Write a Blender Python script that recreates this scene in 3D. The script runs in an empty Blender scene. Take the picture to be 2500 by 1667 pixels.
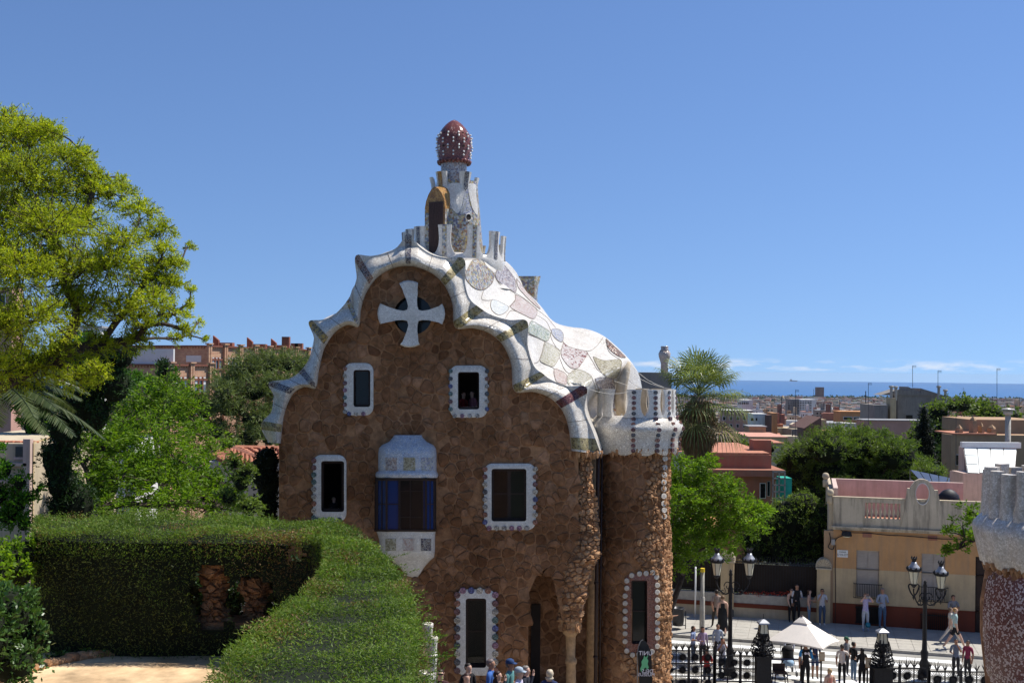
import bpy, bmesh, math, random
import numpy as np
from mathutils import Vector, Matrix, geometry
from mathutils.bvhtree import BVHTree
from math import sin, cos, pi, radians, sqrt, atan2
random.seed(7); rng = np.random.default_rng(7)
D = bpy.data; SC = bpy.context.scene; COL = SC.collection

# ---------------- camera ----------------
F, H0, CZ, ROLL = 2700.0, 904.0, 11.6, 0.0101
R_ = Vector((cos(ROLL), 0, sin(ROLL))); U_ = Vector((-sin(ROLL), 0, cos(ROLL)))
cam = D.objects.new('camera', D.cameras.new('camera')); COL.objects.link(cam)
cam.matrix_world = Matrix(((R_.x, U_.x, 0, 0), (0, 0, -1, 0), (R_.z, U_.z, 0, CZ), (0, 0, 0, 1)))
cam.data.sensor_width = 36; cam.data.lens = 36 * F / 2500; cam.data.shift_y = (H0 - 833.5) / 2500
cam.data.clip_start = 0.3; cam.data.clip_end = 90000
SC.camera = cam
# ---------------- sky and sun ----------------
SUNV = Vector((0.60, 0.24, 1.0)).normalized()
SUN_EL = math.asin(SUNV.z); SUN_AZ = atan2(SUNV.x, SUNV.y)
w = D.worlds.new('World'); SC.world = w; w.use_nodes = True
nt = w.node_tree; N = nt.nodes; L = nt.links; N.clear()
sky = N.new('ShaderNodeTexSky'); sky.sky_type = 'NISHITA'; sky.sun_disc = False
sky.sun_elevation = SUN_EL; sky.sun_rotation = SUN_AZ
sky.altitude = 150; sky.air_density = 1.0; sky.dust_density = 0.12; sky.ozone_density = 4.0
bg = N.new('ShaderNodeBackground'); bg.inputs[1].default_value = 0.080
out = N.new('ShaderNodeOutputWorld')
tc = N.new('ShaderNodeTexCoord'); sep = N.new('ShaderNodeSeparateXYZ'); L.new(tc.outputs['Generated'], sep.inputs[0])
mp = N.new('ShaderNodeMapping'); mp.inputs['Scale'].default_value = (34, 34, 190); L.new(tc.outputs['Generated'], mp.inputs[0])
cn = N.new('ShaderNodeTexNoise'); cn.inputs['Scale'].default_value = 1.0; cn.inputs['Detail'].default_value = 5; L.new(mp.outputs[0], cn.inputs[0])
cr = N.new('ShaderNodeMapRange'); cr.inputs[1].default_value = 0.47; cr.inputs[2].default_value = 0.66; L.new(cn.outputs[0], cr.inputs[0])
b1 = N.new('ShaderNodeMapRange'); b1.interpolation_type = 'SMOOTHSTEP'; b1.inputs[1].default_value = 0.001; b1.inputs[2].default_value = 0.005; L.new(sep.outputs[2], b1.inputs[0])
b2 = N.new('ShaderNodeMapRange'); b2.interpolation_type = 'SMOOTHSTEP'; b2.inputs[1].default_value = 0.014; b2.inputs[2].default_value = 0.008; L.new(sep.outputs[2], b2.inputs[0])
m1 = N.new('ShaderNodeMath'); m1.operation = 'MULTIPLY'; L.new(b1.outputs[0], m1.inputs[0]); L.new(b2.outputs[0], m1.inputs[1])
m2 = N.new('ShaderNodeMath'); m2.operation = 'MULTIPLY'; L.new(m1.outputs[0], m2.inputs[0]); L.new(cr.outputs[0], m2.inputs[1])
m3 = N.new('ShaderNodeMath'); m3.operation = 'MULTIPLY'; m3.inputs[1].default_value = 0.55; L.new(m2.outputs[0], m3.inputs[0])
mx = N.new('ShaderNodeMix'); mx.data_type = 'RGBA'; mx.inputs[7].default_value = (8.6, 8.7, 9.0, 1)
vz = N.new('ShaderNodeMath'); vz.operation = 'MULTIPLY_ADD'; vz.inputs[1].default_value = 0.80; vz.inputs[2].default_value = 0.115
va = N.new('ShaderNodeMath'); va.operation = 'MAXIMUM'; va.inputs[1].default_value = 0.0; L.new(sep.outputs[2], va.inputs[0]); L.new(va.outputs[0], vz.inputs[0])
cb = N.new('ShaderNodeCombineXYZ'); L.new(sep.outputs[0], cb.inputs[0]); L.new(sep.outputs[1], cb.inputs[1]); L.new(vz.outputs[0], cb.inputs[2]); L.new(cb.outputs[0], sky.inputs[0])
ti = N.new('ShaderNodeMix'); ti.data_type = 'RGBA'; ti.blend_type = 'MULTIPLY'; ti.inputs[0].default_value = 1; ti.inputs[7].default_value = (0.90, 1.0, 1.20, 1); L.new(sky.outputs[0], ti.inputs[6])
L.new(m3.outputs[0], mx.inputs[0]); L.new(ti.outputs[2], mx.inputs[6]); L.new(mx.outputs[2], bg.inputs[0]); L.new(bg.outputs[0], out.inputs[0])
sun = D.lights.new('sun', 'SUN'); sun.energy = 5.0; sun.angle = radians(0.53); sun.color = (1, 0.95, 0.87)
so = D.objects.new('sun', sun); COL.objects.link(so); so.rotation_euler = SUNV.to_track_quat('Z', 'Y').to_euler()
vs = SC.view_settings; vs.view_transform = 'Standard'; vs.look = 'None'; vs.gamma = 1; vs.exposure = 0.45; vs.use_curve_mapping = False

# ---------------- pixel of the photograph -> point of the place ----------------
def ray(px, py):
    return R_ * ((px - 1250) / F) + U_ * ((H0 - py) / F) + Vector((0, 1, 0))
CAMP = Vector((0, 0, CZ))
def at(px, py, Y): return CAMP + ray(px, py) * Y
def atz(px, py, z):
    d = ray(px, py); return CAMP + d * ((z - CZ) / d.z)

# ---------------- helpers ----------------
def tag(o, label=None, cat=None, group=None, kind=None):
    if label: o['label'] = label
    if cat: o['category'] = cat
    if group: o['group'] = group
    if kind: o['kind'] = kind
    return o
def empty(name, loc, label=None, cat=None, group=None, rz=0):
    o = D.objects.new(name, None); COL.objects.link(o); o.location = loc; o.rotation_euler = (0, 0, rz); o.empty_display_size = .2
    return tag(o, label, cat, group)
def link(o, parent=None):
    COL.objects.link(o)
    if parent is not None:
        o.parent = parent
        if o.get('_w') is None and parent.location.length > 0: pass
    return o
class MB:
    def __init__(s): s.v = []; s.f = []; s.m = []
    def add(s, vs, fs, m=0):
        b = len(s.v); s.v.extend([tuple(p) for p in vs]); s.f.extend([tuple(i + b for i in f) for f in fs]); s.m.extend([m] * len(fs)); return s
    def box(s, x0, x1, y0, y1, z0, z1, m=0):
        return s.add([(x0,y0,z0),(x1,y0,z0),(x1,y1,z0),(x0,y1,z0),(x0,y0,z1),(x1,y0,z1),(x1,y1,z1),(x0,y1,z1)],
              [(0,3,2,1),(4,5,6,7),(0,1,5,4),(1,2,6,5),(2,3,7,6),(3,0,4,7)], m)
    def obox(s, c, ax, hx, hy, z0, z1, m=0):
        a = Vector((cos(ax), sin(ax), 0)); b = Vector((-sin(ax), cos(ax), 0)); c = Vector((c[0], c[1], 0)); P = []
        for z in (z0, z1):
            for i, j in ((-1,-1),(1,-1),(1,1),(-1,1)): P.append(c + a*hx*i + b*hy*j + Vector((0,0,z)))
        return s.add(P, [(0,3,2,1),(4,5,6,7),(0,1,5,4),(1,2,6,5),(2,3,7,6),(3,0,4,7)], m)
    def grid(s, rows, m=0, closed=False, flip=False):
        n = len(rows[0]); V = [p for r in rows for p in r]; Fc = []
        for i in range(len(rows) - 1):
            for j in range(n if closed else n - 1):
                k = (j + 1) % n; q = (i*n+j, i*n+k, (i+1)*n+k, (i+1)*n+j)
                Fc.append(q[::-1] if flip else q)
        return s.add(V, Fc, m)
    def tube(s, pts, r, n=6, m=0, cap=True):
        pts = [Vector(p) for p in pts]; rs = r if isinstance(r, (list, tuple)) else [r]*len(pts)
        rows = []; prev = None
        for i, p in enumerate(pts):
            d = (pts[min(i+1, len(pts)-1)] - pts[max(i-1, 0)])
            if d.length < 1e-9: d = Vector((0,0,1))
            d.normalize()
            if prev is None: prev = d.orthogonal().normalized()
            a = (prev - d * prev.dot(d)); a = a.normalized() if a.length > 1e-6 else d.orthogonal().normalized(); prev = a; b = d.cross(a)
            rows.append([p + (a*cos(2*pi*k/n) + b*sin(2*pi*k/n)) * rs[i] for k in range(n)])
        base = len(s.v); s.grid(rows, m, True)
        if cap:
            s.f.append(tuple(base + k for k in range(n))[::-1]); s.m.append(m)
            e = base + (len(rows)-1)*n; s.f.append(tuple(e + k for k in range(n))); s.m.append(m)
        return s
    def lathe(s, c, prof, n=16, m=0, sx=1, sy=1, a0=0, a1=2*pi, cap=True):
        full = abs(a1 - a0 - 2*pi) < 1e-6; c = Vector(c); rows = []
        k = n if full else n + 1
        for r, z in prof: rows.append([c + Vector((r*sx*cos(a0+(a1-a0)*j/n), r*sy*sin(a0+(a1-a0)*j/n), z)) for j in range(k)])
        base = len(s.v); s.grid(rows, m, full)
        if full and cap:
            if prof[0][0] > 1e-4: s.f.append(tuple(base + j for j in range(n))[::-1]); s.m.append(m)
            if prof[-1][0] > 1e-4: e = base + (len(rows)-1)*n; s.f.append(tuple(e + j for j in range(n))); s.m.append(m)
        return s
    def prism(s, poly, d, m=0):            # planar 3D polygon extruded by vector d
        n = len(poly); P = [Vector(p) for p in poly]; d = Vector(d); V = P + [p + d for p in P]
        tri = geometry.tessellate_polygon([P]); fs = [tuple(t) for t in tri] + [tuple(i + n for i in t[::-1]) for t in tri]
        fs += [(i, (i+1) % n, (i+1) % n + n, i + n) for i in range(n)]
        s.add(V, fs, m); return s
    def build(s, name, mats, parent=None, smooth=False, fix=True):
        me = D.meshes.new(name); me.from_pydata(s.v, [], s.f)
        for x in (mats if isinstance(mats, (list, tuple)) else [mats]): me.materials.append(x)
        me.polygons.foreach_set('material_index', s.m)
        if fix:
            bm = bmesh.new(); bm.from_mesh(me); bmesh.ops.recalc_face_normals(bm, faces=bm.faces[:]); bm.to_mesh(me); bm.free()
        if smooth: me.polygons.foreach_set('use_smooth', [True]*len(me.polygons))
        me.update(); o = D.objects.new(name, me)
        return adopt(o, parent)
def adopt(o, parent):
    COL.objects.link(o)
    if parent is not None:
        o.parent = parent
        if parent.type == 'EMPTY' and not o.get('_local'):
            o.matrix_parent_inverse = Matrix.LocRotScale(parent.location, parent.rotation_euler, None).inverted()
    return o
def smooth_angle(o, a=35):
    me = o.data; me.polygons.foreach_set('use_smooth', [True]*len(me.polygons)); me.set_sharp_from_angle(angle=radians(a)); return o
def copy_tree(o, loc=None, rz=None, parent=None, label=None):
    c = o.copy(); COL.objects.link(c)
    if parent is not None: c.parent = parent
    for ch in list(o.children): copy_tree(ch, parent=c)
    if loc is not None: c.location = loc
    if rz is not None: c.rotation_euler = (0, 0, rz)
    if label: c['label'] = label
    return c
def catmull(P, k=6, closed=False):
    P = [Vector(p) for p in P]; n = len(P); out = []
    for i in range(n if closed else n-1):
        g = (lambda j: P[j % n]) if closed else (lambda j: P[max(0, min(n-1, j))])
        a, b, c, d = g(i-1), g(i), g(i+1), g(i+2)
        for q in range(k):
            t = q / k; out.append(0.5*((2*b) + (c-a)*t + (2*a-5*b+4*c-d)*t*t + (3*b-a-3*c+d)*t**3))
    if not closed: out.append(P[-1])
    return out
def interp(x, xs, ys): return float(np.interp(x, xs, ys))
def inpoly(x, y, P):
    c = False; n = len(P); j = n - 1
    for i in range(n):
        xi, yi = P[i][0], P[i][1]; xj, yj = P[j][0], P[j][1]
        if (yi > y) != (yj > y) and x < (xj-xi)*(y-yi)/(yj-yi)+xi: c = not c
        j = i
    return c
def rrect(x0, x1, y0, y1, r, n=5, r2=None):
    o = []
    for cx, cy, a in ((x1-r, y0+r, -pi/2), (x1-r, y1-r, 0), (x0+r, y1-r, pi/2), (x0+r, y0+r, pi)):
        for k in range(n): t = a + pi/2*k/(n-1); o.append((cx + r*cos(t), cy + r*sin(t)))
    return o

# ---------------- materials ----------------
M = {}
def newmat(name):
    m = D.materials.new(name); m.use_nodes = True; nt = m.node_tree; b = nt.nodes['Principled BSDF']; M[name] = m
    return m, nt, b
def ramp(nt, stops, fac, interp_='LINEAR'):
    r = nt.nodes.new('ShaderNodeValToRGB'); r.color_ramp.interpolation = interp_; e = r.color_ramp.elements
    while len(e) < len(stops): e.new(0.5)
    for i, (p, c) in enumerate(stops): e[i].position = p; e[i].color = (*c, 1)
    nt.links.new(fac, r.inputs[0]); return r.outputs[0]
def noise(nt, scale, detail=4, rough=.6, vec=None):
    n = nt.nodes.new('ShaderNodeTexNoise'); n.inputs['Scale'].default_value = scale; n.inputs['Detail'].default_value = detail; n.inputs['Roughness'].default_value = rough
    if vec is None:
        t = nt.nodes.new('ShaderNodeTexCoord'); vec = t.outputs['Object']
    nt.links.new(vec, n.inputs['Vector']); return n.outputs[0]
def mth(nt, op, a, b=None):
    n = nt.nodes.new('ShaderNodeMath'); n.operation = op
    for i, x in enumerate((a, b)):
        if x is None: continue
        if isinstance(x, (int, float)): n.inputs[i].default_value = x
        else: nt.links.new(x, n.inputs[i])
    return n.outputs[0]
def mixc(nt, f, a, b, mode='MIX'):
    n = nt.nodes.new('ShaderNodeMix'); n.data_type = 'RGBA'; n.blend_type = mode
    for i, x in ((0, f), (6, a), (7, b)):
        if isinstance(x, (int, float)): n.inputs[i].default_value = x
        elif isinstance(x, tuple): n.inputs[i].default_value = (*x, 1)
        else: nt.links.new(x, n.inputs[i])
    return n.outputs[2]
def bump(nt, b, h, s=.4, d=.02):
    n = nt.nodes.new('ShaderNodeBump'); n.inputs['Strength'].default_value = s; n.inputs['Distance'].default_value = d
    nt.links.new(h, n.inputs['Height']); nt.links.new(n.outputs[0], b.inputs['Normal'])
def rnd_island(nt):
    g = nt.nodes.new('ShaderNodeNewGeometry'); o = nt.nodes.new('ShaderNodeObjectInfo')
    return mth(nt, 'FRACT', mth(nt, 'ADD', g.outputs['Random Per Island'], o.outputs['Random']))
def plain(name, c, rough=.6, var=.15, scale=6, bmp=0.15, metal=0, spec=.3, bd=.01):
    m, nt, b = newmat(name)
    nz = noise(nt, scale); lo = tuple(x*(1-var) for x in c); hi = tuple(min(1, x*(1+var)) for x in c)
    nt.links.new(ramp(nt, [(.3, lo), (.7, hi)], nz), b.inputs['Base Color'])
    b.inputs['Roughness'].default_value = rough; b.inputs['Metallic'].default_value = metal; b.inputs['Specular IOR Level'].default_value = spec
    if bmp: bump(nt, b, noise(nt, scale*6), bmp, bd)
    return m
def stucco(name, c, stain=(.25,.2,.15), amt=.5, scale=1.2, rough=.9):
    m, nt, b = newmat(name)
    n1 = noise(nt, scale, 6, .7); tcn = nt.nodes.new('ShaderNodeTexCoord'); mpn = nt.nodes.new('ShaderNodeMapping'); mpn.inputs['Scale'].default_value = (3, 3, .35)
    nt.links.new(tcn.outputs['Object'], mpn.inputs[0]); n2 = noise(nt, 1.5, 5, .65, mpn.outputs[0])
    f = mth(nt, 'MULTIPLY', ramp(nt, [(.45, (0,0,0)), (.8, (1,1,1))], n2), amt)
    c1 = ramp(nt, [(.3, tuple(x*.85 for x in c)), (.7, tuple(min(1, x*1.1) for x in c))], n1)
    nt.links.new(mixc(nt, f, c1, stain), b.inputs['Base Color']); b.inputs['Roughness'].default_value = rough; b.inputs['Specular IOR Level'].default_value = .15
    bump(nt, b, noise(nt, 30), .2, .01); return m
def trenc(name, pal, cell=.05, grout=(.25,.22,.19), gw=.08, rough=.25, patch=None, dirt=.25):
    # broken tile mosaic: every shard has one colour of the palette, sunk grout between
    m, nt, b = newmat(name); t = nt.nodes.new('ShaderNodeTexCoord'); vec = t.outputs['Object']
    def vor(feat):
        v = nt.nodes.new('ShaderNodeTexVoronoi'); v.feature = feat; v.inputs['Scale'].default_value = 1/cell; nt.links.new(vec, v.inputs['Vector']); return v
    v1, v2 = vor('F1'), vor('DISTANCE_TO_EDGE')
    s = nt.nodes.new('ShaderNodeSeparateColor'); nt.links.new(v1.outputs['Color'], s.inputs[0])
    k = len(pal); stops = [(i/k, c) for i, c in enumerate(pal)]
    col = ramp(nt, stops, s.outputs[0], 'CONSTANT')
    col = mixc(nt, 1.0, col, ramp(nt, [(0, (.82,.82,.82)), (1, (1,1,1))], s.outputs[1]), 'MULTIPLY')
    d = ramp(nt, [(.35, (1,1,1)), (.75, (1-dirt, 1-dirt*1.1, 1-dirt*1.3))], noise(nt, 1.3, 6, .7))
    col = mixc(nt, 1.0, col, d, 'MULTIPLY')
    e = ramp(nt, [(gw*.4, (1,1,1)), (gw, (0,0,0))], v2.outputs['Distance'])
    nt.links.new(mixc(nt, e, col, grout), b.inputs['Base Color'])
    nt.links.new(ramp(nt, [(0, (rough,)*3), (1, (.9,)*3)], e), b.inputs['Roughness'])
    hn = mth(nt, 'SUBTRACT', mth(nt, 'MULTIPLY', s.outputs[2], .5), e)
    bump(nt, b, hn, .5, .008); return m
def leafmat(name, cols, trans=.35, rough=.55):
    m, nt, b = newmat(name); r = rnd_island(nt); k = len(cols)
    c0 = ramp(nt, [(i/(k-1), c) for i, c in enumerate(cols)], r)
    c = mixc(nt, .6, c0, mixc(nt, 1.0, c0, ramp(nt, [(.35, (.52,.55,.5)), (.65, (1.45,1.38,1.2))], noise(nt, .8, 3)), 'MULTIPLY'))
    nt.links.new(c, b.inputs['Base Color']); b.inputs['Roughness'].default_value = rough; b.inputs['Specular IOR Level'].default_value = .25
    tr = nt.nodes.new('ShaderNodeBsdfTranslucent'); nt.links.new(mixc(nt, 1.0, c, (1.25, 1.3, .6), 'MULTIPLY'), tr.inputs[0])
    ms = nt.nodes.new('ShaderNodeMixShader'); ms.inputs[0].default_value = trans
    nt.links.new(b.outputs[0], ms.inputs[1]); nt.links.new(tr.outputs[0], ms.inputs[2]); nt.links.new(ms.outputs[0], nt.nodes['Material Output'].inputs[0]); return m
def stonemat(name, cols, nsc=9, bs=.7, bd=.03):
    m, nt, b = newmat(name); r = rnd_island(nt); k = len(cols)
    c0 = ramp(nt, [(i/(k-1), c) for i, c in enumerate(cols)], r)
    c = mixc(nt, 1.0, c0, ramp(nt, [(.3, (.55,.53,.5)), (.7, (1.4,1.35,1.3))], noise(nt, nsc, 7, .7)), 'MULTIPLY')
    c = mixc(nt, 1.0, c, ramp(nt, [(.35, (.72,.68,.64)), (.68, (1.22,1.24,1.28))], noise(nt, .55, 5, .6)), 'MULTIPLY')
    nt.links.new(c, b.inputs['Base Color']); b.inputs['Roughness'].default_value = .9; b.inputs['Specular IOR Level'].default_value = .15
    bump(nt, b, noise(nt, nsc*2.5, 6, .7), bs, bd); return m
def gloss(name, c, rough=.08, spec=.6):
    m, nt, b = newmat(name); b.inputs['Base Color'].default_value = (*c, 1); b.inputs['Roughness'].default_value = rough; b.inputs['Specular IOR Level'].default_value = spec; return m

stonemat('stone', [(.18,.088,.042), (.245,.125,.062), (.20,.10,.05), (.33,.18,.10), (.15,.07,.034), (.26,.135,.068), (.19,.088,.04), (.29,.17,.10)], 6)
stonemat('rock', [(.50,.29,.15), (.38,.21,.11), (.58,.36,.2), (.30,.16,.08)], 7, .9, .06)
stonemat('mortar', [(.30,.16,.082), (.32,.175,.09)], 5, .8, .04)
trenc('white_mosaic', [(.80,.75,.66), (.72,.67,.59), (.84,.80,.72), (.76,.70,.60)], .062, (.30,.26,.22), .065, dirt=.18)
trenc('weathered_white', [(.80,.75,.68), (.72,.66,.59), (.84,.79,.72), (.62,.56,.48)], .06, (.40,.35,.30), .06, .4, dirt=.4)
trenc('fine_white', [(.82,.78,.71), (.76,.72,.66), (.85,.82,.76)], .05, (.46,.42,.37), .05)
trenc('blue_white', [(.74,.74,.74), (.62,.66,.74), (.80,.78,.76), (.68,.70,.76)], .06, (.28,.29,.33), .07)
trenc('multi_mosaic', [(0.480, 0.448, 0.336), (0.280, 0.264, 0.160), (0.544, 0.512, 0.464), (0.176, 0.160, 0.240), (0.480, 0.384, 0.160), (0.320, 0.176, 0.096), (0.520, 0.520, 0.496), (0.200, 0.256, 0.320)], .068, (.3,.26,.2), .05)
trenc('scale_cream', [(0.600, 0.560, 0.448), (0.528, 0.496, 0.368), (0.640, 0.616, 0.544), (0.400, 0.376, 0.264), (0.576, 0.560, 0.480)], .05, (.4,.36,.28), .05, .2)
trenc('scale_green', [(0.576, 0.592, 0.496), (0.384, 0.424, 0.304), (0.624, 0.624, 0.560), (0.240, 0.304, 0.240), (0.528, 0.528, 0.360)], .055, (.4,.4,.33), .05, .2)
trenc('scale_pink', [(0.608, 0.512, 0.448), (0.496, 0.360, 0.304), (0.640, 0.592, 0.544), (0.560, 0.440, 0.400), (0.624, 0.576, 0.496)], .045, (.42,.34,.3), .05, .2)
trenc('scale_spot', [(0.624, 0.576, 0.544), (0.240, 0.096, 0.080), (0.640, 0.608, 0.576), (0.592, 0.480, 0.448), (0.624, 0.592, 0.560)], .06, (.42,.34,.3), .05, .2)
trenc('scale_pale', [(.74,.76,.74), (.62,.66,.64), (.78,.79,.77), (.68,.7,.66)], .05, (.42,.42,.4), .05, .2)
trenc('scale_olive', [(0.400, 0.360, 0.224), (0.528, 0.480, 0.336), (0.304, 0.264, 0.160), (0.576, 0.544, 0.440)], .05, (.32,.28,.2), .05, .2)
trenc('scale_grey', [(0.400, 0.360, 0.368), (0.544, 0.512, 0.504), (0.240, 0.208, 0.240), (0.592, 0.568, 0.560), (0.440, 0.336, 0.288)], .05, (.34,.3,.28), .05, .2)
trenc('scale_color', [(0.741, 0.722, 0.665), (0.095, 0.133, 0.427), (0.712, 0.475, 0.114), (0.741, 0.703, 0.627), (0.427, 0.114, 0.076), (0.665, 0.665, 0.627)], .09, (.5,.45,.38), .06, .2)
trenc('scale_blue', [(0.480, 0.496, 0.560), (0.280, 0.304, 0.440), (0.592, 0.592, 0.592), (0.400, 0.400, 0.360)], .05, (.4,.38,.36), .05, .2)
plain('grout_line', (.16,.125,.10), .9, .2, 5, 0)
trenc('band_dark', [(.06,.05,.07), (.14,.11,.1), (.1,.09,.12), (.22,.2,.18)], .075, (.4,.38,.34), .07, .2)
trenc('band_brown', [(.16,.07,.05), (.28,.14,.09), (.1,.05,.04)], .08, (.4,.35,.3), .07, .2)
trenc('band_yellow', [(.5,.33,.06), (.12,.09,.05), (.4,.26,.07), (.2,.14,.06)], .08, (.35,.3,.2), .06, .2)
trenc('band_olive', [(.3,.24,.09), (.16,.12,.05), (.44,.36,.16)], .07, (.38,.32,.2), .06, .2)
trenc('band_maroon', [(.1,.025,.03), (.15,.04,.045), (.07,.02,.025)], .08, (.2,.1,.09), .06, .15)
trenc('gold_mosaic', [(.5,.26,.07), (.42,.2,.05), (.58,.33,.1), (.3,.15,.05)], .05, (.25,.14,.06), .06, .15)
trenc('red_mosaic', [(.22,.065,.04), (.28,.09,.055), (.16,.045,.03)], .045, (.32,.2,.15), .07, .2)
trenc('red_white', [(.17,.05,.038), (.62,.46,.42), (.2,.06,.045), (.14,.04,.03), (.68,.55,.5), (.16,.05,.04)], .05, (.25,.12,.1), .05, .25)
trenc('cupola_red', [(.17,.035,.028), (.21,.05,.035), (.13,.028,.024)], .045, (.3,.15,.12), .05, .14)
plain('dark_wood', (.028,.014,.010), .55, .3, 9, .2)
plain('door_wood', (.05,.028,.024), .6, .3, 14, .3)
plain('iron', (.016,.016,.018), .7, .3, 12, .3)
plain('pipe_brown', (.035,.018,.014), .5, .2, 5, .05)
plain('inner_dark', (.03,.022,.018), .9, .2, 2, 0)
plain('plaster_buff', (.46,.39,.29), .9, .25, 4, .3)
gloss('knob_white', (.72,.7,.64), .25)
gloss('dark_glass', (.010,.011,.012), .08, .3)
gloss('blue_glass', (.015,.035,.12), .15, .3)
m_, nt_, b_ = newmat('window_glass'); b_.inputs['Base Color'].default_value = (.9,.92,.92,1); b_.inputs['Roughness'].default_value = .02; b_.inputs['Alpha'].default_value = .28; b_.inputs['Specular IOR Level'].default_value = .9; b_.inputs['Base Color'].default_value = (.02,.022,.024,1)
DISCM = []
for i, c in enumerate([(.12,.04,.04), (.06,.07,.2), (.3,.27,.24), (.07,.12,.11), (.24,.09,.05), (.4,.35,.28), (.05,.05,.06), (.25,.12,.17)]):
    DISCM.append(trenc('disc_%d' % i, [c, tuple(min(1, x*1.8+.05) for x in c), tuple(x*.7 for x in c)], .035, tuple(x*.5+.1 for x in c), .05, .2))
DISCW = trenc('disc_cream', [(.66,.6,.52), (.6,.54,.46), (.7,.66,.6)], .06, (.4,.34,.28), .05, .2)
# ---------------- lodge ----------------
FY = 36.0
def P(px, py, d=0): return at(px, py, FY + d)
lodge = empty('gatehouse_lodge', at(1050, 1774, 38), 'tall brown stone lodge with swelling white mosaic roof and red mushroom-capped chimney', 'building')

def clip_cell(c, nbrs, R):
    poly = [(c[0]+R*cos(t), c[1]+R*sin(t)) for t in (k*pi/4+.2 for k in range(8))]
    for n in nbrs:
        mx_, my_ = (c[0]+n[0])/2, (c[1]+n[1])/2; dx, dy = n[0]-c[0], n[1]-c[1]; o = []
        for i in range(len(poly)):
            a, b = poly[i], poly[(i+1) % len(poly)]
            da = (a[0]-mx_)*dx + (a[1]-my_)*dy; db = (b[0]-mx_)*dx + (b[1]-my_)*dy
            if da <= 0: o.append(a)
            if (da < 0 < db) or (db < 0 < da): t = da/(da-db); o.append((a[0]+t*(b[0]-a[0]), a[1]+t*(b[1]-a[1])))
        poly = o
        if len(poly) < 3: return None
    return poly
def stones(name, fn, x0, x1, y0, y1, cell, keep, mats, parent, nind, rel=(.02,.06), shrink=.86, jit=.42, seed=1, sy=1.0, rough=0):
    rd = random.Random(seed); nx = int((x1-x0)/cell)+2; ny = int((y1-y0)/(cell*.88*sy))+2; G = {}
    for j in range(ny):
        for i in range(nx):
            if i % 7 and rd.random() < .17: continue
            G[i, j] = (x0 + (i + .5*(j % 2))*cell + rd.uniform(-jit, jit)*cell, y0 + j*cell*.88*sy + rd.uniform(-jit, jit)*cell*sy)
    res = []
    for (i, j), c in G.items():
        if not keep(*c) or rd.random() < .02: continue
        nb = [G[i+a, j+b] for a in (-3,-2,-1,0,1,2,3) for b in (-2,-1,0,1,2,3,-3) if (a or b) and (i+a, j+b) in G]
        nb.sort(key=lambda n: (n[0]-c[0])**2+(n[1]-c[1])**2)
        pl = clip_cell(c, nb, cell*1.5)
        if not pl: continue
        cx = sum(p[0] for p in pl)/len(pl); cy = sum(p[1] for p in pl)/len(pl)
        # cut corners a little so that the outline is rounded
        q = []
        for k in range(len(pl)):
            a, b = pl[k], pl[(k+1) % len(pl)]
            q += [(a[0]*.78+b[0]*.22, a[1]*.78+b[1]*.22), (a[0]*.22+b[0]*.78, a[1]*.22+b[1]*.78)]
        mr = sum(sqrt((p[0]-cx)**2+(p[1]-cy)**2) for p in q)/len(q); s = 1-(1-shrink)*cell*.62/mr*rd.uniform(.6, 1.5); h = rd.uniform(*rel); tx, ty = rd.uniform(-.3,.3), rd.uniform(-.3,.3)
        ring = [(cx+(p[0]-cx)*s, cy+(p[1]-cy)*s) for p in q]; n = len(ring)
        V = [fn(p[0], p[1], -.01) for p in ring]
        for p in ring:
            ux, uy = (p[0]-cx)/cell, (p[1]-cy)/cell
            V.append(fn(cx+(p[0]-cx)*.84, cy+(p[1]-cy)*.84, h*(1+tx*ux+ty*uy)+rd.uniform(-rough, rough)))
        V.append(fn(cx+rd.uniform(-.1,.1)*cell, cy+rd.uniform(-.1,.1)*cell, h*1.2+rd.uniform(-rough, rough)))
        Fc = [(k, (k+1) % n, n+(k+1) % n, n+k) for k in range(n)] + [(n+k, n+(k+1) % n, 2*n) for k in range(n)]
        res.append((cx, cy, V, Fc))
    rd.shuffle(res)
    for cx, cy, V, Fc in res[:nind]:
        m = MB(); m.add(V, Fc); m.build('stone', mats, parent)
    if res[nind:]:
        m = MB()
        for cx, cy, V, Fc in res[nind:]: m.add(V, Fc)
        tag(m.build('stonework', mats, parent), kind='stuff')

# stations of the rolled white rim: inner edge, outer edge
ST = [((686,1082),(655,1080)),((690,1045),(637,1037)),((694,1015),(664,1003)),((704,984),(669,968)),((720,958),(656,934)),((745,945),(704,925)),
 ((771,948),(735,904)),((779,907),(758,868)),((788,865),(767,827)),((800,838),(754,786)),((823,808),(790,780)),((850,794),(819,766)),((876,798),(850,731)),
 ((882,757),(860,706)),((892,722),(871,682)),((910,692),(868,626)),((930,672),(905,625)),((957,657),(940,618)),((978,652),(970,603)),((997,651),(997,571)),
 ((1015,653),(1022,600)),((1040,661),(1051,620)),((1062,674),(1085,629)),((1080,692),(1133,633)),((1094,715),(1135,688)),((1104,745),(1146,728)),((1110,800),(1172,752)),
 ((1152,802),(1203,770)),((1188,811),(1244,781)),((1215,830),(1287,785)),((1232,852),(1288,842)),((1247,890),(1303,892)),((1255,955),(1325,912)),((1299,957),(1348,928)),
 ((1335,968),(1383,942)),((1362,990),(1432,946)),((1378,1015),(1427,1000)),((1388,1050),(1446,1050)),((1394,1100),(1467,1108))]
K = 6
inn = catmull([(a[0], a[1], 0) for a, b in ST], K); outr = catmull([(b[0], b[1], 0) for a, b in ST], K)
NS = len(inn)
TW = 50.0
SEC = [(0,.10),(.04,-.18),(.14,-.38),(.32,-.50),(.5,-.48),(.68,-.36),(.84,-.2),(1.0,-.08)]
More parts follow.
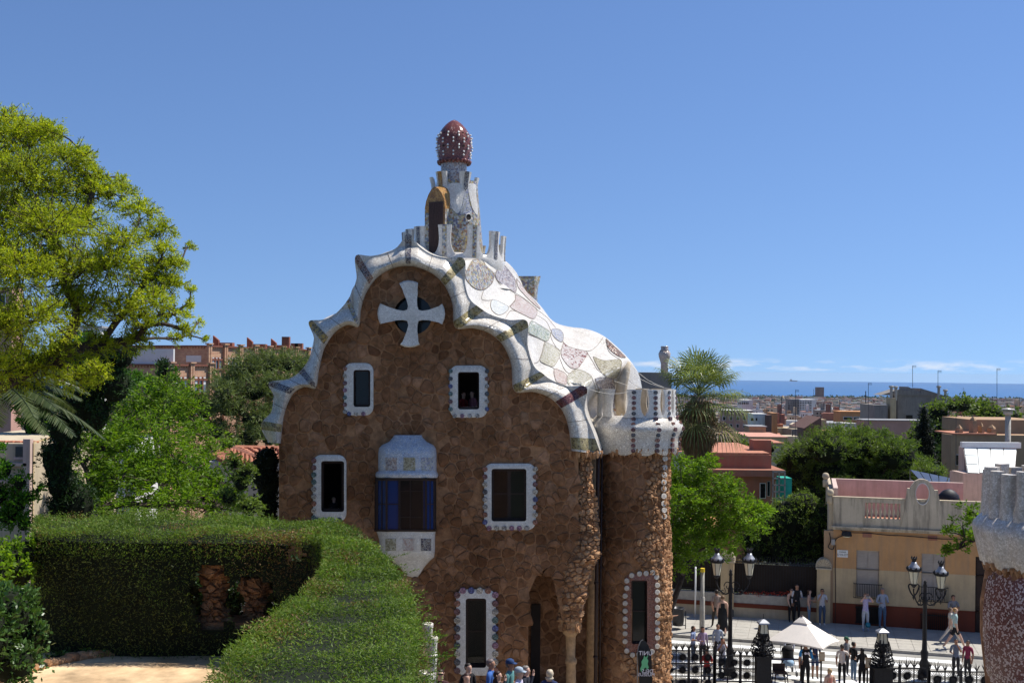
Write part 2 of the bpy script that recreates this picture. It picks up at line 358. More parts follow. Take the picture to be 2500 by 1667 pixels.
def rimpt(i, j):
    i = max(0, min(NS-1, i)); a, b = inn[i], outr[i]; d = b - a; wd = d.length; d = d / max(wd, 1e-6); tw = min(wd*.92, TW)
    if j < len(SEC): q = a + d*(tw*SEC[j][0]); return P(q.x, q.y, SEC[j][1])
    f = (j - len(SEC) + 1)/3.0; q = a + d*(tw + (wd-tw)*f); ex = max(0, (wd-TW)/50)
    return P(q.x, q.y, -.08 - .05*sin(pi*f)*ex - .10*f*ex)
NJ = len(SEC) + 3
m = MB(); m.grid([[rimpt(i, j) for j in range(NJ)] for i in range(NS)])
m.add([P(inn[0].x, inn[0].y, .1)] + [rimpt(0, j) for j in range(1, NJ)], [tuple(range(NJ))]); 
rim = smooth_angle(m.build('gable_rim', M['white_mosaic'], lodge), 60)
rimb = BVHTree.FromObject(rim, bpy.context.evaluated_depsgraph_get())
# bands of coloured tiles across the rim
def band(k, hw, mat):
    i0 = k*K; m = MB(); rows = []
    for t in (-1, -.5, 0, .5, 1):
        row = []
        for j in range(1, NJ):
            s = t*hw; i = i0 + s; ia = int(math.floor(i)); fr = i - ia
            p = rimpt(ia, j).lerp(rimpt(ia+1, j), fr); row.append(p + Vector((0, -.015 - .004*(abs(t) < .9), .006)))
        rows.append(row)
    m.grid(rows); m.build('mosaic_band', mat, rim, True)
for k, hw, mt in ((1, 1.6, 'band_olive'), (4, 1.8, 'band_dark'), (6, 1.2, 'band_dark'), (9, 1.9, 'band_yellow'), (12, 1.2, 'multi_mosaic'), (15, 1.7, 'band_brown'), (19, 2.0, 'band_dark'), (23, 2.0, 'band_olive'),
                  (26, 1.9, 'band_olive'), (29, 1.9, 'band_olive'), (32, 1.6, 'band_olive'), (35, 2.0, 'band_maroon')): band(k, hw, M[mt])
band(37.6, 1.6, M['band_olive'])
# joints between rim segments
m = MB()
for k in (2.5, 5, 7.6, 10.5, 13.5, 17.2, 21.3, 24.6, 27.8, 30.8, 34, 36.5):
    m.tube([rimpt(int(k*K), j) + Vector((0, -.004, 0)) for j in range(1, NJ)], .009, 4)
tag(m.build('joint_line', M['grout_line'], rim), kind='stuff')

# roof shell behind the rim
BK = {19:(1030,612,39),20:(1060,622,39),21:(1090,630,39),22:(1130,630,39.5),23:(1190,632,40),24:(1238,640,40.5),25:(1254,668,40.7),26:(1278,703,40.9),27:(1314,740,41),
 28:(1335,768,41),29:(1360,792,41),30:(1395,801,41),31:(1430,804,41),32:(1456,811,40.8),33:(1481,825,40.5),34:(1509,849,40),35:(1538,880,39.6),36:(1540,900,39.4),37:(1532,965,39),38:(1516,1050,38.6)}
rows = []
for k, (a, b) in enumerate(ST):
    A = Vector((b[0], b[1], 0)); I = Vector((a[0], a[1], 0)); d = (A-I); wd = d.length; T = I + d*(min(wd, TW*.9)/wd)
    if k < 19:
        T3 = P(T.x, T.y, .5)
        row = [P(A.x, A.y, -.02), P(A.x*.5+T.x*.5, A.y*.5+T.y*.5, .3), T3] + [T3 + Vector((-.08*q if k < 12 else 0, q, -.06*q)) for q in (1.2, 2.6, 4.4, 6.4, 8.4)]
    else:
        bx, by, bY = BK[k]; w0 = .55 if k not in (19,) else 1
        Q = lambda f, e: at((A.x+(T.x-A.x)*e)*(1-f)+bx*f, (A.y+(T.y-A.y)*e)*(1-f)+by*f, 36.0*(1-f)+bY*f)
        B = at(bx, by, bY); sg = 1 if k > 23 else .2
        if k >= 36:
            e = (at(A.x+7, A.y-2, 37.2), at(A.x+13, A.y-4, 38.5)); B = at(bx, by, bY); rows.append([P(A.x, A.y, -.02), e[0], e[1], e[1].lerp(B,.35), e[1].lerp(B,.7), B, B + Vector((.5,.9,-.9)), B + Vector((.7,2.4,-3.5))]); continue
        row = [P(A.x, A.y, -.02), Q(.1, .5), Q(.28, .25), Q(.6, .1), Q(.85, 0), B, B + Vector((.5*sg, .9, -.9)), B + Vector((.7*sg, 2.4, -3.5))]
    rows.append(row)
cols = [catmull([r[j] for r in rows], 4) for j in range(8)]
fine = [catmull([c[i] for c in cols], 4) for i in range(len(cols[0]))]
m = MB(); m.grid(fine); roof = m.build('roof', M['fine_white'], lodge, True)
bm = bmesh.new(); bm.from_mesh(roof.data); roofb = BVHTree.FromBMesh(bm); bm.free()
def drape(poly, bvh, off, name, mat, parent, step=7, smooth_=True, th=0):
    P2 = [(p.x, p.y) for p in catmull([(x, y, 0) for x, y in poly], 3, True)]
    xs = [p[0] for p in P2]; ys = [p[1] for p in P2]; pts = list(P2); nb = len(P2)
    x = min(xs)+step/2
    while x < max(xs):
        y = min(ys)+step/2
        while y < max(ys):
            if inpoly(x, y, P2) and min((x-a)**2+(y-b)**2 for a, b in P2) > (step*.45)**2: pts.append((x, y))
            y += step
        x += step
    vs_, es, fs, *_ = geometry.delaunay_2d_cdt([Vector(p) for p in pts], [(i, (i+1) % nb) for i in range(nb)], [], 1, 1e-4)
    V = []; ok = []
    for v in vs_:
        d = ray(v.x, v.y); h = bvh.ray_cast(CAMP, d.normalized())
        if h[0] is None: V.append(None)
        else:
            nn = h[1] if h[1].dot(d) < 0 else -h[1]; V.append(h[0] + nn*off)
    good = [v for v in V if v is not None]
    if len(good) < 3: return None
    idx = {}; W = []
    for i, v in enumerate(V):
        if v is not None: idx[i] = len(W); W.append(v)
    Fc = [tuple(idx[i] for i in f) for f in fs if all(i in idx for i in f)]
    m = MB(); m.add(W, Fc); return m.build(name, mat, parent, smooth_)
def drape_line(pts, bvh, off, r, mb):
    q = catmull([(x, y, 0) for x, y in pts], 5); o = []
    for v in q:
        d = ray(v.x, v.y); h = bvh.ray_cast(CAMP, d.normalized())
        if h[0] is not None: o.append(h[0] + (h[1] if h[1].dot(d) < 0 else -h[1])*off)
    if len(o) > 2: mb.tube(o, r, 4)
c3 = lambda L_: [(1050 + x/2.613, 540 + y/2.613) for x, y in L_]
SCL = [('multi_mosaic', [(270,250),(330,250),(360,290),(405,335),(395,390),(350,435),(300,435),(250,400),(222,350),(245,290)]),
 ('scale_grey', [(440,255),(480,290),(520,340),(545,385),(545,455),(500,430),(440,390),(415,350),(430,300)]),
 ('scale_pale', [(395,500),(430,510),(500,550),(470,590),(430,597),(395,570),(385,530)]),
 ('scale_pink', [(545,470),(600,500),(675,560),(678,600),(655,625),(600,600),(540,570),(512,545),(540,510)]),
 ('scale_green', [(645,635),(700,665),(765,710),(755,755),(730,765),(680,740),(625,710),(625,680)]),
 ('scale_blue', [(775,690),(820,690),(848,720),(845,765),(825,768),(795,745),(775,715)]),
 ('scale_cream', [(730,770),(775,790),(825,825),(822,870),(790,925),(750,920),(700,890),(715,830)]),
 ('scale_spot', [(850,775),(890,805),(1000,835),(985,880),(945,935),(905,940),(865,905),(835,850)]),
 ('scale_olive', [(1040,865),(1110,890),(1215,885),(1210,950),(1180,1000),(1120,990),(1075,940)]),
 ('band_brown', [(1122,752),(1170,795),(1240,860),(1240,872),(1205,865),(1150,825),(1128,785)]),
 ('scale_pink', [(790,940),(866,975),(868,1040),(830,1035),(800,1015)]),
 ('scale_cream', [(925,945),(985,960),(1035,1000),(1010,1050),(950,1055),(885,1045),(875,990)]),
 ('scale_grey', [(1050,1005),(1170,1010),(1170,1200),(1145,1200),(1110,1170),(1085,1100)]),
 ('scale_color', [(1095,1205),(1190,1200),(1192,1290),(1120,1290),(1105,1250)]),
 ('scale_pink', [(550,365),(590,420),(640,480),(690,540),(700,560),(660,530),(600,470),(560,420)])]
jl = MB()
for mt, pl in SCL:
    q = c3(pl); drape(q, roofb, .012, 'mosaic_scale', M[mt], roof); drape_line(q + [q[0]], roofb, .014, .006, jl)
for ln in ([(218,250),(225,300),(250,400),(300,437),(345,435),(395,395),(410,340)], [(335,240),(350,290),(405,333),(430,300),(440,250)], [(340,445),(330,500),(400,505)], [(540,462),(543,500),(510,540),(500,552)],
 [(410,345),(440,400),(500,435),(542,460)], [(480,620),(520,570),(600,600)], [(620,720),(680,742),(730,768),(715,840),(690,895),(650,910)], [(770,712),(775,755),(820,825),(840,810),(850,772)],
 [(845,765),(880,800),(1000,830),(1060,800),(1105,740)], [(825,870),(860,950),(900,972),(935,940)], [(1000,835),(1040,900),(1080,960),(1170,1005)], [(1035,1000),(1060,1080)], [(680,600),(740,640),(770,700)],
 [(675,560),(740,610),(800,680)], [(1125,745),(1140,830),(1215,885)], [(100,230),(160,235),(250,245),(340,240),(430,243),(490,260)], [(700,895),(790,940)], [(545,460),(600,495),(680,560)]):
    drape_line(c3(ln), roofb, .010, .007, jl)
tag(jl.build('joint_line', M['grout_line'], roof), kind='stuff')

# gable wall
NP = lambda i: ((inn[i].x*.7+outr[i].x*.3), (inn[i].y*.7+outr[i].y*.3))
outline = [(683,1790),(681,1300),(681,1085)] + [NP(i) for i in range(2, NS-2, 2)] + [(1412,1105),(1413,1515),(1372,1515),(1366,1480),(1352,1420),(1335,1385),(1310,1405),(1290,1450),(1288,1790)]
WIN = {'a':(863,904,903,993),'b':(1118,1170,908,999),'c':(784,840,1125,1249),'d':(1200,1285,1144,1272),'e':(1137,1187,1460,1629),'bay':(928,1052,1168,1292)}
holes = [rrect(x0, x1, y0, y1, 6, 3) for x0, x1, y0, y1 in WIN.values()]
ROSE = [(1008+47*cos(t), 770+47*sin(t)) for t in (2*pi*k/28 for k in range(28))]
holes.append(ROSE)
pls = [[P(x, y) for x, y in outline]] + [[P(x, y) for x, y in h[::-1]] for h in holes]
tri = geometry.tessellate_polygon(pls); flat = [p for q in pls for p in q]
m = MB(); m.add(flat, [tuple(t) for t in tri])
wall = m.build('wall', M['mortar'], lodge, fix=False)
for h in holes:      # reveals of the openings
    mm = MB(); n = len(h); mm.grid([[P(x, y, 0) for x, y in h], [P(x, y, .42) for x, y in h]], 0, True); mm.build('reveal', M['plaster_buff'], wall)
# swellings of the masonry, then the stones on it
FR = {'a':(840,912,886,1014),'b':(1098,1190,892,1019),'c':(764,846,1110,1273),'d':(1182,1308,1131,1293),'e':(1114,1210,1438,1648),'bay':(920,1066,1064,1372)}
def keepw(x, y):
    if not inpoly(x, y, outline): return False
    if (x-1008)**2 + (y-770)**2 < 52**2: return False
    for x0, x1, y0, y1 in FR.values():
        if x0-3 < x < x1+3 and y0-3 < y < y1+3: return False
    return True
stones('s', lambda x, y, o: P(max(x, 684), y, -o), 676, 1420, 650, 1720, 23, keepw, M['stone'], wall, 290, (.008, .055), .93, jit=.56, seed=3, rough=.009)
# body of the house: side walls, back wall, floors
bd = MB(); xl = P(683, 1080).x; xr = P(1412, 1105).x
bd.box(xl, xl+.35, 36.02, 44, 0, at(683,1080,36).z); bd.box(0, 4.6, 43.6, 43.9, 0, 8.5)
bd.box(xr-.3, xr, 38.3, 43.6, 0, 9)
bd.build('side_wall', M['mortar'], lodge)
for zz in (at(0,1275,36).z-.55, at(0,1025,36).z-.75, .8): bd = MB(); bd.box(xl+.35, xr-.3, 36.45, 44, zz-.25, zz); bd.build('floor_slab', M['inner_dark'], lodge)
mb_ = [Vector((p.x, 43.4, p.z-.75)) for p in (P(x, y) for x, y in outline if y < 1500 and not (x > 1280 and y > 1300))]; mb_ = [Vector((xl+.1,43.4,0))] + mb_ + [Vector((P(1412,1100).x,43.4,0))]
m = MB(); m.add(mb_, [tuple(t) for t in geometry.tessellate_polygon([mb_])]); m.build('back_wall', M['mortar'], lodge, fix=False)
pt_ = [Vector((p.x, 39.2, p.z+.35 if p.z > .2 and False else p.z)) for p in mb_ if p.x < 1.0]; pt_.append(Vector((1.0, 39.2, 0)))
m = MB(); m.add(pt_, [tuple(t) for t in geometry.tessellate_polygon([pt_])]); m.build('blackout_sheet', M['inner_dark'], lodge, fix=False)
# the dark sheet above is added behind the windows to blacken the rooms
# rose window with flared cross
m = MB(); m.add([P(x, y, .38) for x, y in ROSE], [tuple(range(28))]); rose = m.build('rose_window', M['dark_glass'], lodge)
def arm(a, L0_, wend, wn):
    pts = []
    for s in (-1, 1):
        col = [(14, 14), (24, wn), (40, wn*1.15), (54, wn*1.5), (66, wend*.82), (L0_, wend)]
        col = col if s == -1 else col[::-1]
        pts += [(r, s*w_) for r, w_ in col]
        if s == -1: pts += [(L0_+5, -wend*.5), (L0_+6.5, 0), (L0_+5, wend*.5)]
    return [(1008 + r*cos(a) - w_*sin(a), 770 + r*sin(a) + w_*cos(a)) for r, w_ in pts]
cr_ = []
for a, L_, we in ((-pi/2-.02, 79, 23), (.0, 72, 25), (pi/2-.0, 72, 24), (pi, 80, 25)):
    cr_ += arm(a, L_, we, 11.5)
m = MB(); poly = [(x - (9*(abs(y-770)/80)**2 if abs(y-770) > 26 else 0), y - (4*(abs(x-1008)/80)**2 if abs(x-1008) > 26 else 0)) for x, y in cr_]
fr_ = [P(x, y, -.42) for x, y in poly]; n = len(poly)
inset = [P(1008+(x-1008)*1.0, 770+(y-770)*1.0, .12) for x, y in poly]
cxy = [(1008+(x-1008)*.96, 770+(y-770)*.96) for x, y in poly]
m.grid([inset, fr_, [P(x, y, -.47) for x, y in cxy]], 0, True)
tri = geometry.tessellate_polygon([[P(x, y, -.47) for x, y in cxy]]); m.add([P(x, y, -.47) for x, y in cxy], [tuple(t) for t in tri])
smooth_angle(m.build('cross', M['fine_white'], rose), 40)
# windows
def disc(px, py, r, mat, parent, fn=P, d=-.045, th=.055):
    m = MB(); n = 12; q = [(px + r*cos(2*pi*k/n), py + r*sin(2*pi*k/n)) for k in range(n)]
    q2 = [(px + r*.85*cos(2*pi*k/n), py + r*.85*sin(2*pi*k/n)) for k in range(n)]
    m.grid([[fn(x, y, d+th) for x, y in q], [fn(x, y, d) for x, y in q], [fn(x, y, d-.014) for x, y in q2]], 0, True); b = len(m.v)-n
    m.f.append(tuple(range(b, b+n))); m.m.append(0); return m.build('tile_disc', mat, parent, fix=True)
def surround(name, outer, inner, mat, parent, fn=P, prot=.09, deep=.3):
    n = len(outer); mid = [((a[0]*.8+b[0]*.2), (a[1]*.8+b[1]*.2)) for a, b in zip(outer, inner)]
    m = MB(); m.grid([[fn(x, y, .02) for x, y in outer], [fn(x, y, -prot*.7) for x, y in outer], [fn(x, y, -prot) for x, y in mid], [fn(x, y, -prot*.9) for x, y in inner], [fn(x, y, deep) for x, y in inner]], 0, True)
    return smooth_angle(m.build(name, mat, parent), 45)
def pair(o, i, ro=20, ri=6): return rrect(*o, ro, 6), rrect(*i, ri, 6)
def sash(x0, x1, y0, y1, vs_, hs_, parent, fn=P, d=.18, t=4.5, glass='window_glass', open_=False, mat='dark_wood'):
    m = MB()
    def bar(a, b, c, e, dd=0): m.add([fn(x, y, d+q+dd) for q in (0, .07) for x, y in ((a,c),(b,c),(b,e),(a,e))], [(0,1,2,3),(7,6,5,4),(0,4,5,1),(1,5,6,2),(2,6,7,3),(3,7,4,0)])
    bar(x0, x0+t, y0, y1); bar(x1-t, x1, y0, y1); bar(x0+t, x1-t, y0, y0+t); bar(x0+t, x1-t, y1-t*1.4, y1)
    for v in vs_: bar(v-t*.7, v+t*.7, y0+t, y1-t*1.4, .004)
    for h in hs_: bar(x0+t, x1-t, h-t*.35, h+t*.35, .008)
    s_ = m.build('sash', M[mat], parent)
    if not open_:
        xs = [x0+t*.6] + list(vs_) + [x1-t*.6]; ys = [y0+t*.6] + list(hs_) + [y1-t*.8]
        for i in range(len(xs)-1):
            for j in range(len(ys)-1):
                g = MB(); g.add([fn(x, y, d+.04) for x, y in ((xs[i], ys[j]), (xs[i+1], ys[j]), (xs[i+1], ys[j+1]), (xs[i], ys[j+1]))], [(0,1,2,3)]); g.build('pane', M[glass], parent)
WN = {}
for key, lab in (('a','upper left window with tile discs down one side'),('b','open upper right window'),('c','lower left window standing open'),('d','lower right casement window with four panes'),('e','tall ground floor window ringed by tile discs')):
    o, i = pair(FR[key], WIN[key]); WN[key] = tag(surround('window', o, i, M['fine_white'], lodge), lab)
sash(863,904,903,993, [], [], WN['a']); sash(1118,1170,908,999, [], [], WN['b'], t=3, open_=True); sash(784,840,1125,1249, [], [], WN['c'], t=6, open_=True)
sash(1200,1285,1144,1272, [1243], [1205], WN['d'], t=6); sash(1137,1187,1460,1629, [], [1540], WN['e'], t=6)
rd = random.Random(5)
def dset(key, pts, r):
    for x, y in pts: disc(x, y, r, rd.choice(DISCM), WN[key], P, -.10, .11)
def around(key, r, sides, step):
    x0, x1, y0, y1 = FR[key]; pts = []
    if 'l' in sides: pts += [(x0+2, y) for y in np.arange(y0+14, y1-8, step)]
    if 'r' in sides: pts += [(x1-1, y) for y in np.arange(y0+14, y1-8, step)]
    if 't' in sides: pts += [(x, y0+3) for x in np.arange(x0+16, x1-8, step)]
    if 'b' in sides: pts += [(x, y1-4) for x in np.arange(x0+12, x1-8, step)]
    dset(key, pts, r)
around('a', 5.5, 'lb', 17.5); around('b', 5.5, 'lrb', 18.5); around('c', 6.8, 'lb', 17.5); around('d', 6.5, 'lrb', 18.5); around('e', 8.2, 'lrt', 20.5)

# bay window
bay = []
def bpt(x, y, d): return P(x, y, -d)
def ring(xl_, xr_, y, dp, n=18, e=2.6):
    o = []
    for k in range(n+1):
        t = pi*k/n; cx, hw = (xl_+xr_)/2, (xr_-xl_)/2; c, s = cos(pi-t), sin(t)
        o.append(bpt(cx + hw*(abs(c)**(2/e))*(1 if c > 0 else -1), y, dp*(abs(s)**(2/e))))
    return o
can = [(962,1030,1062,.16),(958,1032,1068,.28),(950,1042,1078,.38),(932,1058,1086,.5),(925,1064,1094,.62),(923,1066,1108,.72),(923,1066,1140,.72),(924,1066,1149,.72),(918,1068,1153,.78),(916,1070,1160,.8),(918,1068,1166,.76)]
m = MB(); m.grid([ring(a, b, y, d) for a, b, y, d in can]); b_i = len(m.v)
m.f.append(tuple(range(b_i-19, b_i))); m.m.append(0)
canopy = m.build('bay_canopy', M['blue_white'], lodge); smooth_angle(canopy, 50)
low = [(918,1064,1296,.72),(921,1063,1302,.72),(925,1062,1316,.7),(928,1062,1345,.66),(935,1060,1360,.56),(955,1050,1368,.42),(975,1035,1385,.3),(990,1026,1400,.14),(995,1020,1408,0)]
m = MB(); m.grid([ring(a, b, y, d) for a, b, y, d in low]); m.f.append(tuple(range(19))); m.m.append(0)
corbel = smooth_angle(m.build('bay_corbel', M['fine_white'], lodge), 50)
for root_, y0, y1, dd, mats_, sq in ((canopy, 1116, 1148, .72, ('scale_grey', 'scale_olive', 'scale_blue'), ((941,969),(985,1014),(1029,1058))), (corbel, 1314, 1344, .68, ('scale_olive', 'scale_pink', 'band_dark'), ((941,967),(984,1012),(1028,1053)))):
    bm = bmesh.new(); bm.from_mesh(root_.data); bv = BVHTree.FromBMesh(bm); bm.free()
    for (xa, xb), mt in zip(sq, mats_):
        n = 4; g = [[None]*(n+1) for _ in range(n+1)]
        for i in range(n+1):
            for j in range(n+1):
                dr = ray(xa+(xb-xa)*i/n, y0+(y1-y0)*j/n); h = bv.ray_cast(CAMP, dr.normalized()); g[i][j] = (h[0] if h[0] else bpt(xa, y0, dd)) + Vector((0, -.014, 0))
        mm = MB(); mm.grid(g); mm.build('mosaic_square', M[mt], root_)
# five-sided glazed part: corner posts, rails, panes
pl = [(917,0.0),(921,.34),(944,.70),(1040,.70),(1060,.34),(1063,0.0)]
glz = MB()
def seg(a, b, f): return (a[0]+(b[0]-a[0])*f, a[1]+(b[1]-a[1])*f)
for a in pl: glz.tube([bpt(a[0], 1166, a[1]), bpt(a[0], 1297, a[1])], .045, 4)
for yy in (1170, 1294): glz.tube([bpt(a[0], yy, a[1]) for a in pl], .05, 4)
bars = [(1, .5), (2, .33), (2, .62), (2, .30), (3, .5)]
for s_, f in ((1,.5),(2,.31),(2,.34),(2,.6),(2,.92),(3,.5)):
    a = seg(pl[s_], pl[s_+1], f); glz.tube([bpt(a[0], 1168, a[1]), bpt(a[0], 1295, a[1])], .025, 4)
for s_, f0, f1, yy in ((1,0,1,1230),(2,0,.31,1230),(2,.34,.6,1198),(2,.34,.6,1262),(2,.6,.92,1198),(2,.6,.92,1262),(3,0,1,1230)):
    a, b = seg(pl[s_], pl[s_+1], f0), seg(pl[s_], pl[s_+1], f1); glz.tube([bpt(a[0], yy, a[1]), bpt(b[0], yy, b[1])], .018, 4)
bw = glz.build('bay_window', M['dark_wood'], lodge)
for i, mt in enumerate(('blue_glass', 'blue_glass', 'dark_glass', 'blue_glass', 'blue_glass')):
    if i == 2:
        for f0, f1, g in ((0,.31,'blue_glass'),(.34,.6,'dark_glass'),(.6,.92,'dark_glass'),(.92,1,'blue_glass')):
            a, b = seg(pl[2], pl[3], f0), seg(pl[2], pl[3], f1); mm = MB(); mm.add([bpt(a[0],1170,a[1]-.01), bpt(b[0],1170,b[1]-.01), bpt(b[0],1295,b[1]-.01), bpt(a[0],1295,a[1]-.01)], [(0,1,2,3)]); mm.build('pane', M[g], bw)
    else:
        a, b = pl[i], pl[i+1]; mm = MB(); mm.add([bpt(a[0]+.5,1170,a[1]-.01), bpt(b[0],1170,b[1]-.01), bpt(b[0],1295,b[1]-.01), bpt(a[0]+.5,1295,a[1]-.01)], [(0,1,2,3)]); mm.build('pane', M[mt], bw)

# corner pier, capital and porch column
def px_lathe(prof, Y, nseg, a0=0, a1=2*pi, sy=1.0):
    rows = []; 
    for y, c, r in prof:
        cc = at(c, y, Y); rw = r*Y/F; rows.append([cc + Vector((rw*cos(a0+(a1-a0)*k/nseg), rw*sy*sin(a0+(a1-a0)*k/nseg), 0)) for k in range(nseg + (abs(a1-a0-2*pi) > 1e-6))])
    return rows
prof = [(1085,1424,11),(1130,1426,13),(1180,1427,15),(1210,1430,17),(1270,1432,23),(1290,1434,26),(1330,1426,30),(1350,1424,36),(1362,1418,36),(1380,1410,34),(1410,1402,34),(1450,1396,32),(1480,1392,27),(1512,1391,23)]
def pierfn(u, v, o):
    y = v; c = interp(y, [p[0] for p in prof], [p[1] for p in prof]); r = interp(y, [p[0] for p in prof], [p[2] for p in prof])
    a = u; cc = at(c, y, 36.35); rw = r*36.35/F + o; return cc + Vector((rw*cos(a), rw*sin(a), 0))
m = MB(); m.grid([[pierfn(2*pi*k/20, p, 0) for k in range(20)] for p in range(1085, 1516, 10)], 0, True); pier = m.build('corner_pier', M['mortar'], lodge, True)
class _: pass
def pierst(x, y, o): return pierfn(-pi/2 + (x-1000)/26.0, y, o)
stones('s', pierst, 1000-45, 1000+62, 1110, 1512, 12, lambda x, y: 950 < x < 1062, M['rock'], pier, 60, (.02, .12), .93, seed=9, rough=.035)
cp = [(1508,1392,22),(1512,1392,26),(1520,1392,26),(1528,1392,23),(1532,1392,20),(1545,1392,18),(1550,1393,14),(1552,1393,12.5),(1605,1393,11),(1608,1394,13.5),(1612,1394,14.5),(1618,1394,14),(1622,1394,11.5),(1640,1394,12),(1780,1395,12.5)]
m = MB(); m.grid(px_lathe(cp, 36.35, 24), 0, True); plain('column_stone', (.40,.25,.13), .9, .3, 8, .6, bd=.03); m.build('porch_column', M['column_stone'], lodge, True)
# porch recess
m = MB(); g0, g1 = at(1285, 1400, 38.0), at(1478, 1400, 38.0); zb, zt = 0, at(1400, 1370, 36.5).z
gm = at(1395, 1400, 38.0).x; zz_ = at(1430, 1085, 38).z; m.add([(g0.x-.3, 38, zb), (gm, 38, zb), (g1.x, 38, zb), (g1.x, 38, zz_), (gm, 38, zz_), (gm, 38, zt+.4), (g0.x-.3, 38, zt+.4)], [(0,1,5,6), (1,2,3,4)]); rec = m.build('porch_wall', M['mortar'], lodge)
m = MB(); m.box(g0.x-.35, g0.x-.1, 36.05, 38.1, 0, zt+.4); m.box(g0.x-.1, P(1412,0).x-.02, 36.06, 38, zt+.02, zt+.3); m.build('porch_lining', M['mortar'], lodge)
m = MB(); m.box(g0.x+.18, g0.x+.5, 37.9, 37.98, 0, 3.6); m.build('porch_door', M['inner_dark'], lodge)
stones('s', lambda x, y, o: at(x, y, 38.0-o), 1302, 1475, 1110, 1720, 26, lambda x, y: (x > 1415) or (y > 1400), M['stone'], rec, 0, (.015, .04), .88, seed=12)
m = MB(); m.tube([at(1447,1105,37.2), at(1447,1400,37.2), at(1444,1770,37.2)], .2, 12); m.build('half_shaft', M['column_stone'], lodge, True)
m = MB(); m.tube([at(1460.5,1095,36.75), at(1459,1200,36.75), at(1456,1450,36.75), at(1453,1770,36.75)], .062, 10)
for yy in (1240, 1420, 1600): m.tube([at(1458.5-(yy-1200)*.011,yy,36.75), at(1458.5-(yy-1200)*.011,yy+5,36.75)], .085, 10)
m.build('drainpipe', M['pipe_brown'], lodge, True)
m = MB(); m.tube([at(1470,1095,37.0), at(1466,1450,37.0), at(1463,1770,37.0)], .03, 6); m.build('conduit', M['pipe_brown'], lodge, True)

# corner tower
TC = at(1546, 1200, 38.35); TXY = Vector((TC.x, TC.y, 0))
TR = lambda y: interp(y, [1050, 1110, 1250, 1350, 1500, 1780], [84, 86, 86, 91, 93, 93])*37.6/F
def zof(y): return at(1546, y, 37.2).z
def tow(a, y, o): r = TR(y) + o; return Vector((TXY.x + r*sin(a), TXY.y - r*cos(a), zof(y)))
WT = (1541, 1580, 1416, 1571)
def topx(p):
    d = p - CAMP; u = d.dot(R_)/d.y; v = d.dot(U_)/d.y; return 1250 + u*F, H0 - v*F
m = MB(); ny_ = 76; na = 120
V = [[tow(2*pi*k/na, 1040 + i*10, 0) for k in range(na)] for i in range(ny_)]
m.v = [tuple(p) for r in V for p in r]
for i in range(ny_-1):
    for k in range(na):
        q = V[i][k]; x, y = topx(q)
        if q.y < TXY.y and WT[0] < x+2 and x+2 < WT[1] and WT[2] < y+5 < WT[3]: continue
        k2 = (k+1) % na; m.f.append((i*na+k, i*na+k2, (i+1)*na+k2, (i+1)*na+k)); m.m.append(0)
tower = m.build('corner_tower', M['mortar'], lodge, True)
tfn = lambda u, v, o: tow((u-1546)/88.0, v, o)
def kt(x, y):
    p = tfn(x, y, 0); a, b = topx(p); return not (1527 < a < 1606 and 1400 < b < 1595)
stones('s', tfn, 1440, 1585, 1100, 1720, 23, lambda x, y: kt(x, y) and x < 1563 + (1250-y)*.09 + 14*sin(y*.05), M['stone'], tower, 150, (.018, .05), .88, seed=21, rough=.006)
stones('s', tfn, 1530, 1700, 1100, 1720, 13, lambda x, y: kt(x, y) and x >= 1558 + (1250-y)*.09 + 14*sin(y*.05), M['rock'], tower, 120, (.01, .09), .95, seed=22, rough=.03)
def tsurf(px, py, d):
    dr = ray(px, py); o = CAMP - TXY; r = TR(py) - d; a = dr.x**2 + dr.y**2; b = 2*(o.x*dr.x + o.y*dr.y); c = o.x**2 + o.y**2 - r*r; q = b*b - 4*a*c
    t = (-b - sqrt(max(q, 0)))/(2*a); return CAMP + dr*t
o, i = pair((1527,1606,1400,1592), (1541,1580,1416,1571), 16, 5)
tw_ = tag(surround('window', o, i, M['red_mosaic'], lodge, tsurf, .05, .25), 'tower window in red mosaic ringed by pale discs')
sash(1541,1580,1416,1571, [], [1491], tw_, tsurf, .12, 4, 'dark_glass')
for x, y in [(1542,1404),(1561,1400),(1577,1399),(1594,1397),(1603,1408)] + [(1527+(-1 if y > 1440 else 3), y) for y in (1417,1435,1454,1472,1491,1510,1528,1546,1565)] + [(1605,y) for y in (1428,1445,1464,1483,1501,1519,1537,1556,1577)] + [(1530,1588),(1544,1598),(1560,1596),(1592,1590)]:
    disc(x, y, 6.6, DISCW, tw_, tsurf, -.06, .07)
for x, y in [(1624,1119),(1623,1141),(1622,1159),(1621,1177),(1621,1193),(1621,1211),(1621,1229),(1622,1245),(1622,1260)]: disc(x, y, 7, DISCW, tower, tsurf, -.07, .07)

# parapet with battlements on the tower
PC = at(1552, 1000, 38.35)
def ringp(C, rx, ry, z, n, a0=0): return [Vector((C.x + rx*sin(a0+2*pi*k/n), C.y - ry*cos(a0+2*pi*k/n), z)) for k in range(n)]
zp = lambda y: at(1552, y, 36.9).z
NR = 144
prf = [(1086,86,0),(1104,104,6),(1100,108,4),(1085,109,0),(1068,110,0),(1056,116,0),(1047,118,0),(1038,115,0),(1028,106,0),(1018,98,0),(1016,92,0),(1030,90,0),(1050,88,0)]
rows = []
for y, r, sc_ in prf:
    row = []
    for k in range(NR):
        a = 2*pi*k/NR; rr = r*37/F; yy = y + sc_*abs(sin(a*6+.8))*1.5
        rib = 1 + .018*abs(cos(a*6+.8))**6*(1 if 1020 < y < 1100 else 0)
        row.append(Vector((PC.x + rr*rib*sin(a), PC.y - rr*rib*cos(a), zp(yy))))
    rows.append(row)
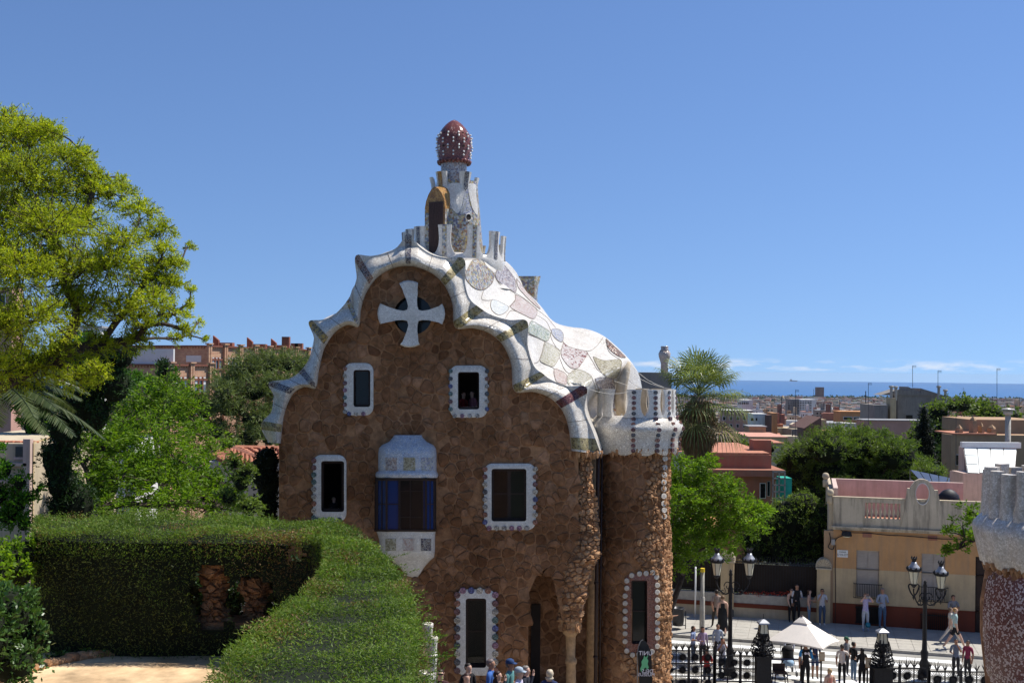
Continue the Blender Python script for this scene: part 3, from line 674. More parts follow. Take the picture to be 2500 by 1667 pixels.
m = MB(); m.grid(rows, 0, True); par = m.build('parapet', M['white_mosaic'], lodge); smooth_angle(par, 50)
def fin(C, rx, ry, a, wb, wm, wt, z0, z1, flare, th, mat, parent, name='battlement', nh=12, rg=.045):
    m = MB(); rows = []
    for i in range(nh+1):
        h = i/nh; hw = wm + (wb-wm)*(1-h)**5 + (wt-wm)*h**3; z = z0 + (z1-z0)*h; sc_ = flare[0] + (flare[1]-flare[0])*h**2
        c = Vector((C.x + rx*sc_*sin(a), C.y - ry*sc_*cos(a), z)); T = Vector((cos(a)*rx, sin(a)*ry, 0)).normalized(); Nn = Vector((sin(a), -cos(a), 0))
        cur = lambda s: Nn*(-(s*s)/(2*rx))          # follows the ring
        q = [c + T*s + cur(s) + Nn*(o_) for s, o_ in ((-hw, 0), (-hw*.6, rg*.66), (0, rg), (hw*.6, rg*.66), (hw, 0), (hw, -th), (0, -th-.02), (-hw, -th))]
        rows.append(q)
    m.grid(rows, 0, True); b = len(m.v)-8; m.f.append(tuple(range(b, b+8))); m.m.append(0)
    return smooth_angle(m.build(name, mat, parent), 55)
s37 = 37/F
for ang, wb in ((-74, .26), (-52, .24), (-9, .40), (22, .36), (48, .34), (75, .34), (105, .35), (135, .35), (165, .35), (200, .35)):
    f_ = fin(PC, 99*s37, 99*s37, radians(ang), wb, .17 if abs(ang) > 40 else .20, .26, zp(1020), zp(951), (1, .985), .1, M['fine_white' if abs(ang) < 90 else 'band_olive' if False else 'plaster_buff'], par)  # rear battlements take a darker plaster that stands in for their shade
    if ang in (-9, 22, 48):
        m = MB()
    if ang in (-9, 22, 48, 75):
        nd = 12
        for q in range(nd):
            y = 958 + (1100-958)*q/(nd-1); rr = interp(y, [950, 1016, 1028, 1047, 1068, 1104], [98, 99, 107, 119, 111, 110])*s37 + .035
            a = radians(ang) ; C0 = Vector((PC.x + rr*sin(a), PC.y - rr*cos(a), zp(y))); T = Vector((cos(a), sin(a), 0)); Nn = Vector((sin(a), -cos(a), 0))
            mm = MB(); nn = 10; rr_ = .078
            r0 = [C0 + T*(rr_*cos(2*pi*k/nn)) + Vector((0,0,rr_*.9*sin(2*pi*k/nn))) for k in range(nn)]
            mm.grid([[p - Nn*.07 for p in r0], [p + Nn*.02 for p in r0]], 0, True); mm.f.append(tuple(range(nn, 2*nn))); mm.m.append(0)
            mm.build('tile_disc', DISCM[0 if q % 3 else 4] if q % 4 else DISCM[6], par)
m = MB(); m.add(ringp(PC, 95*s37, 95*s37, zp(1040), 40), [tuple(range(40))]); m.build('tower_deck', M['plaster_buff'], lodge)
# rough stone fringe under the parapet and the gable foot
m = MB()
for k in range(110):
    a = radians(-95 + 200*k/109) + rd.uniform(-.02,.02); r = (97+rd.uniform(-3,9))*s37; zt_ = zp(1098+rd.uniform(-3,3)); c = Vector((PC.x + r*sin(a), PC.y - r*cos(a), zt_)); s = rd.uniform(.05,.1)
    m.lathe(c, [(s*.5, .05), (s, 0), (s*.7, -.09), (s*.15, -.09-rd.uniform(.03,.2))], 5)
for k in range(16): x = 1392+k*5+rd.uniform(-2,2); c = P(x, 1104+rd.uniform(-3,3), rd.uniform(-.35,.2)); s = rd.uniform(.05,.1); m.lathe(c, [(s*.5,.05),(s,0),(s*.7,-.08),(s*.15,-.2)], 5)
tag(m.build('stone_fringe', M['rock'], lodge), kind='stuff')
# smooth flank where the roof meets the tower deck
m = MB(); m.tube([at(1536,884,39.0), at(1529,905,38.9), at(1519,935,38.9), at(1514,980,38.9), at(1512,1045,38.9)], [.06,.14,.2,.2,.22], 10); m.build('roof_flank', M['plaster_buff'], lodge, True)
# rear bulwark with mosaic
m = MB(); Y = 43.2; rows = [[at(x, y, Y+d) for x, d in ((1250,0),(1270,-.3),(1305,-.3),(xr2,0),(xr2,1.2),(1262,1.2))] for y, xr2 in ((840,1312),(760,1312),(720,1312),(700,1314),(685,1318),(674,1320))]
m.grid(rows, 0, True); b = len(m.v)-6; m.f.append(tuple(range(b, b+6))); m.m.append(0); smooth_angle(m.build('rear_chimney', M['multi_mosaic'], lodge), 40)

# crown of battlements round the chimney foot
CC = at(1108, 640, 39.9); s40 = 39.9/F; zc = lambda y: at(1108, y, 38.6).z
rws = []
for y, r in ((616,112),(622,122),(632,126),(650,120),(672,116),(700,140)): rws.append(ringp(CC, r*s40, r*.8*s40, zc(y), 48))
m = MB(); m.grid(rws, 0, True); crown = m.build('crown_base', M['fine_white'], lodge, True)
m = MB(); m.add(ringp(CC, 118*s40, 118*.8*s40, zc(628), 40), [tuple(range(40))]); m.build('crown_deck', M['plaster_buff'], lodge)
for ang, mt in ((-80,'fine_white'), (-60,'fine_white'), (-40,'fine_white'), (-8,'fine_white'), (25,'fine_white'), (56,'fine_white'), (84,'fine_white'), (120,'plaster_buff'), (150,'plaster_buff'), (180,'fine_white'), (212,'fine_white'), (242,'fine_white')):
    a = radians(ang); yt = interp(ang, [-80,-40,-8,25,56,84,120,242], [560,552,550,550,560,567,582,575])
    b_ = fin(CC, 122*s40, 122*.8*s40, a, .50 if abs(ang) < 60 else .36, .19, .24, zc(628), zc(yt) + (.0), (1, 1.02), .1, M[mt], crown)
    # stripe
    T = Vector((cos(a), sin(a)*.8, 0)).normalized(); Nn = Vector((sin(a), -cos(a), 0)); rr = 122*s40
    rows = []
    for q in range(9):
        h = q/8; sc_ = 1+.02*h*h; c = Vector((CC.x+rr*sc_*sin(a), CC.y-rr*.8*sc_*cos(a), zc(628)+(zc(yt)-zc(628))*h)); rows.append([c - T*.075 + Nn*.05, c + Nn*.062, c + T*.075 + Nn*.05])
    if mt == 'fine_white': mm = MB(); mm.grid(rows); mm.build('mosaic_stripe', M['band_dark' if ang in (-40, 56) else 'multi_mosaic'], b_, True)
# chimney tower
bod = [(640,1108,74),(610,1108,72),(560,1108,67),(510,1110,61),(480,1114,54),(459,1116,51),(446,1116,50)]
m = MB(); m.grid(px_lathe(bod, 39.9, 48), 0, True); stk = m.build('chimney', M['multi_mosaic'], lodge, True)
bm = bmesh.new(); bm.from_mesh(stk.data); stb = BVHTree.FromBMesh(bm); bm.free()
c1 = lambda L_: [(850 + x/3.484, 250 + y/3.484) for x, y in L_]
drape(c1([(838,700),(850,790),(872,870),(905,930),(935,942),(958,905),(975,830),(982,700)]), stb, .012, 'mosaic_scale', M['fine_white'], stk, 5)
drape(c1([(1020,700),(1030,800),(1055,900),(1085,950),(1100,950),(1098,860),(1085,780),(1082,700)]), stb, .012, 'mosaic_scale', M['fine_white'], stk, 5)
drape(c1([(985,700),(980,830),(962,900),(960,940),(1050,950),(1030,860),(1022,790),(1018,700)]), stb, .010, 'mosaic_scale', M['scale_blue'], stk, 5)
m = MB(); hc = (1143.5, 531)
for r0, r1, d0 in ((6.5, 9, 0),):
    ring_ = []
    for rr in (9, 8.6, 7, 6.6): ring_.append([])
    for k in range(16):
        t = 2*pi*k/16
        for q, (rr, o_) in enumerate(((9.5,.0),(8.6,.04),(7.2,.04),(6.6,-.02))):
            x, y = hc[0]+rr*.85*cos(t), hc[1]+rr*sin(t)*1.1; h = stb.ray_cast(CAMP, ray(x, y).normalized()); ring_[q].append(h[0]+Vector((.3,-1,0)).normalized()*o_)
    m.grid(ring_, 0, True)
m.build('flue_ring', M['fine_white'], stk, True)
drape([(hc[0]+6*cos(t), hc[1]+7.6*sin(t)) for t in (k*pi/5 for k in range(10))], stb, .016, 'flue_hole', M['inner_dark'], stk, 3)
# arched hood with plank door
ho = [(1037,636),(1037,560),(1037,510),(1040,492),(1046,475),(1054,461),(1061,456),(1070,461),(1079,473),(1085,490),(1087,510),(1086,560),(1085,636)]
m = MB(); fr0 = [at(x, y, 38.72) for x, y in ho]; fr1 = [at(x+(6 if x > 1061 else 2), y+(1 if y < 500 else 0), 38.9) for x, y in ho]; bk = [at(1112+(x-1061)*.85, y-4, 39.6) for x, y in ho]
m.grid([fr0, fr1, [a.lerp(b, .4) for a, b in zip(fr1, bk)], bk]); t0 = len(m.v)
dz = [(1047,494),(1082,492),(1082,640),(1047,640)]
tri = geometry.tessellate_polygon([fr0]); m.add(fr0, [tuple(t) for t in tri])
mi = [1 if CZ + 0 > 0 and (sum(m.v[i][2] for i in f)/len(f)) > at(1060, 528, 38.8).z else 0 for f in m.f]; m.m = mi
hood = smooth_angle(m.build('door_hood', [M['multi_mosaic'], M['gold_mosaic']], lodge), 50)
drape_pts = [(1039,520),(1041,495),(1047,476),(1055,463),(1061,459),(1069,463),(1078,476),(1084,495),(1085,520)]
mm = MB(); pf = [at(x, y, 38.70) for x, y in drape_pts]; tri = geometry.tessellate_polygon([pf]); mm.add(pf, [tuple(t) for t in tri]); mm.build('mosaic_panel', M['gold_mosaic'], hood)
door = MB(); door.prism([at(x, y, 38.66) for x, y in dz], (0, .02, 0)); dr_ = door.build('door', M['door_wood'], lodge)
for q in range(6):
    x0, x1 = 1047+q*5.83+.5, 1047+(q+1)*5.83-.5; mm = MB(); mm.prism([at(x0, 494.5, 38.63), at(x1, 494.5, 38.63), at(x1, 640, 38.63), at(x0, 640, 38.63)], (0, .028, 0)); mm.build('plank', M['door_wood'], dr_)
# upper crown
UC = at(1109, 460, 39.9); zu = lambda y: at(1109, y, 39.2).z
m = MB(); m.grid([ringp(UC, r*s40, r*s40, zu(y), 32) for y, r in ((480,49),(470,52),(462,53),(460,48),(470,30))], 0, True); uc = m.build('upper_crown', M['fine_white'], lodge, True)
for ang in (-33, 33, -92, 92, -148, 148):
    b_ = fin(UC, 52*s40, 52*s40, radians(ang), .38, .2, .23, zu(470), zu(419 if abs(ang) < 60 else 427), (1, 1.12), .09, M['fine_white'], uc)
    a = radians(ang); T = Vector((cos(a), sin(a), 0)); Nn = Vector((sin(a), -cos(a), 0)); rows = []
    for q in range(9):
        h = q/8; sc_ = 1+.12*h*h; rr = 52*s40*sc_; c = Vector((UC.x+rr*sin(a), UC.y-rr*cos(a), zu(470)+(zu(419)-zu(470))*h*.99)); rows.append([c-T*.09+Nn*.052, c+Nn*.064, c+T*.09+Nn*.052])
    if abs(ang) < 60: mm = MB(); mm.grid(rows); mm.build('mosaic_stripe', M['gold_mosaic' if ang < 0 else 'band_dark'], b_, True)
# neck and mushroom cap
m = MB(); m.grid(px_lathe([(470,1109,30),(440,1108,30),(425,1108,31),(405,1108,32),(392,1108,32)], 39.9, 32), 0, True); m.build('chimney_neck', M['scale_grey'], lodge, True)
cap_ = [(400,1109,36),(396,1109,39),(392,1109,38),(380,1109,40),(365,1109,41.5),(350,1109,42),(338,1109,41),(326,1109,36),(316,1109,29.5),(307,1109,22),(300,1109,14),(296,1109,8),(293,1109,0.5)]
m = MB(); m.grid(px_lathe(cap_, 39.9, 48), 0, True)
for k in range(24):
    a = 2*pi*k/24; c = at(1109, 398, 39.9); rr = 37.5*s40; c += Vector((rr*cos(a), rr*sin(a), 0)); m.lathe(c, [(.07,.06),(.07,0),(.035,-.075)], 6)
cup = m.build('chimney_cap', M['cupola_red'], lodge, True)
m = MB(); hm = MB(); row_y = [(330,20),(338,20),(345,20),(353,20),(361,20),(368,20),(376,20),(384,20)]
for q, (y, n) in enumerate(row_y):
    r = interp(y, [p[0] for p in cap_][::-1], [p[2] for p in cap_][::-1])*s40
    for k in range(n):
        if (k + q//2) % 2: 
            if q % 2 == 0 and (k+q) % 4 == 1:
                a = 2*pi*k/n; c = at(1109, y+2, 39.9) + Vector((r*cos(a), r*sin(a), 0)); dd = Vector((cos(a), sin(a), 0)); hm.tube([c - dd*.03, c + dd*.012], .045, 8)
            continue
        a = 2*pi*k/n; c = at(1109, y, 39.9) + Vector((r*cos(a), r*sin(a), 0)); dd = Vector((cos(a), sin(a), .1))
        m.tube([c, c + dd*.035], [.028, .028], 7); m.lathe(c + dd*.035 + Vector((0,0,-.02)), [(.001,-.024),(.028,-.022),(.032,.008),(.024,.028),(.001,.036)], 7)
tag(m.build('knob', M['knob_white'], cup, True), kind='stuff'); tag(hm.build('vent_hole', M['inner_dark'], cup), kind='stuff')
# bird netting from the roof corner over the battlements
m = MB()
for p0, p1 in (((1530,905,38.6),(1646,951,37.6)), ((1526,920,38.6),(1592,953,37)), ((1500,930,38.3),(1646,952,37.6)), ((1440,950,36.8),(1540,955,36.9)), ((1538,890,39),(1620,945,39))):
    a, b = at(*p0), at(*p1); m.tube([a.lerp(b, t) - Vector((0,0,.12*sin(pi*t))) for t in (0,.25,.5,.75,1)], .007, 3)
m.build('net_line', M['knob_white'], lodge)
# ---------------- ground, sea, terrace ----------------
plain('asphalt', (.13,.125,.12), .9, .2, 1.5, .2)
plain('far_ground', (.09,.10,.065), .95, .5, .02, 0)
stonemat('sand', [(.56,.41,.25), (.60,.45,.28)], 1.6, .3, .02)
m_, nt_, b_ = newmat('sea'); b_.inputs['Roughness'].default_value = .35; b_.inputs['Specular IOR Level'].default_value = .25
t_ = nt_.nodes.new('ShaderNodeTexCoord'); mp_ = nt_.nodes.new('ShaderNodeMapping'); mp_.inputs['Scale'].default_value = (.0004, .0016, 1); nt_.links.new(t_.outputs['Object'], mp_.inputs[0])
nt_.links.new(ramp(nt_, [(.35, (.014,.095,.25)), (.65, (.02,.12,.30))], noise(nt_, 1, 6, .7, mp_.outputs[0])), b_.inputs['Base Color'])
TZ = lambda Y: interp(Y, [-50, 62, 75, 110, 200, 400, 1000, 2500, 6300, 6500, 9000], [0, 0, -2, -6, -14, -30, -62, -97, -136, -142, -150])
m = MB(); ys = [-60, 20, 40, 62, 75, 90, 110, 150, 200, 300, 400, 600, 1000, 1600, 2500, 4000, 5200, 6300, 6500, 9000]; xs = [-1, -.7, -.45, -.3, -.15, 0, .15, .3, .45, .7, 1]
m.grid([[(x*(120 + abs(y)*1.0), y, TZ(y) - .03) for x in xs] for y in ys]); tag(m.build('ground', M['far_ground']), kind='structure')
m = MB(); SZ = CZ - 150; n = 60
arc = [(22000*sin(-.9+1.8*k/n), 22000*cos(-.9+1.8*k/n), SZ) for k in range(n+1)]
m.grid([[(p[0]*f, p[1]*f, SZ) for p in arc] for f in (.27, .5, .75, 1.0)]); tag(m.build('sea', M['sea']), kind='structure')

HZ = 8.75; TZR = 6.6
def H(px, py, z=HZ): return atz(px, py, z)
# ---------------- leaves ----------------
def leaf_mesh(name, c, d, ln, wd, mats, parent=None, kind=None, midx=None, bend=0):
    n = len(c); d = d/np.linalg.norm(d, axis=1, keepdims=True); r = rng.normal(size=(n, 3)); s = np.cross(d, r); s /= np.linalg.norm(s, axis=1, keepdims=True)
    ln = np.asarray(ln).reshape(-1, 1)*np.ones((n, 1)); wd = np.asarray(wd).reshape(-1, 1)*np.ones((n, 1))
    V = np.empty((n, 4, 3)); V[:, 0] = c; V[:, 1] = c + d*ln*.45 + s*wd*.5; V[:, 2] = c + d*ln; V[:, 3] = c + d*ln*.45 - s*wd*.5
    me = D.meshes.new(name); me.vertices.add(4*n); me.vertices.foreach_set('co', V.reshape(-1)); me.loops.add(4*n); me.loops.foreach_set('vertex_index', np.arange(4*n, dtype=np.int32))
    me.polygons.add(n); me.polygons.foreach_set('loop_start', np.arange(n, dtype=np.int32)*4); me.polygons.foreach_set('loop_total', np.full(n, 4, np.int32))
    for x in (mats if isinstance(mats, (list, tuple)) else [mats]): me.materials.append(x)
    if midx is not None: me.polygons.foreach_set('material_index', midx.astype(np.int32))
    me.update(calc_edges=True); o = D.objects.new(name, me); adopt(o, parent); return tag(o, kind=kind)
leafmat('leaf_lime', [(.22,.30,.014), (.31,.38,.02), (.42,.44,.025), (.24,.33,.016), (.47,.46,.03)], .5)
leafmat('leaf_green', [(.045,.12,.010), (.075,.19,.014), (.10,.24,.018), (.05,.13,.012)], .4)
leafmat('leaf_bright', [(.085,.175,.010), (.13,.24,.014), (.18,.28,.02), (.065,.14,.010)], .48)
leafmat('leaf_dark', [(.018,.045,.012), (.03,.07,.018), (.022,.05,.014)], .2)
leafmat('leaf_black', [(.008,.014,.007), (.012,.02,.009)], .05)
leafmat('leaf_pine', [(.09,.13,.04), (.13,.175,.06), (.17,.21,.08), (.08,.11,.035)], .3)
leafmat('leaf_pine_dark', [(.07,.12,.024), (.11,.17,.035), (.15,.21,.05)], .45)
leafmat('leaf_grey', [(.10,.12,.06), (.15,.17,.09), (.08,.10,.05)], .25)
leafmat('leaf_plane', [(.08,.13,.028), (.13,.19,.04), (.17,.235,.06), (.065,.11,.024)], .42)
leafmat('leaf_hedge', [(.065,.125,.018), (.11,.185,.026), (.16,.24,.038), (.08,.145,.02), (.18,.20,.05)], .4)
leafmat('leaf_hedge_shaded', [(.05,.07,.016), (.09,.12,.026), (.13,.16,.038), (.035,.05,.013)], .3)  # darker copy of the hedge leaf, shade of the face put into its colour
leafmat('leaf_brown', [(.15,.085,.03), (.20,.12,.045), (.12,.09,.03)], .2)
leafmat('leaf_shrub', [(.03,.075,.018), (.06,.12,.03), (.09,.17,.045)], .25, .35)
leafmat('leaf_palm', [(.10,.14,.04), (.16,.20,.08), (.24,.27,.13)], .35, .35)
leafmat('leaf_palm_dark', [(.035,.055,.02), (.06,.085,.035), (.10,.12,.06)], .2, .35)
leafmat('leaf_thatch', [(.16,.11,.06), (.24,.17,.09), (.12,.08,.045)], .15)
leafmat('flower_pink', [(.5,.05,.2), (.6,.1,.3)], .3); leafmat('flower_red', [(.45,.04,.03), (.5,.1,.08)], .3); leafmat('leaf_lavender', [(.16,.18,.2), (.22,.24,.25), (.12,.15,.13)], .2)
plain('bark', (.055,.04,.03), .9, .35, 8, .5); plain('bark_grey', (.16,.12,.09), .9, .35, 8, .5); plain('inner_shade', (.008,.012,.004), 1, .4, 3, 0)  # last one: near-black core colour standing in for shade among leaves
def crown_leaves(clumps, dens, ll, lw, up=.25, tw=.55, per=26, flat=1.0):
    # twigs leave every clump, leaves sit in rows along each twig
    C_, D_ = [], []; twigs = []
    for c, r in clumps:
        r = np.array(r); vol = r[0]*r[1]*r[2]; n = max(8, int(2.1*dens*3.14*r[0]*r[2]/(ll*lw*.5)/per))
        u = rng.normal(size=(n, 3)); u /= np.linalg.norm(u, axis=1, keepdims=True)
        u[:, 2] = np.where((u[:, 2] < 0) & (rng.random(n) < .5), -u[:, 2], u[:, 2])
        rad = rng.uniform(.0, 1.0, n)**.5; st = np.array(c) + u*r*(rad*.85)[:, None]; 
        dirn = u + rng.normal(size=(n, 3))*.45 + np.array([0, 0, up]); dirn /= np.linalg.norm(dirn, axis=1, keepdims=True)
        L_ = tw*rng.uniform(.5, 1.2, n)*np.mean(r)
        twigs.append((st, dirn, L_))
        t = rng.random((n, per)); sag = -.25*t**2
        p = st[:, None] + dirn[:, None]*(L_[:, None]*t)[..., None]; p[..., 2] += sag*L_[:, None]
        p += rng.normal(size=p.shape)*ll*.35
        dd = dirn[:, None]*.8 + rng.normal(size=p.shape)*.7; dd[..., 2] *= flat
        C_.append(p.reshape(-1, 3)); D_.append(dd.reshape(-1, 3))
    return np.concatenate(C_), np.concatenate(D_), twigs
def tree(name, base, clumps, mat, label, cat='tree', ll=.08, lw=.035, dens=1.6, per=26, trunk_r=.15, bark='bark', fork=.45, group=None, up=.25, tw=.55, nbr=3, inner=False, kind=None, twig=True, flat=1.0, core=.0):
    base = Vector(base); t = empty(name, base, label, cat, group)
    cl = [(c, r if isinstance(r, (tuple, list)) else (r, r, r*.8)) for c, r in clumps]
    cen = sum((Vector(c) for c, r in cl), Vector())/len(cl); zmin = min(c[2]-r[2] for c, r in cl)
    fk = base.lerp(cen, .5); fk.z = base.z + (cen.z-base.z)*fork
    m = MB(); mid = base.lerp(fk, .5) + Vector((random.uniform(-.1,.1), random.uniform(-.1,.1), 0))*(fk-base).length*.2
    m.tube([base, mid, fk], [trunk_r*1.2, trunk_r, trunk_r*.8], 8); m.build('trunk', M[bark], t, True)
    b = MB(); order = sorted(range(len(cl)), key=lambda i: (Vector(cl[i][0])-fk).length); par = {}; pos = {i: Vector(cl[i][0]) for i in order}
    for q, i in enumerate(order):
        best, bd_ = -1, (pos[i]-fk).length*1.0
        for j in order[:q]:
            d_ = (pos[i]-pos[j]).length + .35*(pos[j]-fk).length
            if d_ < bd_: best, bd_ = j, d_
        par[i] = best
    wt = {i: 1.0 for i in order}
    for i in order[::-1]:
        if par[i] >= 0: wt[par[i]] += wt[i]
    tot = sum(wt[i] for i in order if par[i] < 0)
    for i in order:
        c, r = pos[i], cl[i][1]; s0 = fk if par[i] < 0 else pos[par[i]]; d = c - s0
        h = s0.lerp(c, .5) + Vector((random.uniform(-.1,.1), random.uniform(-.1,.1), random.uniform(.0,.14)))*d.length
        r0 = max(.012, trunk_r*.8*sqrt(wt[i]/tot)); r1 = max(.008, trunk_r*.8*sqrt(max(.25, wt[i]-1)/tot))
        b.tube(catmull([s0, h, c], 3), [r0 + (r1-r0)*k/6 for k in range(7)], 6, cap=False)
        for k in range(nbr):
            u = Vector((random.gauss(0,1), random.gauss(0,1), random.gauss(.3,.8))).normalized(); e = c + Vector((u.x*r[0], u.y*r[1], u.z*r[2]))*.9; s = h.lerp(c, random.uniform(0, 1)); rr = max(.01, r1*.45)
            b.tube(catmull([s, s.lerp(e, .5) + Vector((random.uniform(-.1,.1),0,random.uniform(-.15,.1)))*r[0], e], 2), [rr, rr*.8, rr*.6, rr*.4, rr*.2], 4, cap=False)
    P_, Dn, tws = crown_leaves(cl, dens, ll, lw, up, tw, per, flat)
    if twig:
        for st, dn, L_ in tws:
            for i in range(0, len(st), 3):
                a = Vector(st[i]); e = a + Vector(dn[i])*L_[i]; b.tube([a, a.lerp(e, .6), e], [trunk_r*.06, trunk_r*.045, trunk_r*.02], 3, cap=False)
    b.build('branches', M[bark], t, fix=False)
    n = len(P_); ll_ = ll*rng.uniform(.6, 1.3, n); leaf_mesh('crown', P_, Dn, ll_, lw*rng.uniform(.7, 1.2, n), M[mat], t)
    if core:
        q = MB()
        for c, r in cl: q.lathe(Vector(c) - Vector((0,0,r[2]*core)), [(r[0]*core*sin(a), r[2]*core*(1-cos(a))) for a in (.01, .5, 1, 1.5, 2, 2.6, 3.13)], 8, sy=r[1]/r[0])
        q.build('shade_core', M['inner_shade'], t)  # near-black cores paint the shade inside the crown
    return t
def cl(px, py, Y, rx, ry=None, rd_=None):
    ry = ry or rx; k = Y/F; return (tuple(at(px, py, Y)), (rx*k, (rd_ or rx)*k, ry*k))
def gb(px, Y, z=None): p = at(px, 900, Y); return Vector((p.x, p.y, TZ(Y) if z is None else z))

# terrace, sand path
hin = [(90,1292),(200,1297),(350,1301),(550,1301),(700,1306),(775,1316),(792,1345),(786,1388),(735,1445),(662,1500),(590,1560),(545,1615),(522,1680),(515,1800),(512,1960)]
hout = [(82,1278),(100,1256),(200,1250),(350,1248),(500,1251),(650,1258),(780,1268),(860,1288),(920,1328),(965,1378),(1000,1432),(1020,1500),(1022,1580),(1012,1690),(1010,1850),(1005,1990)]
m = MB(); ot = [H(x, y, TZR) for x, y in [(1000, 2400), (1060,2000)]]; ho_ = [H(x, y) for x, y in hout[::-1]]
tp = [Vector((-26, 2, TZR)), Vector((ho_[0].x+.5, 2, TZR))] + [Vector((p.x+.3, p.y+.3, TZR)) for p in ho_] + [Vector((-26, H(90,1270).y+.5, TZR))]
tri = geometry.tessellate_polygon([tp]); m.add(tp, [tuple(t) for t in tri]); tag(m.build('path', M['sand']), kind='structure')
m = MB(); m.grid([[p - Vector((0,0,.02)) for p in tp], [Vector((p.x, p.y, -.5)) for p in tp]], 0, True); tag(m.build('terrace_wall', M['mortar']), kind='structure')

# clipped hedge
hedge = empty('clipped_hedge', H(480, 1620, TZR), 'long curving clipped cypress hedge, sunlit flat top and shaded face with bare gaps', 'hedge')
NH = 44
def resamp(pts, n):
    V = catmull([H(x, y) for x, y in pts], 5); L_ = [0]
    for i in range(1, len(V)): L_.append(L_[-1] + (V[i]-V[i-1]).length)
    o = []
    for k in range(n):
        t = L_[-1]*k/(n-1); i = max(1, min(len(V)-1, int(np.searchsorted(L_, t)))); f = (t-L_[i-1])/max(1e-6, L_[i]-L_[i-1]); o.append(V[i-1].lerp(V[i], f))
    return o
# pair the edges by length so that the cross sections stay square
A_ = resamp(hin, NH); B_ = resamp(hout, NH)
GAPS = [(468, 566, 1372, 1545), (555, 675, 1405, 1545), (700, 745, 1330, 1375)]
def ingap(p, g=0):
    x, y = topx(p)
    for i, (x0, x1, y0, y1) in enumerate(GAPS):
        cx, cy = (x0+x1)/2, (y0+y1)/2; q = ((x-cx)/((x1-x0)/2+g))**2 + ((y-cy)/((y1-y0)/2+g))**2
        if q < 1 and p.y > 15: return True
    return False
bdm = MB(); top = []; pts_all = []
def sag(p): return sin(p.x*1.7)*.035 + sin(p.y*2.3+p.x)*.03
for i in range(NH):
    a, b = A_[i], B_[i]; d = (b-a).normalized(); ins = .16
    a2, b2 = a + d*ins, b - d*ins; top.append((a, b, a2, b2))
sec = []
for a, b, a2, b2 in top: sec.append([Vector((a2.x,a2.y,TZR)), Vector((a2.x,a2.y,TZR+1.2)), Vector((a2.x,a2.y,HZ-.2)), a2.lerp(b2,.12)-Vector((0,0,.1)), a2.lerp(b2,.5)-Vector((0,0,.08)), b2.lerp(a2,.12)-Vector((0,0,.1)), Vector((b2.x,b2.y,HZ-.25)), Vector((b2.x,b2.y,TZR+1)), Vector((b2.x,b2.y,TZR))])
# finer grid so that gaps can be cut
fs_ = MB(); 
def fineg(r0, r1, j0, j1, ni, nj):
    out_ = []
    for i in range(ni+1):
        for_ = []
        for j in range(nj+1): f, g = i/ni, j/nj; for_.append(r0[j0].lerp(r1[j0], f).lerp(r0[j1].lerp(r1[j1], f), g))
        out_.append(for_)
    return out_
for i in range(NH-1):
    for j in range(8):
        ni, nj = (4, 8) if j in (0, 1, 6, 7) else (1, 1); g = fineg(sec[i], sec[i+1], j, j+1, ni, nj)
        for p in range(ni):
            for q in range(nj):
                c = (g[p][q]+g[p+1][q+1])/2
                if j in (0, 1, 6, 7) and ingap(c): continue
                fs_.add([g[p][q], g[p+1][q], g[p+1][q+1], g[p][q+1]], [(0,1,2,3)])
fs_.build('shade_mass', M['inner_shade'], hedge)  # near-black body, painted shade seen between the hedge leaves
C_, D_, MI = [], [], []
rnd = np.random.default_rng(11)
def scat(p0, p1, p2, p3, n, nrm, depth, mi, cut):   # quad a,b (near), c,d
    u, v = rnd.random(n), rnd.random(n); a = [np.array(x) for x in (p0, p1, p2, p3)]
    p = (a[0]*(1-u)[:, None] + a[1]*u[:, None])*(1-v)[:, None] + (a[3]*(1-u)[:, None] + a[2]*u[:, None])*v[:, None]
    N_ = np.array(nrm); p += N_*(rnd.random(n)[:, None]**1.5*depth - .13 + .05*np.sin(p[:, :1]*3.1+p[:, 2:]*2.7) + .04*np.sin(p[:, 1:2]*5.3))
    dd = N_*rnd.uniform(.3, 1.1, (n, 1)) + rnd.normal(size=(n, 3))*.6 + np.array([0, 0, .25])
    if cut:
        k = np.array([not ingap(Vector(q), rnd.uniform(-6, 5)) or rnd.random() < .03 for q in p]); p, dd = p[k], dd[k]
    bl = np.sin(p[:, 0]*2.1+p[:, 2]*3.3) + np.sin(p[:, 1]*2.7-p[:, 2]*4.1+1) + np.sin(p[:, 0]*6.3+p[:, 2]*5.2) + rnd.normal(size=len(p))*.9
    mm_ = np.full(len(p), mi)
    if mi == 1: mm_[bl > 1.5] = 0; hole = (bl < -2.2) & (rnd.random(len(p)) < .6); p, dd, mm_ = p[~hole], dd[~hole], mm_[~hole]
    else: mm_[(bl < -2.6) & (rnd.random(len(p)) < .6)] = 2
    C_.append(p); D_.append(dd*np.array([1,1,.35 if nrm[2] > .9 else 1])); MI.append(mm_)
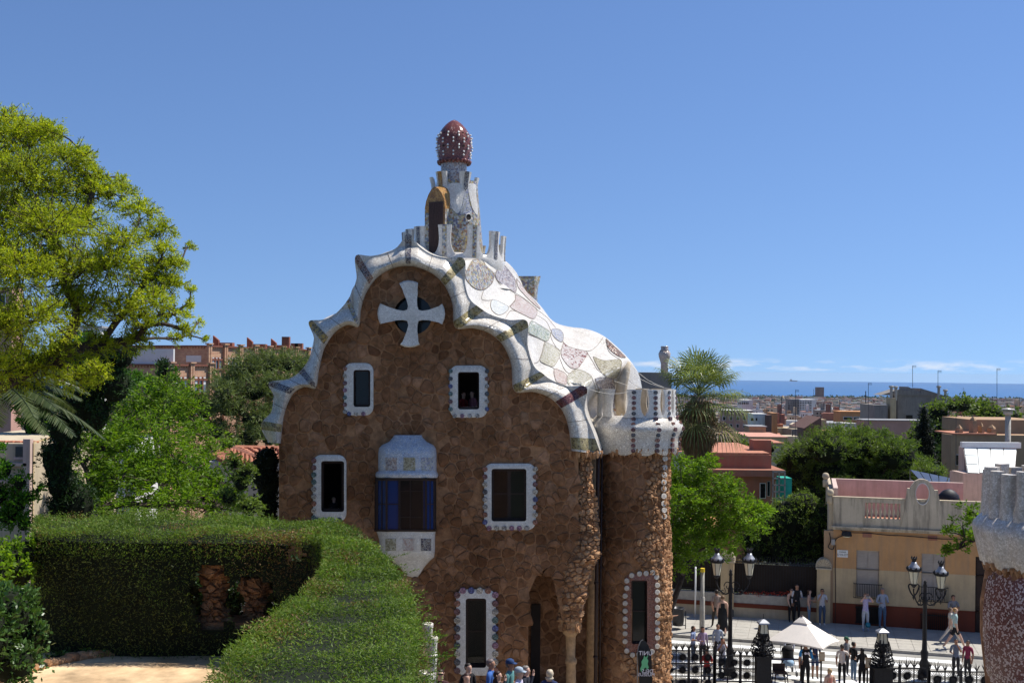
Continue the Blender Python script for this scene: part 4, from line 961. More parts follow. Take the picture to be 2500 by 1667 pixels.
for i in range(NH-1):
    a, b = A_[i], B_[i]; a1, b1 = A_[i+1], B_[i+1]; dist = a.y
    k = 1.0 if dist > 16 else 1.5
    ar = ((a1-a).length + (b1-b).length)/2*(b-a).length
    scat(a, a1, b1, b, int(ar*2100*k), (0,0,1), .15, 0, False)
    dn = (a-b).normalized(); L_ = (a1-a).length
    lo, lo1 = Vector((a.x,a.y,TZR)), Vector((a1.x,a1.y,TZR)); md, md1 = Vector((a.x,a.y,HZ-.45)), Vector((a1.x,a1.y,HZ-.45))
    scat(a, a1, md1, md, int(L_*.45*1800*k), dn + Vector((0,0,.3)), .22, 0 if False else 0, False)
    scat(md, md1, lo1, lo, int(L_*1.95*1100), dn, .3, 1, True)  # upright face gets the leaf colour with shade painted in
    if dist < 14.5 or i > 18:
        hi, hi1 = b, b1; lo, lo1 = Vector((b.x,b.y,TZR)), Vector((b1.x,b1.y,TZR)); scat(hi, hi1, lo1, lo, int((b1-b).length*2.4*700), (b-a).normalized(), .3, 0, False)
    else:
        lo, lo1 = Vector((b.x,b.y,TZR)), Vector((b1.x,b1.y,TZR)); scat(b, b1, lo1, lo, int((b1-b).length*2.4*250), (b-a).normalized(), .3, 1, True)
a, b = A_[0], B_[0]; scat(a, b, Vector((b.x,b.y,TZR)), Vector((a.x,a.y,TZR)), 2500, (-1,0,0), .25, 1, False)
C_, D_, MI = np.concatenate(C_), np.concatenate(D_), np.concatenate(MI)
# dry brown patches
for k_, (bx, by, rr) in enumerate(((430,1280,.4),(700,1300,.3),(1000,1425,.35),(640,1285,.25),(600,1525,.3),(880,1465,.25),(660,1350,.8),(740,1380,.7))):
    c = np.array(H(bx, by)) if by < 1300 or k_ in (2,4,5) else np.array(at(bx, by, 19.1)); m_s = (np.linalg.norm(C_-c, axis=1) < rr*rnd.uniform(.4, 1.1, len(C_))) & (rnd.random(len(C_)) < .55); MI[m_s] = 2
n = len(C_); near = C_[:, 1] < 15
leaf_mesh('foliage', C_, D_, np.where(near, .042, .05)*rnd.uniform(.7, 1.5, n), np.where(near, .011, .014)*rnd.uniform(.8, 1.3, n), [M['leaf_hedge'], M['leaf_hedge_shaded'], M['leaf_brown']], hedge, 'stuff', MI)
# long loose shoots on the near end
sp = MB()
cc, dd = [], []
for k in range(46):
    i = random.randint(22, NH-8); b = B_[i]; s = np.array(b) + np.array([random.uniform(-.1,.1), random.uniform(-.2,.2), random.uniform(-1.6,.0)]); d = np.array([random.uniform(.5,1), random.uniform(-.5,.5), random.uniform(-.1,.7)]); d /= np.linalg.norm(d)
    for q in range(46):
        t = random.random(); cc.append(s + d*t*.34); dd.append(d + np.random.default_rng(k*50+q).normal(size=3)*.5)
leaf_mesh('loose_shoot', np.array(cc), np.array(dd), .045, .011, M['leaf_hedge'], hedge, 'stuff')
# rustic stone columns in the gaps
def rustic(px, Y, w, yt, yb, label):
    base = at(px, yb, Y); t = empty('rustic_column', base, label, 'stone column', 'rough stone columns in the hedge gaps')
    z0, z1 = at(px, yb, Y).z, at(px, yt, Y).z; k = Y/F
    pr = [(0, 1.5), (.1, 1.25), (.22, .95), (.5, .85), (.75, 1.0), (.85, 1.45), (.93, 1.75), (1.0, 1.6)]
    R = lambda h: interp(h, [p[0] for p in pr], [p[1] for p in pr])*w*k
    m = MB(); m.lathe(base*1.0 - Vector((0,0,base.z)), [(R(h)*.85, z0+(z1-z0)*h) for h in np.linspace(0, 1, 12)], 12); m.build('core', M['mortar'], t)
    fn = lambda u, v, o: Vector((base.x + (R(v/100)*.85+o)*cos(u/100*6.283), base.y + (R(v/100)*.85+o)*sin(u/100*6.283), z0+(z1-z0)*v/100))
    stones('s', fn, 0, 101, 2, 99, 15, lambda x, y: 0 <= x < 98, M['rock'], t, 60, (.03, .12), .95, seed=int(px), sy=.6, rough=.03)
    p = MB(); p.lathe((base.x, base.y, z1-.02), [(R(1)*1.0, 0), (R(1)*1.05, .06), (R(1)*.7, .1), (0.01, .1)], 12); p.build('capital', M['rock'], t)
rustic(524, 19.7, 26, 1378, 1530, 'taller rough stone column with wide mushroom top showing through the hedge')
rustic(622, 19.9, 20, 1430, 1530, 'shorter rough stone column half hidden in the hedge gap')
m = MB(); m.box(at(400,0,20.4).x, at(780,0,20.4).x, 20.6, 20.9, TZR-1, atz(600,1515,8).z-.2); 
m = MB(); p0, p1 = at(440,1512,19.6), at(760,1505,19.6); m.box(p0.x, p1.x, 19.4, 20.0, TZR-.5, p0.z); tag(m.build('low_garden_wall', M['rock']), 'low rough stone wall at the foot of the hedge gap', 'wall')
# stone edging of the path
ed = [(0,1663),(60,1640),(120,1622),(180,1610),(230,1602),(300,1595),(380,1590),(460,1588),(540,1588)]
edge = empty('path_edging', H(250, 1600, TZR), 'low edging of rounded stones between sandy path and hedge', 'edging')
V = catmull([H(x, y, TZR) for x, y in ed], 6); 
for i in range(len(V)-1):
    a, b = V[i], V[i+1]; d = b-a; n = max(1, int(d.length/.26))
    for q in range(n):
        c = a.lerp(b, (q+.5)/n); m = MB(); s = random.uniform(.10, .14); hh = random.uniform(.06, .12); off = random.uniform(-.02,.02)
        m.lathe((c.x+off, c.y+off, TZR), [(s*1.05, -.02), (s*1.1, hh*.5), (s*.8, hh), (s*.1, hh*1.12)], 7, sx=random.uniform(.9,1.2), sy=random.uniform(.8,1)); m.build('stone', M['rock'], edge, True)

gap_backing_blobs = [cl(x, y, 22.5, 40, 40) for x, y in ((480,1420),(540,1430),(600,1440),(660,1440),(720,1400),(560,1480),(640,1490),(500,1500),(470,1460),(600,1520),(700,1470),(450,1520))]  # blobs of the dark backing added behind the hedge gaps
# ivy and ground plants at the foot of the hedge
def bush(name, blobs, mat, label, cat='bush', ll=.05, lw=.03, dens=2.2, per=12, group=None, kind=None, core=.75, up=.3, tw=.35):
    base = Vector(blobs[0][0]); base.z = min(c[2]-r[2] for c, r in blobs); t = empty(name, base, label, cat, group)
    P_, Dn, _t = crown_leaves(blobs, dens, ll, lw, up, tw, per); n = len(P_)
    leaf_mesh('leaves', P_, Dn, ll*rng.uniform(.6,1.3,n), lw*rng.uniform(.7,1.2,n), M[mat], t)
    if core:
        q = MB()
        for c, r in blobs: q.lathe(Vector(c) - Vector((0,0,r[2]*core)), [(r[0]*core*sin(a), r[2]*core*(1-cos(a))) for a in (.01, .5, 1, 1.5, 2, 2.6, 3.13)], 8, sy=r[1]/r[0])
        q.build('shade_mass', M['inner_shade'], t)  # near-black blobs stand in for shade deep in the bush
    return t
bush('gap_backing', gap_backing_blobs, 'leaf_dark', 'dark leafy backing added behind the hedge gaps to stand in for shade', 'shrub', .09, .04, 1.5, 10)
bush('ground_ivy', [cl(x, y, H(x, y+10, TZR).y+.1, 26, 13) for x, y in ((140,1605),(190,1598),(240,1592),(290,1588),(340,1583),(400,1580),(470,1578),(100,1622),(60,1640))], 'leaf_shrub', 'low ivy creeping along the stone edging at the foot of the hedge', 'ground cover', .08, .055, 2, 8)
bush('glossy_shrub', [cl(20,1500,15.5,70,80), cl(70,1560,15.8,48,70), cl(30,1620,15.4,70,60), cl(-40,1560,15,80,110), cl(60,1480,16.3,40,45)], 'leaf_shrub', 'glossy dark green shrub at the left end of the hedge beside the path', 'shrub', .085, .05, 2.6, 12)
bush('pale_shrub', [cl(15,1370,19,50,60), cl(60,1350,19.3,35,45), cl(-30,1400,18,60,80), cl(50,1400,19,35,40)], 'leaf_bright', 'bright light green bush above the glossy shrub at the left edge', 'shrub', .08, .05, 2.4, 12)
# spiky tuft
cc, dd = [], []
for k in range(26): a = random.uniform(0, pi); cc.append(H(182, 1590, TZR)); dd.append((cos(a), random.uniform(-.3,.3), sin(a)*.9+.1))
t = tag(leaf_mesh('spiky_plant', np.array([tuple(x) for x in cc]), np.array(dd), .4, .025, M['leaf_pine']), 'small spiky palm-like tuft at the foot of the hedge', 'plant')

# ---------------- trees on the left ----------------
big = [(20,330,26,85),(90,350,26,75),(160,390,25.5,65),(215,415,25.5,38),(-60,420,26,120),(60,440,24.5,95),(150,470,24.5,70),(0,540,24,110),(110,560,24,95),(200,540,24.5,65),(290,480,25,48),(335,520,25,48),(385,570,25,42),(300,590,24.5,62),
 (400,640,25,45),(420,700,25,40),(350,680,24.5,65),(260,650,24,75),(160,660,23.5,85),(50,670,23,95),(-30,640,23,100),(420,770,25,38),(455,810,25.3,20),(380,750,24.5,50),(300,760,24,62),(200,760,23.5,75),(90,790,23,85),(-20,800,23,95),
 (330,830,24.3,40),(250,840,24,50),(140,870,23.5,65),(50,900,23,70),(-40,920,23,80),(180,930,23.3,45),(230,905,23.6,38),(360,800,24.5,40),(460,815,25.2,16),(430,825,25.2,18),(470,700,25.2,16),(462,600,25.4,16),(440,655,25,26),(460,740,25,18),(250,440,25.5,26),(230,470,25,40),(300,440,25.5,24),(130,320,26,40),(200,375,25.8,30),(410,610,25,30),(480,790,25.3,14),(495,822,25.3,9)]
tree('feathery_tree', (-16.5, 24.5, TZR), [cl(x+random.uniform(-8,8), y+random.uniform(-8,8), Y+random.uniform(-.9,.9), r*1.0, r*.72) for x, y, Y, r in big], 'leaf_lime', 'tall spreading tree with fine yellow-green leaves filling the upper left', ll=.068, lw=.022, dens=2.1, per=26, trunk_r=.24, fork=.38, nbr=7, up=-.05, tw=.6)
mid = [(400,985,36,70),(330,1000,36,60),(290,1060,35,60),(450,1010,37,45),(480,1060,36,45),(520,1100,36,40),(380,1080,34,70),(250,1100,34,55),(300,1170,33,60),(400,1180,33,75),(480,1160,34,55),(540,1180,34,45),(220,1190,33,50),(450,1230,32,60),(340,1235,32,60),(540,1240,33,50),(250,1240,32,55),(580,1250,33,35),(200,1130,34,50),(170,1060,34,40),(430,1120,34,50),(320,1110,34,55),(500,1215,33,50),(180,1240,32,45)]
tree('leafy_tree', gb(400, 35, -2), [cl(x, y, Y, r*1.15, r*.8) for x, y, Y, r in mid], 'leaf_bright', 'broad bright green tree behind the middle of the hedge', ll=.15, lw=.05, dens=1.35, per=24, trunk_r=.2, tw=.8, up=.0, flat=.5)
tree('slender_tree', gb(360, 40, -2), [cl(x, y, 40, r) for x, y, r in ((385,960,45),(340,940,35),(420,930,30),(370,1010,55),(430,990,35),(320,985,40),(400,905,24))], 'leaf_green', 'darker green tree with an airy crown in front of the brick building', ll=.13, lw=.05, dens=1.2, per=20, trunk_r=.12, nbr=4)
bush('dark_conifer', [cl(x, y, 38, r, r*1.3) for x, y, r in ((400,900,18),(395,940,22),(390,985,26),(410,1010,20))], 'leaf_dark', 'narrow dark conifer rising in front of the brick building', 'tree', .13, .045, 2.4, 14)
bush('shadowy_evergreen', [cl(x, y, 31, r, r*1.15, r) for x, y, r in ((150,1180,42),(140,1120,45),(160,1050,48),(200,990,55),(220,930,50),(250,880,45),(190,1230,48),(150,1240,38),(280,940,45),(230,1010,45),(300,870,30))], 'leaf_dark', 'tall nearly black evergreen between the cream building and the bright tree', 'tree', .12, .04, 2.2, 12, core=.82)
bush('brownish_shrub', [cl(x, y, 31.5, r, r) for x, y, r in ((560,1215,30),(590,1180,28),(610,1240,32),(575,1130,22),(600,1150,24))], 'leaf_plane', 'olive green shrub beside the dark ivy column left of the lodge', 'shrub', .12, .05, 2, 12, core=.6)
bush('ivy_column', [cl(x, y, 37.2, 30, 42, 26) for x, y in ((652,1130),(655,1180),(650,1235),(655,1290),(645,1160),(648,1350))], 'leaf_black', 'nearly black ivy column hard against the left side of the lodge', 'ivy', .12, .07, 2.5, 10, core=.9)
pn = [(560,940,74,45),(600,905,75,45),(650,900,76,45),(700,895,77,42),(740,900,78,30),(620,960,74,50),(680,950,75,48),(560,1000,73,48),(620,1030,73,50),(680,1020,74,45),(500,1010,72,35),(530,1060,72,35),(600,1075,72,35),(660,1075,72,35),(545,965,72,35),(710,980,75,45)]
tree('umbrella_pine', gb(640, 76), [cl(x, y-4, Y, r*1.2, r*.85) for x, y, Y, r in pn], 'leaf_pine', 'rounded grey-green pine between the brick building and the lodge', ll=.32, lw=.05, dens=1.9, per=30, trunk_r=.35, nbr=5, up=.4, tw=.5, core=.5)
bush('garden_shrubs', [cl(x, y, 60, r, r) for x, y, r in ((440,1010,30),(480,980,26),(520,1120,30),(470,1040,30),(560,1090,26),(450,960,20))], 'leaf_plane', 'mixed olive shrubs below the pine', 'shrub', .24, .1, 2.2, 12, core=.7)
bush('background_greenery', [cl(x, y, 44, r, r) for x, y, r in ((150,900,50),(200,860,45),(260,900,45),(120,980,50),(300,940,40),(60,960,50),(180,1000,45),(90,1040,45),(250,1100,50),(300,1060,45),(350,1150,60),(450,1160,60),(250,1180,60),(520,1210,50))], 'leaf_green', 'mass of darker garden trees behind the bright tree and the feather palm', 'trees', .16, .07, 1.7, 14, core=.7)
bush('left_edge_tree', [cl(x, y, 30, r, r*.9) for x, y, r in ((10,1150,34),(50,1180,30),(0,1210,40),(45,1235,34),(75,1215,22),(20,1260,44),(60,1280,34),(95,1195,14),(-20,1100,34))], 'leaf_green', 'small leafy green tree in front of the cream building at the left edge', 'tree', .11, .05, 1.6, 14, core=.5)
# feather palm at the far left
def pinnate(base, dirn, L_, n, mat, parent, ln=.5, wd=.03, droop=.9):
    m = MB(); pts = []; d = Vector(dirn).normalized()
    for i in range(12): t = i/11; pts.append(Vector(base) + d*L_*t + Vector((0,0,-droop*L_*.5*t*t)))
    m.tube(pts, [.035*(1-.8*i/11) for i in range(12)], 5); side = d.cross(Vector((0,0,1))).normalized()
    for i in range(n):
        t = .12 + .88*i/n; k = t*11; a = int(k); p = pts[a].lerp(pts[min(11, a+1)], k-a); tg = (pts[min(11, a+1)]-pts[max(0, a-1)]).normalized(); l = ln*sin(pi*min(1, t*.8+.18))**.6
        for s in (-1, 1):
            v = (tg*.55 + side*s*.8 + Vector((0,0,random.uniform(-.45,-.05)))).normalized(); q = tg.cross(v).normalized(); w_ = tg*wd*.5
            e = p + v*l + Vector((0,0,-.12*l)); m.add([p-w_, p+w_, p.lerp(e,.6)+w_*.8, e, p.lerp(e,.6)-w_*.8], [(0,1,2,3,4)])
    return m.build('frond', mat, parent, fix=False)
fp = empty('feather_palm', (-13.2, 27, TZR-3), 'dark feather palm whose arching fronds hang over the cream building at the left edge', 'palm')
fc = at(-25, 950, 27)
m = MB(); m.tube([(-13.2,27,TZR-3), fc], [.28, .25], 10); m.build('trunk', M['bark'], fp, True)
for k in range(34):
    a = 2*pi*k/34 + random.uniform(-.1,.1); up_ = random.uniform(-.1, .9); pinnate(fc, (cos(a), sin(a)*.9, up_), random.uniform(2.1, 2.9), 64, M['leaf_palm_dark'], fp, .5, .045, 1.0)
# ---------------- street ----------------
plain('road_grey', (.27,.26,.235), .9, .15, 1.2, .2); plain('paver', (.36,.34,.30), .9, .12, 2, .2); plain('paver_dark', (.27,.25,.22), .9, .15, 2, .2); plain('road_paint', (.72,.72,.70), .8, .08, 3, .15); plain('plaza', (.36,.33,.28), .9, .12, .8, .15)
stucco('cream_wall', (.52,.40,.24)); stucco('ochre_wall', (.52,.29,.13)); stucco('red_base', (.17,.045,.025), (.1,.05,.04), .4); stucco('beige_wall', (.50,.42,.30)); stucco('stained_parapet', (.54,.46,.34), (.10,.085,.07), .95)
stucco('pink_wall', (.46,.27,.22), (.35,.22,.18), .4); stucco('pale_pink', (.56,.42,.37)); stucco('grey_wall', (.24,.22,.20), (.12,.11,.1), .6); stucco('white_wall', (.66,.65,.62)); stucco('brown_wall', (.16,.09,.075)); stucco('terracotta_wall', (.33,.14,.095)); stucco('orange_wall', (.55,.27,.12)); stucco('tan_wall', (.38,.25,.15))
plain('tile_red', (.42,.18,.11), .85, .25, 4, .3); plain('tile_pink', (.50,.26,.19), .85, .2, 4, .3); plain('roof_grey', (.3,.3,.3), .7, .2, 3, .2); plain('metal_grey', (.28,.28,.28), .45, .2, 5, .1, metal=.6); plain('blind', (.42,.37,.32), .7, .1, 3, .1)
plain('concrete', (.38,.36,.32), .9, .2, 5, .3); plain('yellow_plastic', (.7,.5,.03), .5, .1, 5, 0); plain('canvas_cream', (.80,.74,.66), .85, .04, 6, .2); plain('steel_dark', (.05,.05,.055), .4, .2, 6, .1, metal=.5); plain('white_paint', (.72,.72,.70), .5, .05, 6, .05)
plain('milk_glass', (.62,.60,.46), .3, .06, 4, 0); plain('sheet_white', (.62,.66,.64), .5, .15, 1.5, .1); plain('green_net', (.02,.32,.24), .8, .2, 3, .3); plain('grey_net', (.3,.3,.3), .8, .2, 3, .2); plain('solar', (.05,.055,.07), .25, .2, 3, 0); plain('black_cover', (.012,.013,.02), .55, .2, 4, .3)
plain('lantern_cap', (.34,.35,.37), .4, .15, 6, .1, metal=.4)
SO = G0 = atz(1649, 1553, 0); AX = radians(-15); SU = Vector((cos(AX), sin(AX), 0)); SN = Vector((-sin(AX), cos(AX), 0))
def S(a, b, z=0): return SO + SU*a + SN*b + Vector((0, 0, z))
def sinv(p): d = p - SO; return d.dot(SU), d.dot(SN)
def fpl(px, py, b):     # photo pixel on the upright plane b -> (along, height)
    d = ray(px, py); t = (b - (CAMP - SO).dot(SN))/d.dot(SN); p = CAMP + d*t; return (p-SO).dot(SU), p.z
def sbox(m, a0, a1, b0, b1, z0, z1, k=0):
    V = [S(a, b, z) for z in (z0, z1) for a, b in ((a0,b0),(a1,b0),(a1,b1),(a0,b1))]
    return m.add(V, [(0,3,2,1),(4,5,6,7),(0,1,5,4),(1,2,6,5),(2,3,7,6),(3,0,4,7)], k)
def sheet(name, a0, a1, b0, b1, z, mat): m = MB(); m.add([S(a0,b0,z), S(a1,b0,z), S(a1,b1,z), S(a0,b1,z)], [(0,1,2,3)]); return tag(m.build(name, mat), kind='structure')
sheet('road', -30, 40, -7.2, 0, .004, M['road_grey']); sheet('forecourt', -14, 40, -22, -7.2, .12, M['plaza'])
m = MB(); sbox(m, -30, 40, -.16, 0, 0, .13); tag(m.build('kerb', M['concrete']), kind='structure'); m = MB(); sbox(m, -14, 40, -7.2, -7.0, 0, .13); tag(m.build('near_kerb', M['concrete']), kind='structure')
side = sheet('sidewalk', -30, 40, 0, 8, .118, M['paver_dark'])
# paving slabs of the far pavement, joints recessed
slabs = []
for i in range(-1, 34):
    for j in range(8):
        a0 = i*.62; b0 = .02 + j*.53; slabs.append((a0, b0))
slabs.sort(key=lambda q: q[1] + (0 if 0 < q[0] < 18 else 50)); rest = MB()
for n_, (a0, b0) in enumerate(slabs):
    m = MB() if n_ < 290 else rest; q = random.uniform(0, .004); sbox(m, a0+.008, a0+.612, b0+.008, b0+.522, .118, .132+q)
    if n_ < 290: m.build('paving_slab', M['paver'], side, fix=False)
tag(rest.build('paving', M['paver'], side, fix=False), kind='stuff')
# zebra crossing, each bar its own thickness of paint
zb = empty('zebra_crossing', S(8, -3.5, 0)); zb['kind'] = 'structure'
for k in range(6):
    m = MB(); b = -.75 - k*1.05; m.add([S(-1.2+.05*k, b, .009), S(11.6+k*.4, b, .009), S(11.6+k*.4, b-.5, .009), S(-1.2+.05*k, b-.5, .009)], [(0,1,2,3)]); m.build('painted_bar', M['road_paint'], zb)

WB = 4.25
def wall_open(name, b, a0, a1, z0, z1, holes, mat, parent, rev=.16):
    o2 = [(a0,z0),(a1,z0),(a1,z1),(a0,z1)]; pl = [[S(a, b, z) for a, z in o2]] + [[S(a, b, z) for a, z in ((h[0],h[2]),(h[0],h[3]),(h[1],h[3]),(h[1],h[2]))] for h in holes]
    m = MB(); m.add([p for q in pl for p in q], [tuple(t) for t in geometry.tessellate_polygon(pl)])
    for h in holes:
        m.grid([[S(a, b, z) for a, z in ((h[0],h[2]),(h[1],h[2]),(h[1],h[3]),(h[0],h[3]))], [S(a, b+rev, z) for a, z in ((h[0],h[2]),(h[1],h[2]),(h[1],h[3]),(h[0],h[3]))]], 0, True)
    return m.build(name, mat, parent, fix=False)
# --- yellow house ---
ah0 = fpl(2034, 1400, WB)[0]; ah1 = ah0 + 13.5
yh = empty('yellow_house', S(ah0+5, WB, .12), 'ochre and cream single-storey house with dark red base and stained parapet', 'house')
zA = fpl(2100, 1389, WB)[1]; zB = fpl(2100, 1474, WB)[1]; zC = fpl(2100, 1288, WB)[1]; zD = fpl(2100, 1216, WB)[1]
rr = lambda x0, x1, y0, y1: (fpl(x0, y1, WB)[0], fpl(x1, y1, WB)[0], fpl(x0, y1, WB)[1], fpl(x0, y0, WB)[1])
w1 = rr(2090, 2146, 1342, 1455); w2 = rr(2249, 2307, 1350, 1463); dr = rr(2380, 2426, 1358, 1548); dr = (dr[0], dr[1], .13, dr[3])
g1 = rr(2090, 2146, 1478, 1520); g2 = rr(2248, 2310, 1496, 1540)
wall_open('upper_wall', WB, ah0, ah1, zA, zC, [(w1[0],w1[1],zA,w1[3]), (w2[0],w2[1],zA,w2[3]), (dr[0],dr[1],zA,dr[3])], M['ochre_wall'], yh)
wall_open('middle_wall', WB, ah0, ah1, zB, zA, [(w1[0],w1[1],w1[2],zA), (w2[0],w2[1],w2[2],zA), (dr[0],dr[1],zB,zA)], M['cream_wall'], yh)
wall_open('base_wall', WB-.03, ah0, ah1, .1, zB, [g1, g2, (dr[0],dr[1],.1,zB)], M['red_base'], yh)
m = MB(); sbox(m, ah0, ah1, WB+.2, WB+9, .1, zC-.1); m.build('house_body', M['cream_wall'], yh)
for w_ in (w1, w2):
    f = MB(); sbox(f, w_[0], w_[1], WB+.12, WB+.15, w_[2], w_[3]); wo = f.build('window', M['blind'], yh); am = (w_[0]+w_[1])/2
    sl = MB(); nS = 30
    for k in range(nS):
        z = w_[2] + (w_[3]-w_[2])*(k+.5)/nS
        for x0, x1 in ((w_[0]+.03, am-.02), (am+.02, w_[1]-.03)): sbox(sl, x0, x1, WB+.085, WB+.12, z-.028, z+.028)
    tag(sl.build('shutter_slats', M['blind'], wo), kind='stuff')
    r = MB(); zt_ = w_[2] + .62
    for z in (w_[2]-.02, zt_): sbox(r, w_[0]-.12, w_[1]+.12, WB-.22, WB-.19, z-.015, z+.015)
    for k in range(17): a = w_[0]-.1 + (w_[1]-w_[0]+.2)*k/16; sbox(r, a-.01, a+.01, WB-.215, WB-.195, w_[2]-.02, zt_)
    for a in (w_[0]-.12, w_[1]+.1): sbox(r, a, a+.02, WB-.2, WB, zt_-.01, zt_+.01); sbox(r, a, a+.02, WB-.2, WB, w_[2]-.03, w_[2]-.01)
    r.build('window_railing', M['iron'], wo)
for g in (g1, g2):
    f = MB(); sbox(f, g[0], g[1], WB+.1, WB+.12, g[2], g[3]); go = f.build('cellar_window', M['inner_dark'], yh); r = MB()
    for z in (g[2]+.05, g[3]-.05): sbox(r, g[0]-.06, g[1]+.06, WB-.09, WB-.06, z-.015, z+.015)
    for k in range(14): a = g[0] + (g[1]-g[0])*k/13; sbox(r, a-.01, a+.01, WB-.085, WB-.065, g[2]-.03, g[3]+.08)
    r.build('grille', M['iron'], go)
f = MB(); sbox(f, dr[0], dr[1], WB+.12, WB+.18, .12, dr[3]); do = f.build('door', M['dark_wood'], yh)
for x0 in (dr[0]+.06, (dr[0]+dr[1])/2+.03):
    for z0, z1 in ((.3, 1.2), (1.3, 2.2), (2.45, dr[3]-.1)): f = MB(); sbox(f, x0, x0+(dr[1]-dr[0])/2-.1, WB+.09, WB+.12, z0, z1); f.build('door_panel', M['dark_wood'], do)
f = MB(); sbox(f, (dr[0]+dr[1])/2+.1, (dr[0]+dr[1])/2+.25, WB+.06, WB+.09, 1.15, 1.2); f.build('letter_slot', M['metal_grey'], do)
# cornice, parapet, balusters, oval gable
m = MB(); sbox(m, ah0-.1, ah1, WB-.16, WB+.02, zC-.02, zC+.05); sbox(m, ah0-.05, ah1, WB-.08, WB+.02, zC-.12, zC-.02); m.build('cornice', M['stained_parapet'], yh)
for px in (2117, 2277): a, z = fpl(px, 1296, WB); f = MB(); sbox(f, a-.2, a+.2, WB-.02, WB+.01, zC-.42, zC-.2); v_ = f.build('vent_tile', M['terracotta_wall'], yh)
bal = rr(2112, 2198, 1226, 1264); zt_ = zD
m = MB(); sbox(m, ah0-.02, bal[0], WB-.02, WB+.18, zC+.05, zt_); sbox(m, bal[1], ah1, WB-.02, WB+.18, zC+.05, zt_); sbox(m, bal[0], bal[1], WB-.02, WB+.18, zC+.05, bal[2]); sbox(m, bal[0], bal[1], WB-.02, WB+.18, bal[3], zt_)
m.build('parapet', M['stained_parapet'], yh)
m = MB(); sbox(m, ah0-.06, ah1, WB-.05, WB+.21, zt_, zt_+.05); m.build('coping', M['beige_wall'], yh)
nb = 8
for k in range(nb):
    a = bal[0] + (bal[1]-bal[0])*(k+.5)/nb; c = S(a, WB+.08, 0); h = bal[3]-bal[2]; m = MB()
    m.lathe((c.x, c.y, bal[2]), [(.05,0),(.05,h*.08),(.035,h*.14),(.075,h*.35),(.06,h*.5),(.03,h*.72),(.04,h*.82),(.055,h*.9),(.055,h)], 10); m.build('baluster', M['beige_wall'], yh, True)
# gable with oval eye
ga = lambda px, py: fpl(px, py, WB-.03)
go_ = [ga(*p) for p in ((2197,1292),(2205,1262),(2210,1235),(2214,1198),(2216,1192),(2222,1192),(2226,1184),(2234,1174),(2245,1169),(2255,1169),(2267,1174),(2276,1184),(2281,1196),(2290,1197),(2291,1205),(2294,1222),(2300,1237),(2304,1262),(2306,1292))]
gh = [ga(2252+16*cos(t), 1205+25*sin(t)) for t in (2*pi*k/24 for k in range(24))]
P0 = [S(a, WB-.06, z) for a, z in go_]; P1 = [S(a, WB+.2, z) for a, z in go_]; Q0 = [S(a, WB-.06, z) for a, z in gh]; Q1 = [S(a, WB+.2, z) for a, z in gh]
m = MB(); m.add(P0+Q0, [tuple(t) for t in geometry.tessellate_polygon([P0, Q0])]); m.add(P1+Q1, [tuple(t) for t in geometry.tessellate_polygon([P1, Q1])]); m.grid([P0, P1], 0, True); m.grid([Q0, Q1], 0, True); m.build('oval_gable', M['stained_parapet'], yh)
m = MB(); 
ring0 = [S(a, WB-.09, z) for a, z in gh]; cz_ = sum((p for p in ring0), Vector())/24
m.grid([[cz_+(p-cz_)*1.0 for p in ring0], [cz_+(p-cz_)*1.1 for p in ring0], [cz_+(p-cz_)*1.1+SN*.04 for p in ring0]], 0, True); m.build('oval_moulding', M['white_wall'], yh)
for px, py, b in ((2027, 1203, WB), (2016, 1163, WB+2.2)):
    a, z = fpl(px, py, b); c = S(a, b+.1, 0); m = MB(); m.lathe((c.x, c.y, z-.16), [(.001,0),(.1,.03),(.16,.12),(.17,.18),(.14,.28),(.08,.33),(.001,.34)], 14); m.lathe((c.x, c.y, z-.5), [(.14,0),(.14,.3),(.1,.36)], 8); m.build('ball_finial', M['beige_wall'], yh, True)
a_, z_ = fpl(2016, 1180, WB+2.2); m = MB(); sbox(m, ah0-.22, ah0-.02, WB+.1, WB+9, .1, zt_+.1); m.build('side_wall', M['beige_wall'], yh)
m = MB(); sbox(m, ah0-.42, ah0, WB-.0, WB+.3, .12, zC-.2); m.build('corner_strip', M['tan_wall'], yh)
# rear terrace wall, terracotta deck
z0r = fpl(2150, 1172, WB+5)[1]; m = MB(); a0r, a1r = fpl(2030, 1172, WB+5)[0], fpl(2352, 1180, WB+5)[0]; sbox(m, a0r, a1r, WB+5, WB+5.25, zC, z0r); sbox(m, a0r, a0r+.2, WB+.3, WB+5, zC, z0r); m.build('terrace_wall', M['pale_pink'], yh)
m = MB(); sbox(m, ah0, ah1, WB+.2, WB+5, zC-.1, zC); m.build('terrace_floor', M['tile_red'], yh)
# sign, wires, lamp
a, z = fpl(2057, 1351, WB); sg = MB(); hw = fpl(2070, 1351, WB)[0]-a; sbox(sg, a-hw, a+hw, WB-.03, WB-.005, z-.16, z+.17); sgn = tag(sg.build('street_sign', M['white_paint']), 'white street name plate on the ochre wall above the corner', 'sign')
def text(body, loc, size, mat, parent, rot, name='lettering', mir=False, ext=.002):
    cu = D.curves.new(name, 'FONT'); cu.body = body; cu.size = size; cu.align_x = 'CENTER'; cu.align_y = 'CENTER'; cu.extrude = ext; cu.materials.append(mat)
    o = D.objects.new(name, cu); COL.objects.link(o); o.location = loc; o.rotation_euler = rot
    if mir: o.scale = (-1, 1, 1)
    bpy.context.view_layer.update(); me = D.meshes.new_from_object(o.evaluated_get(bpy.context.evaluated_depsgraph_get())); me.transform(o.matrix_world); D.objects.remove(o)
    q = D.objects.new(name, me); me.materials.clear(); me.materials.append(mat); return adopt(q, parent)
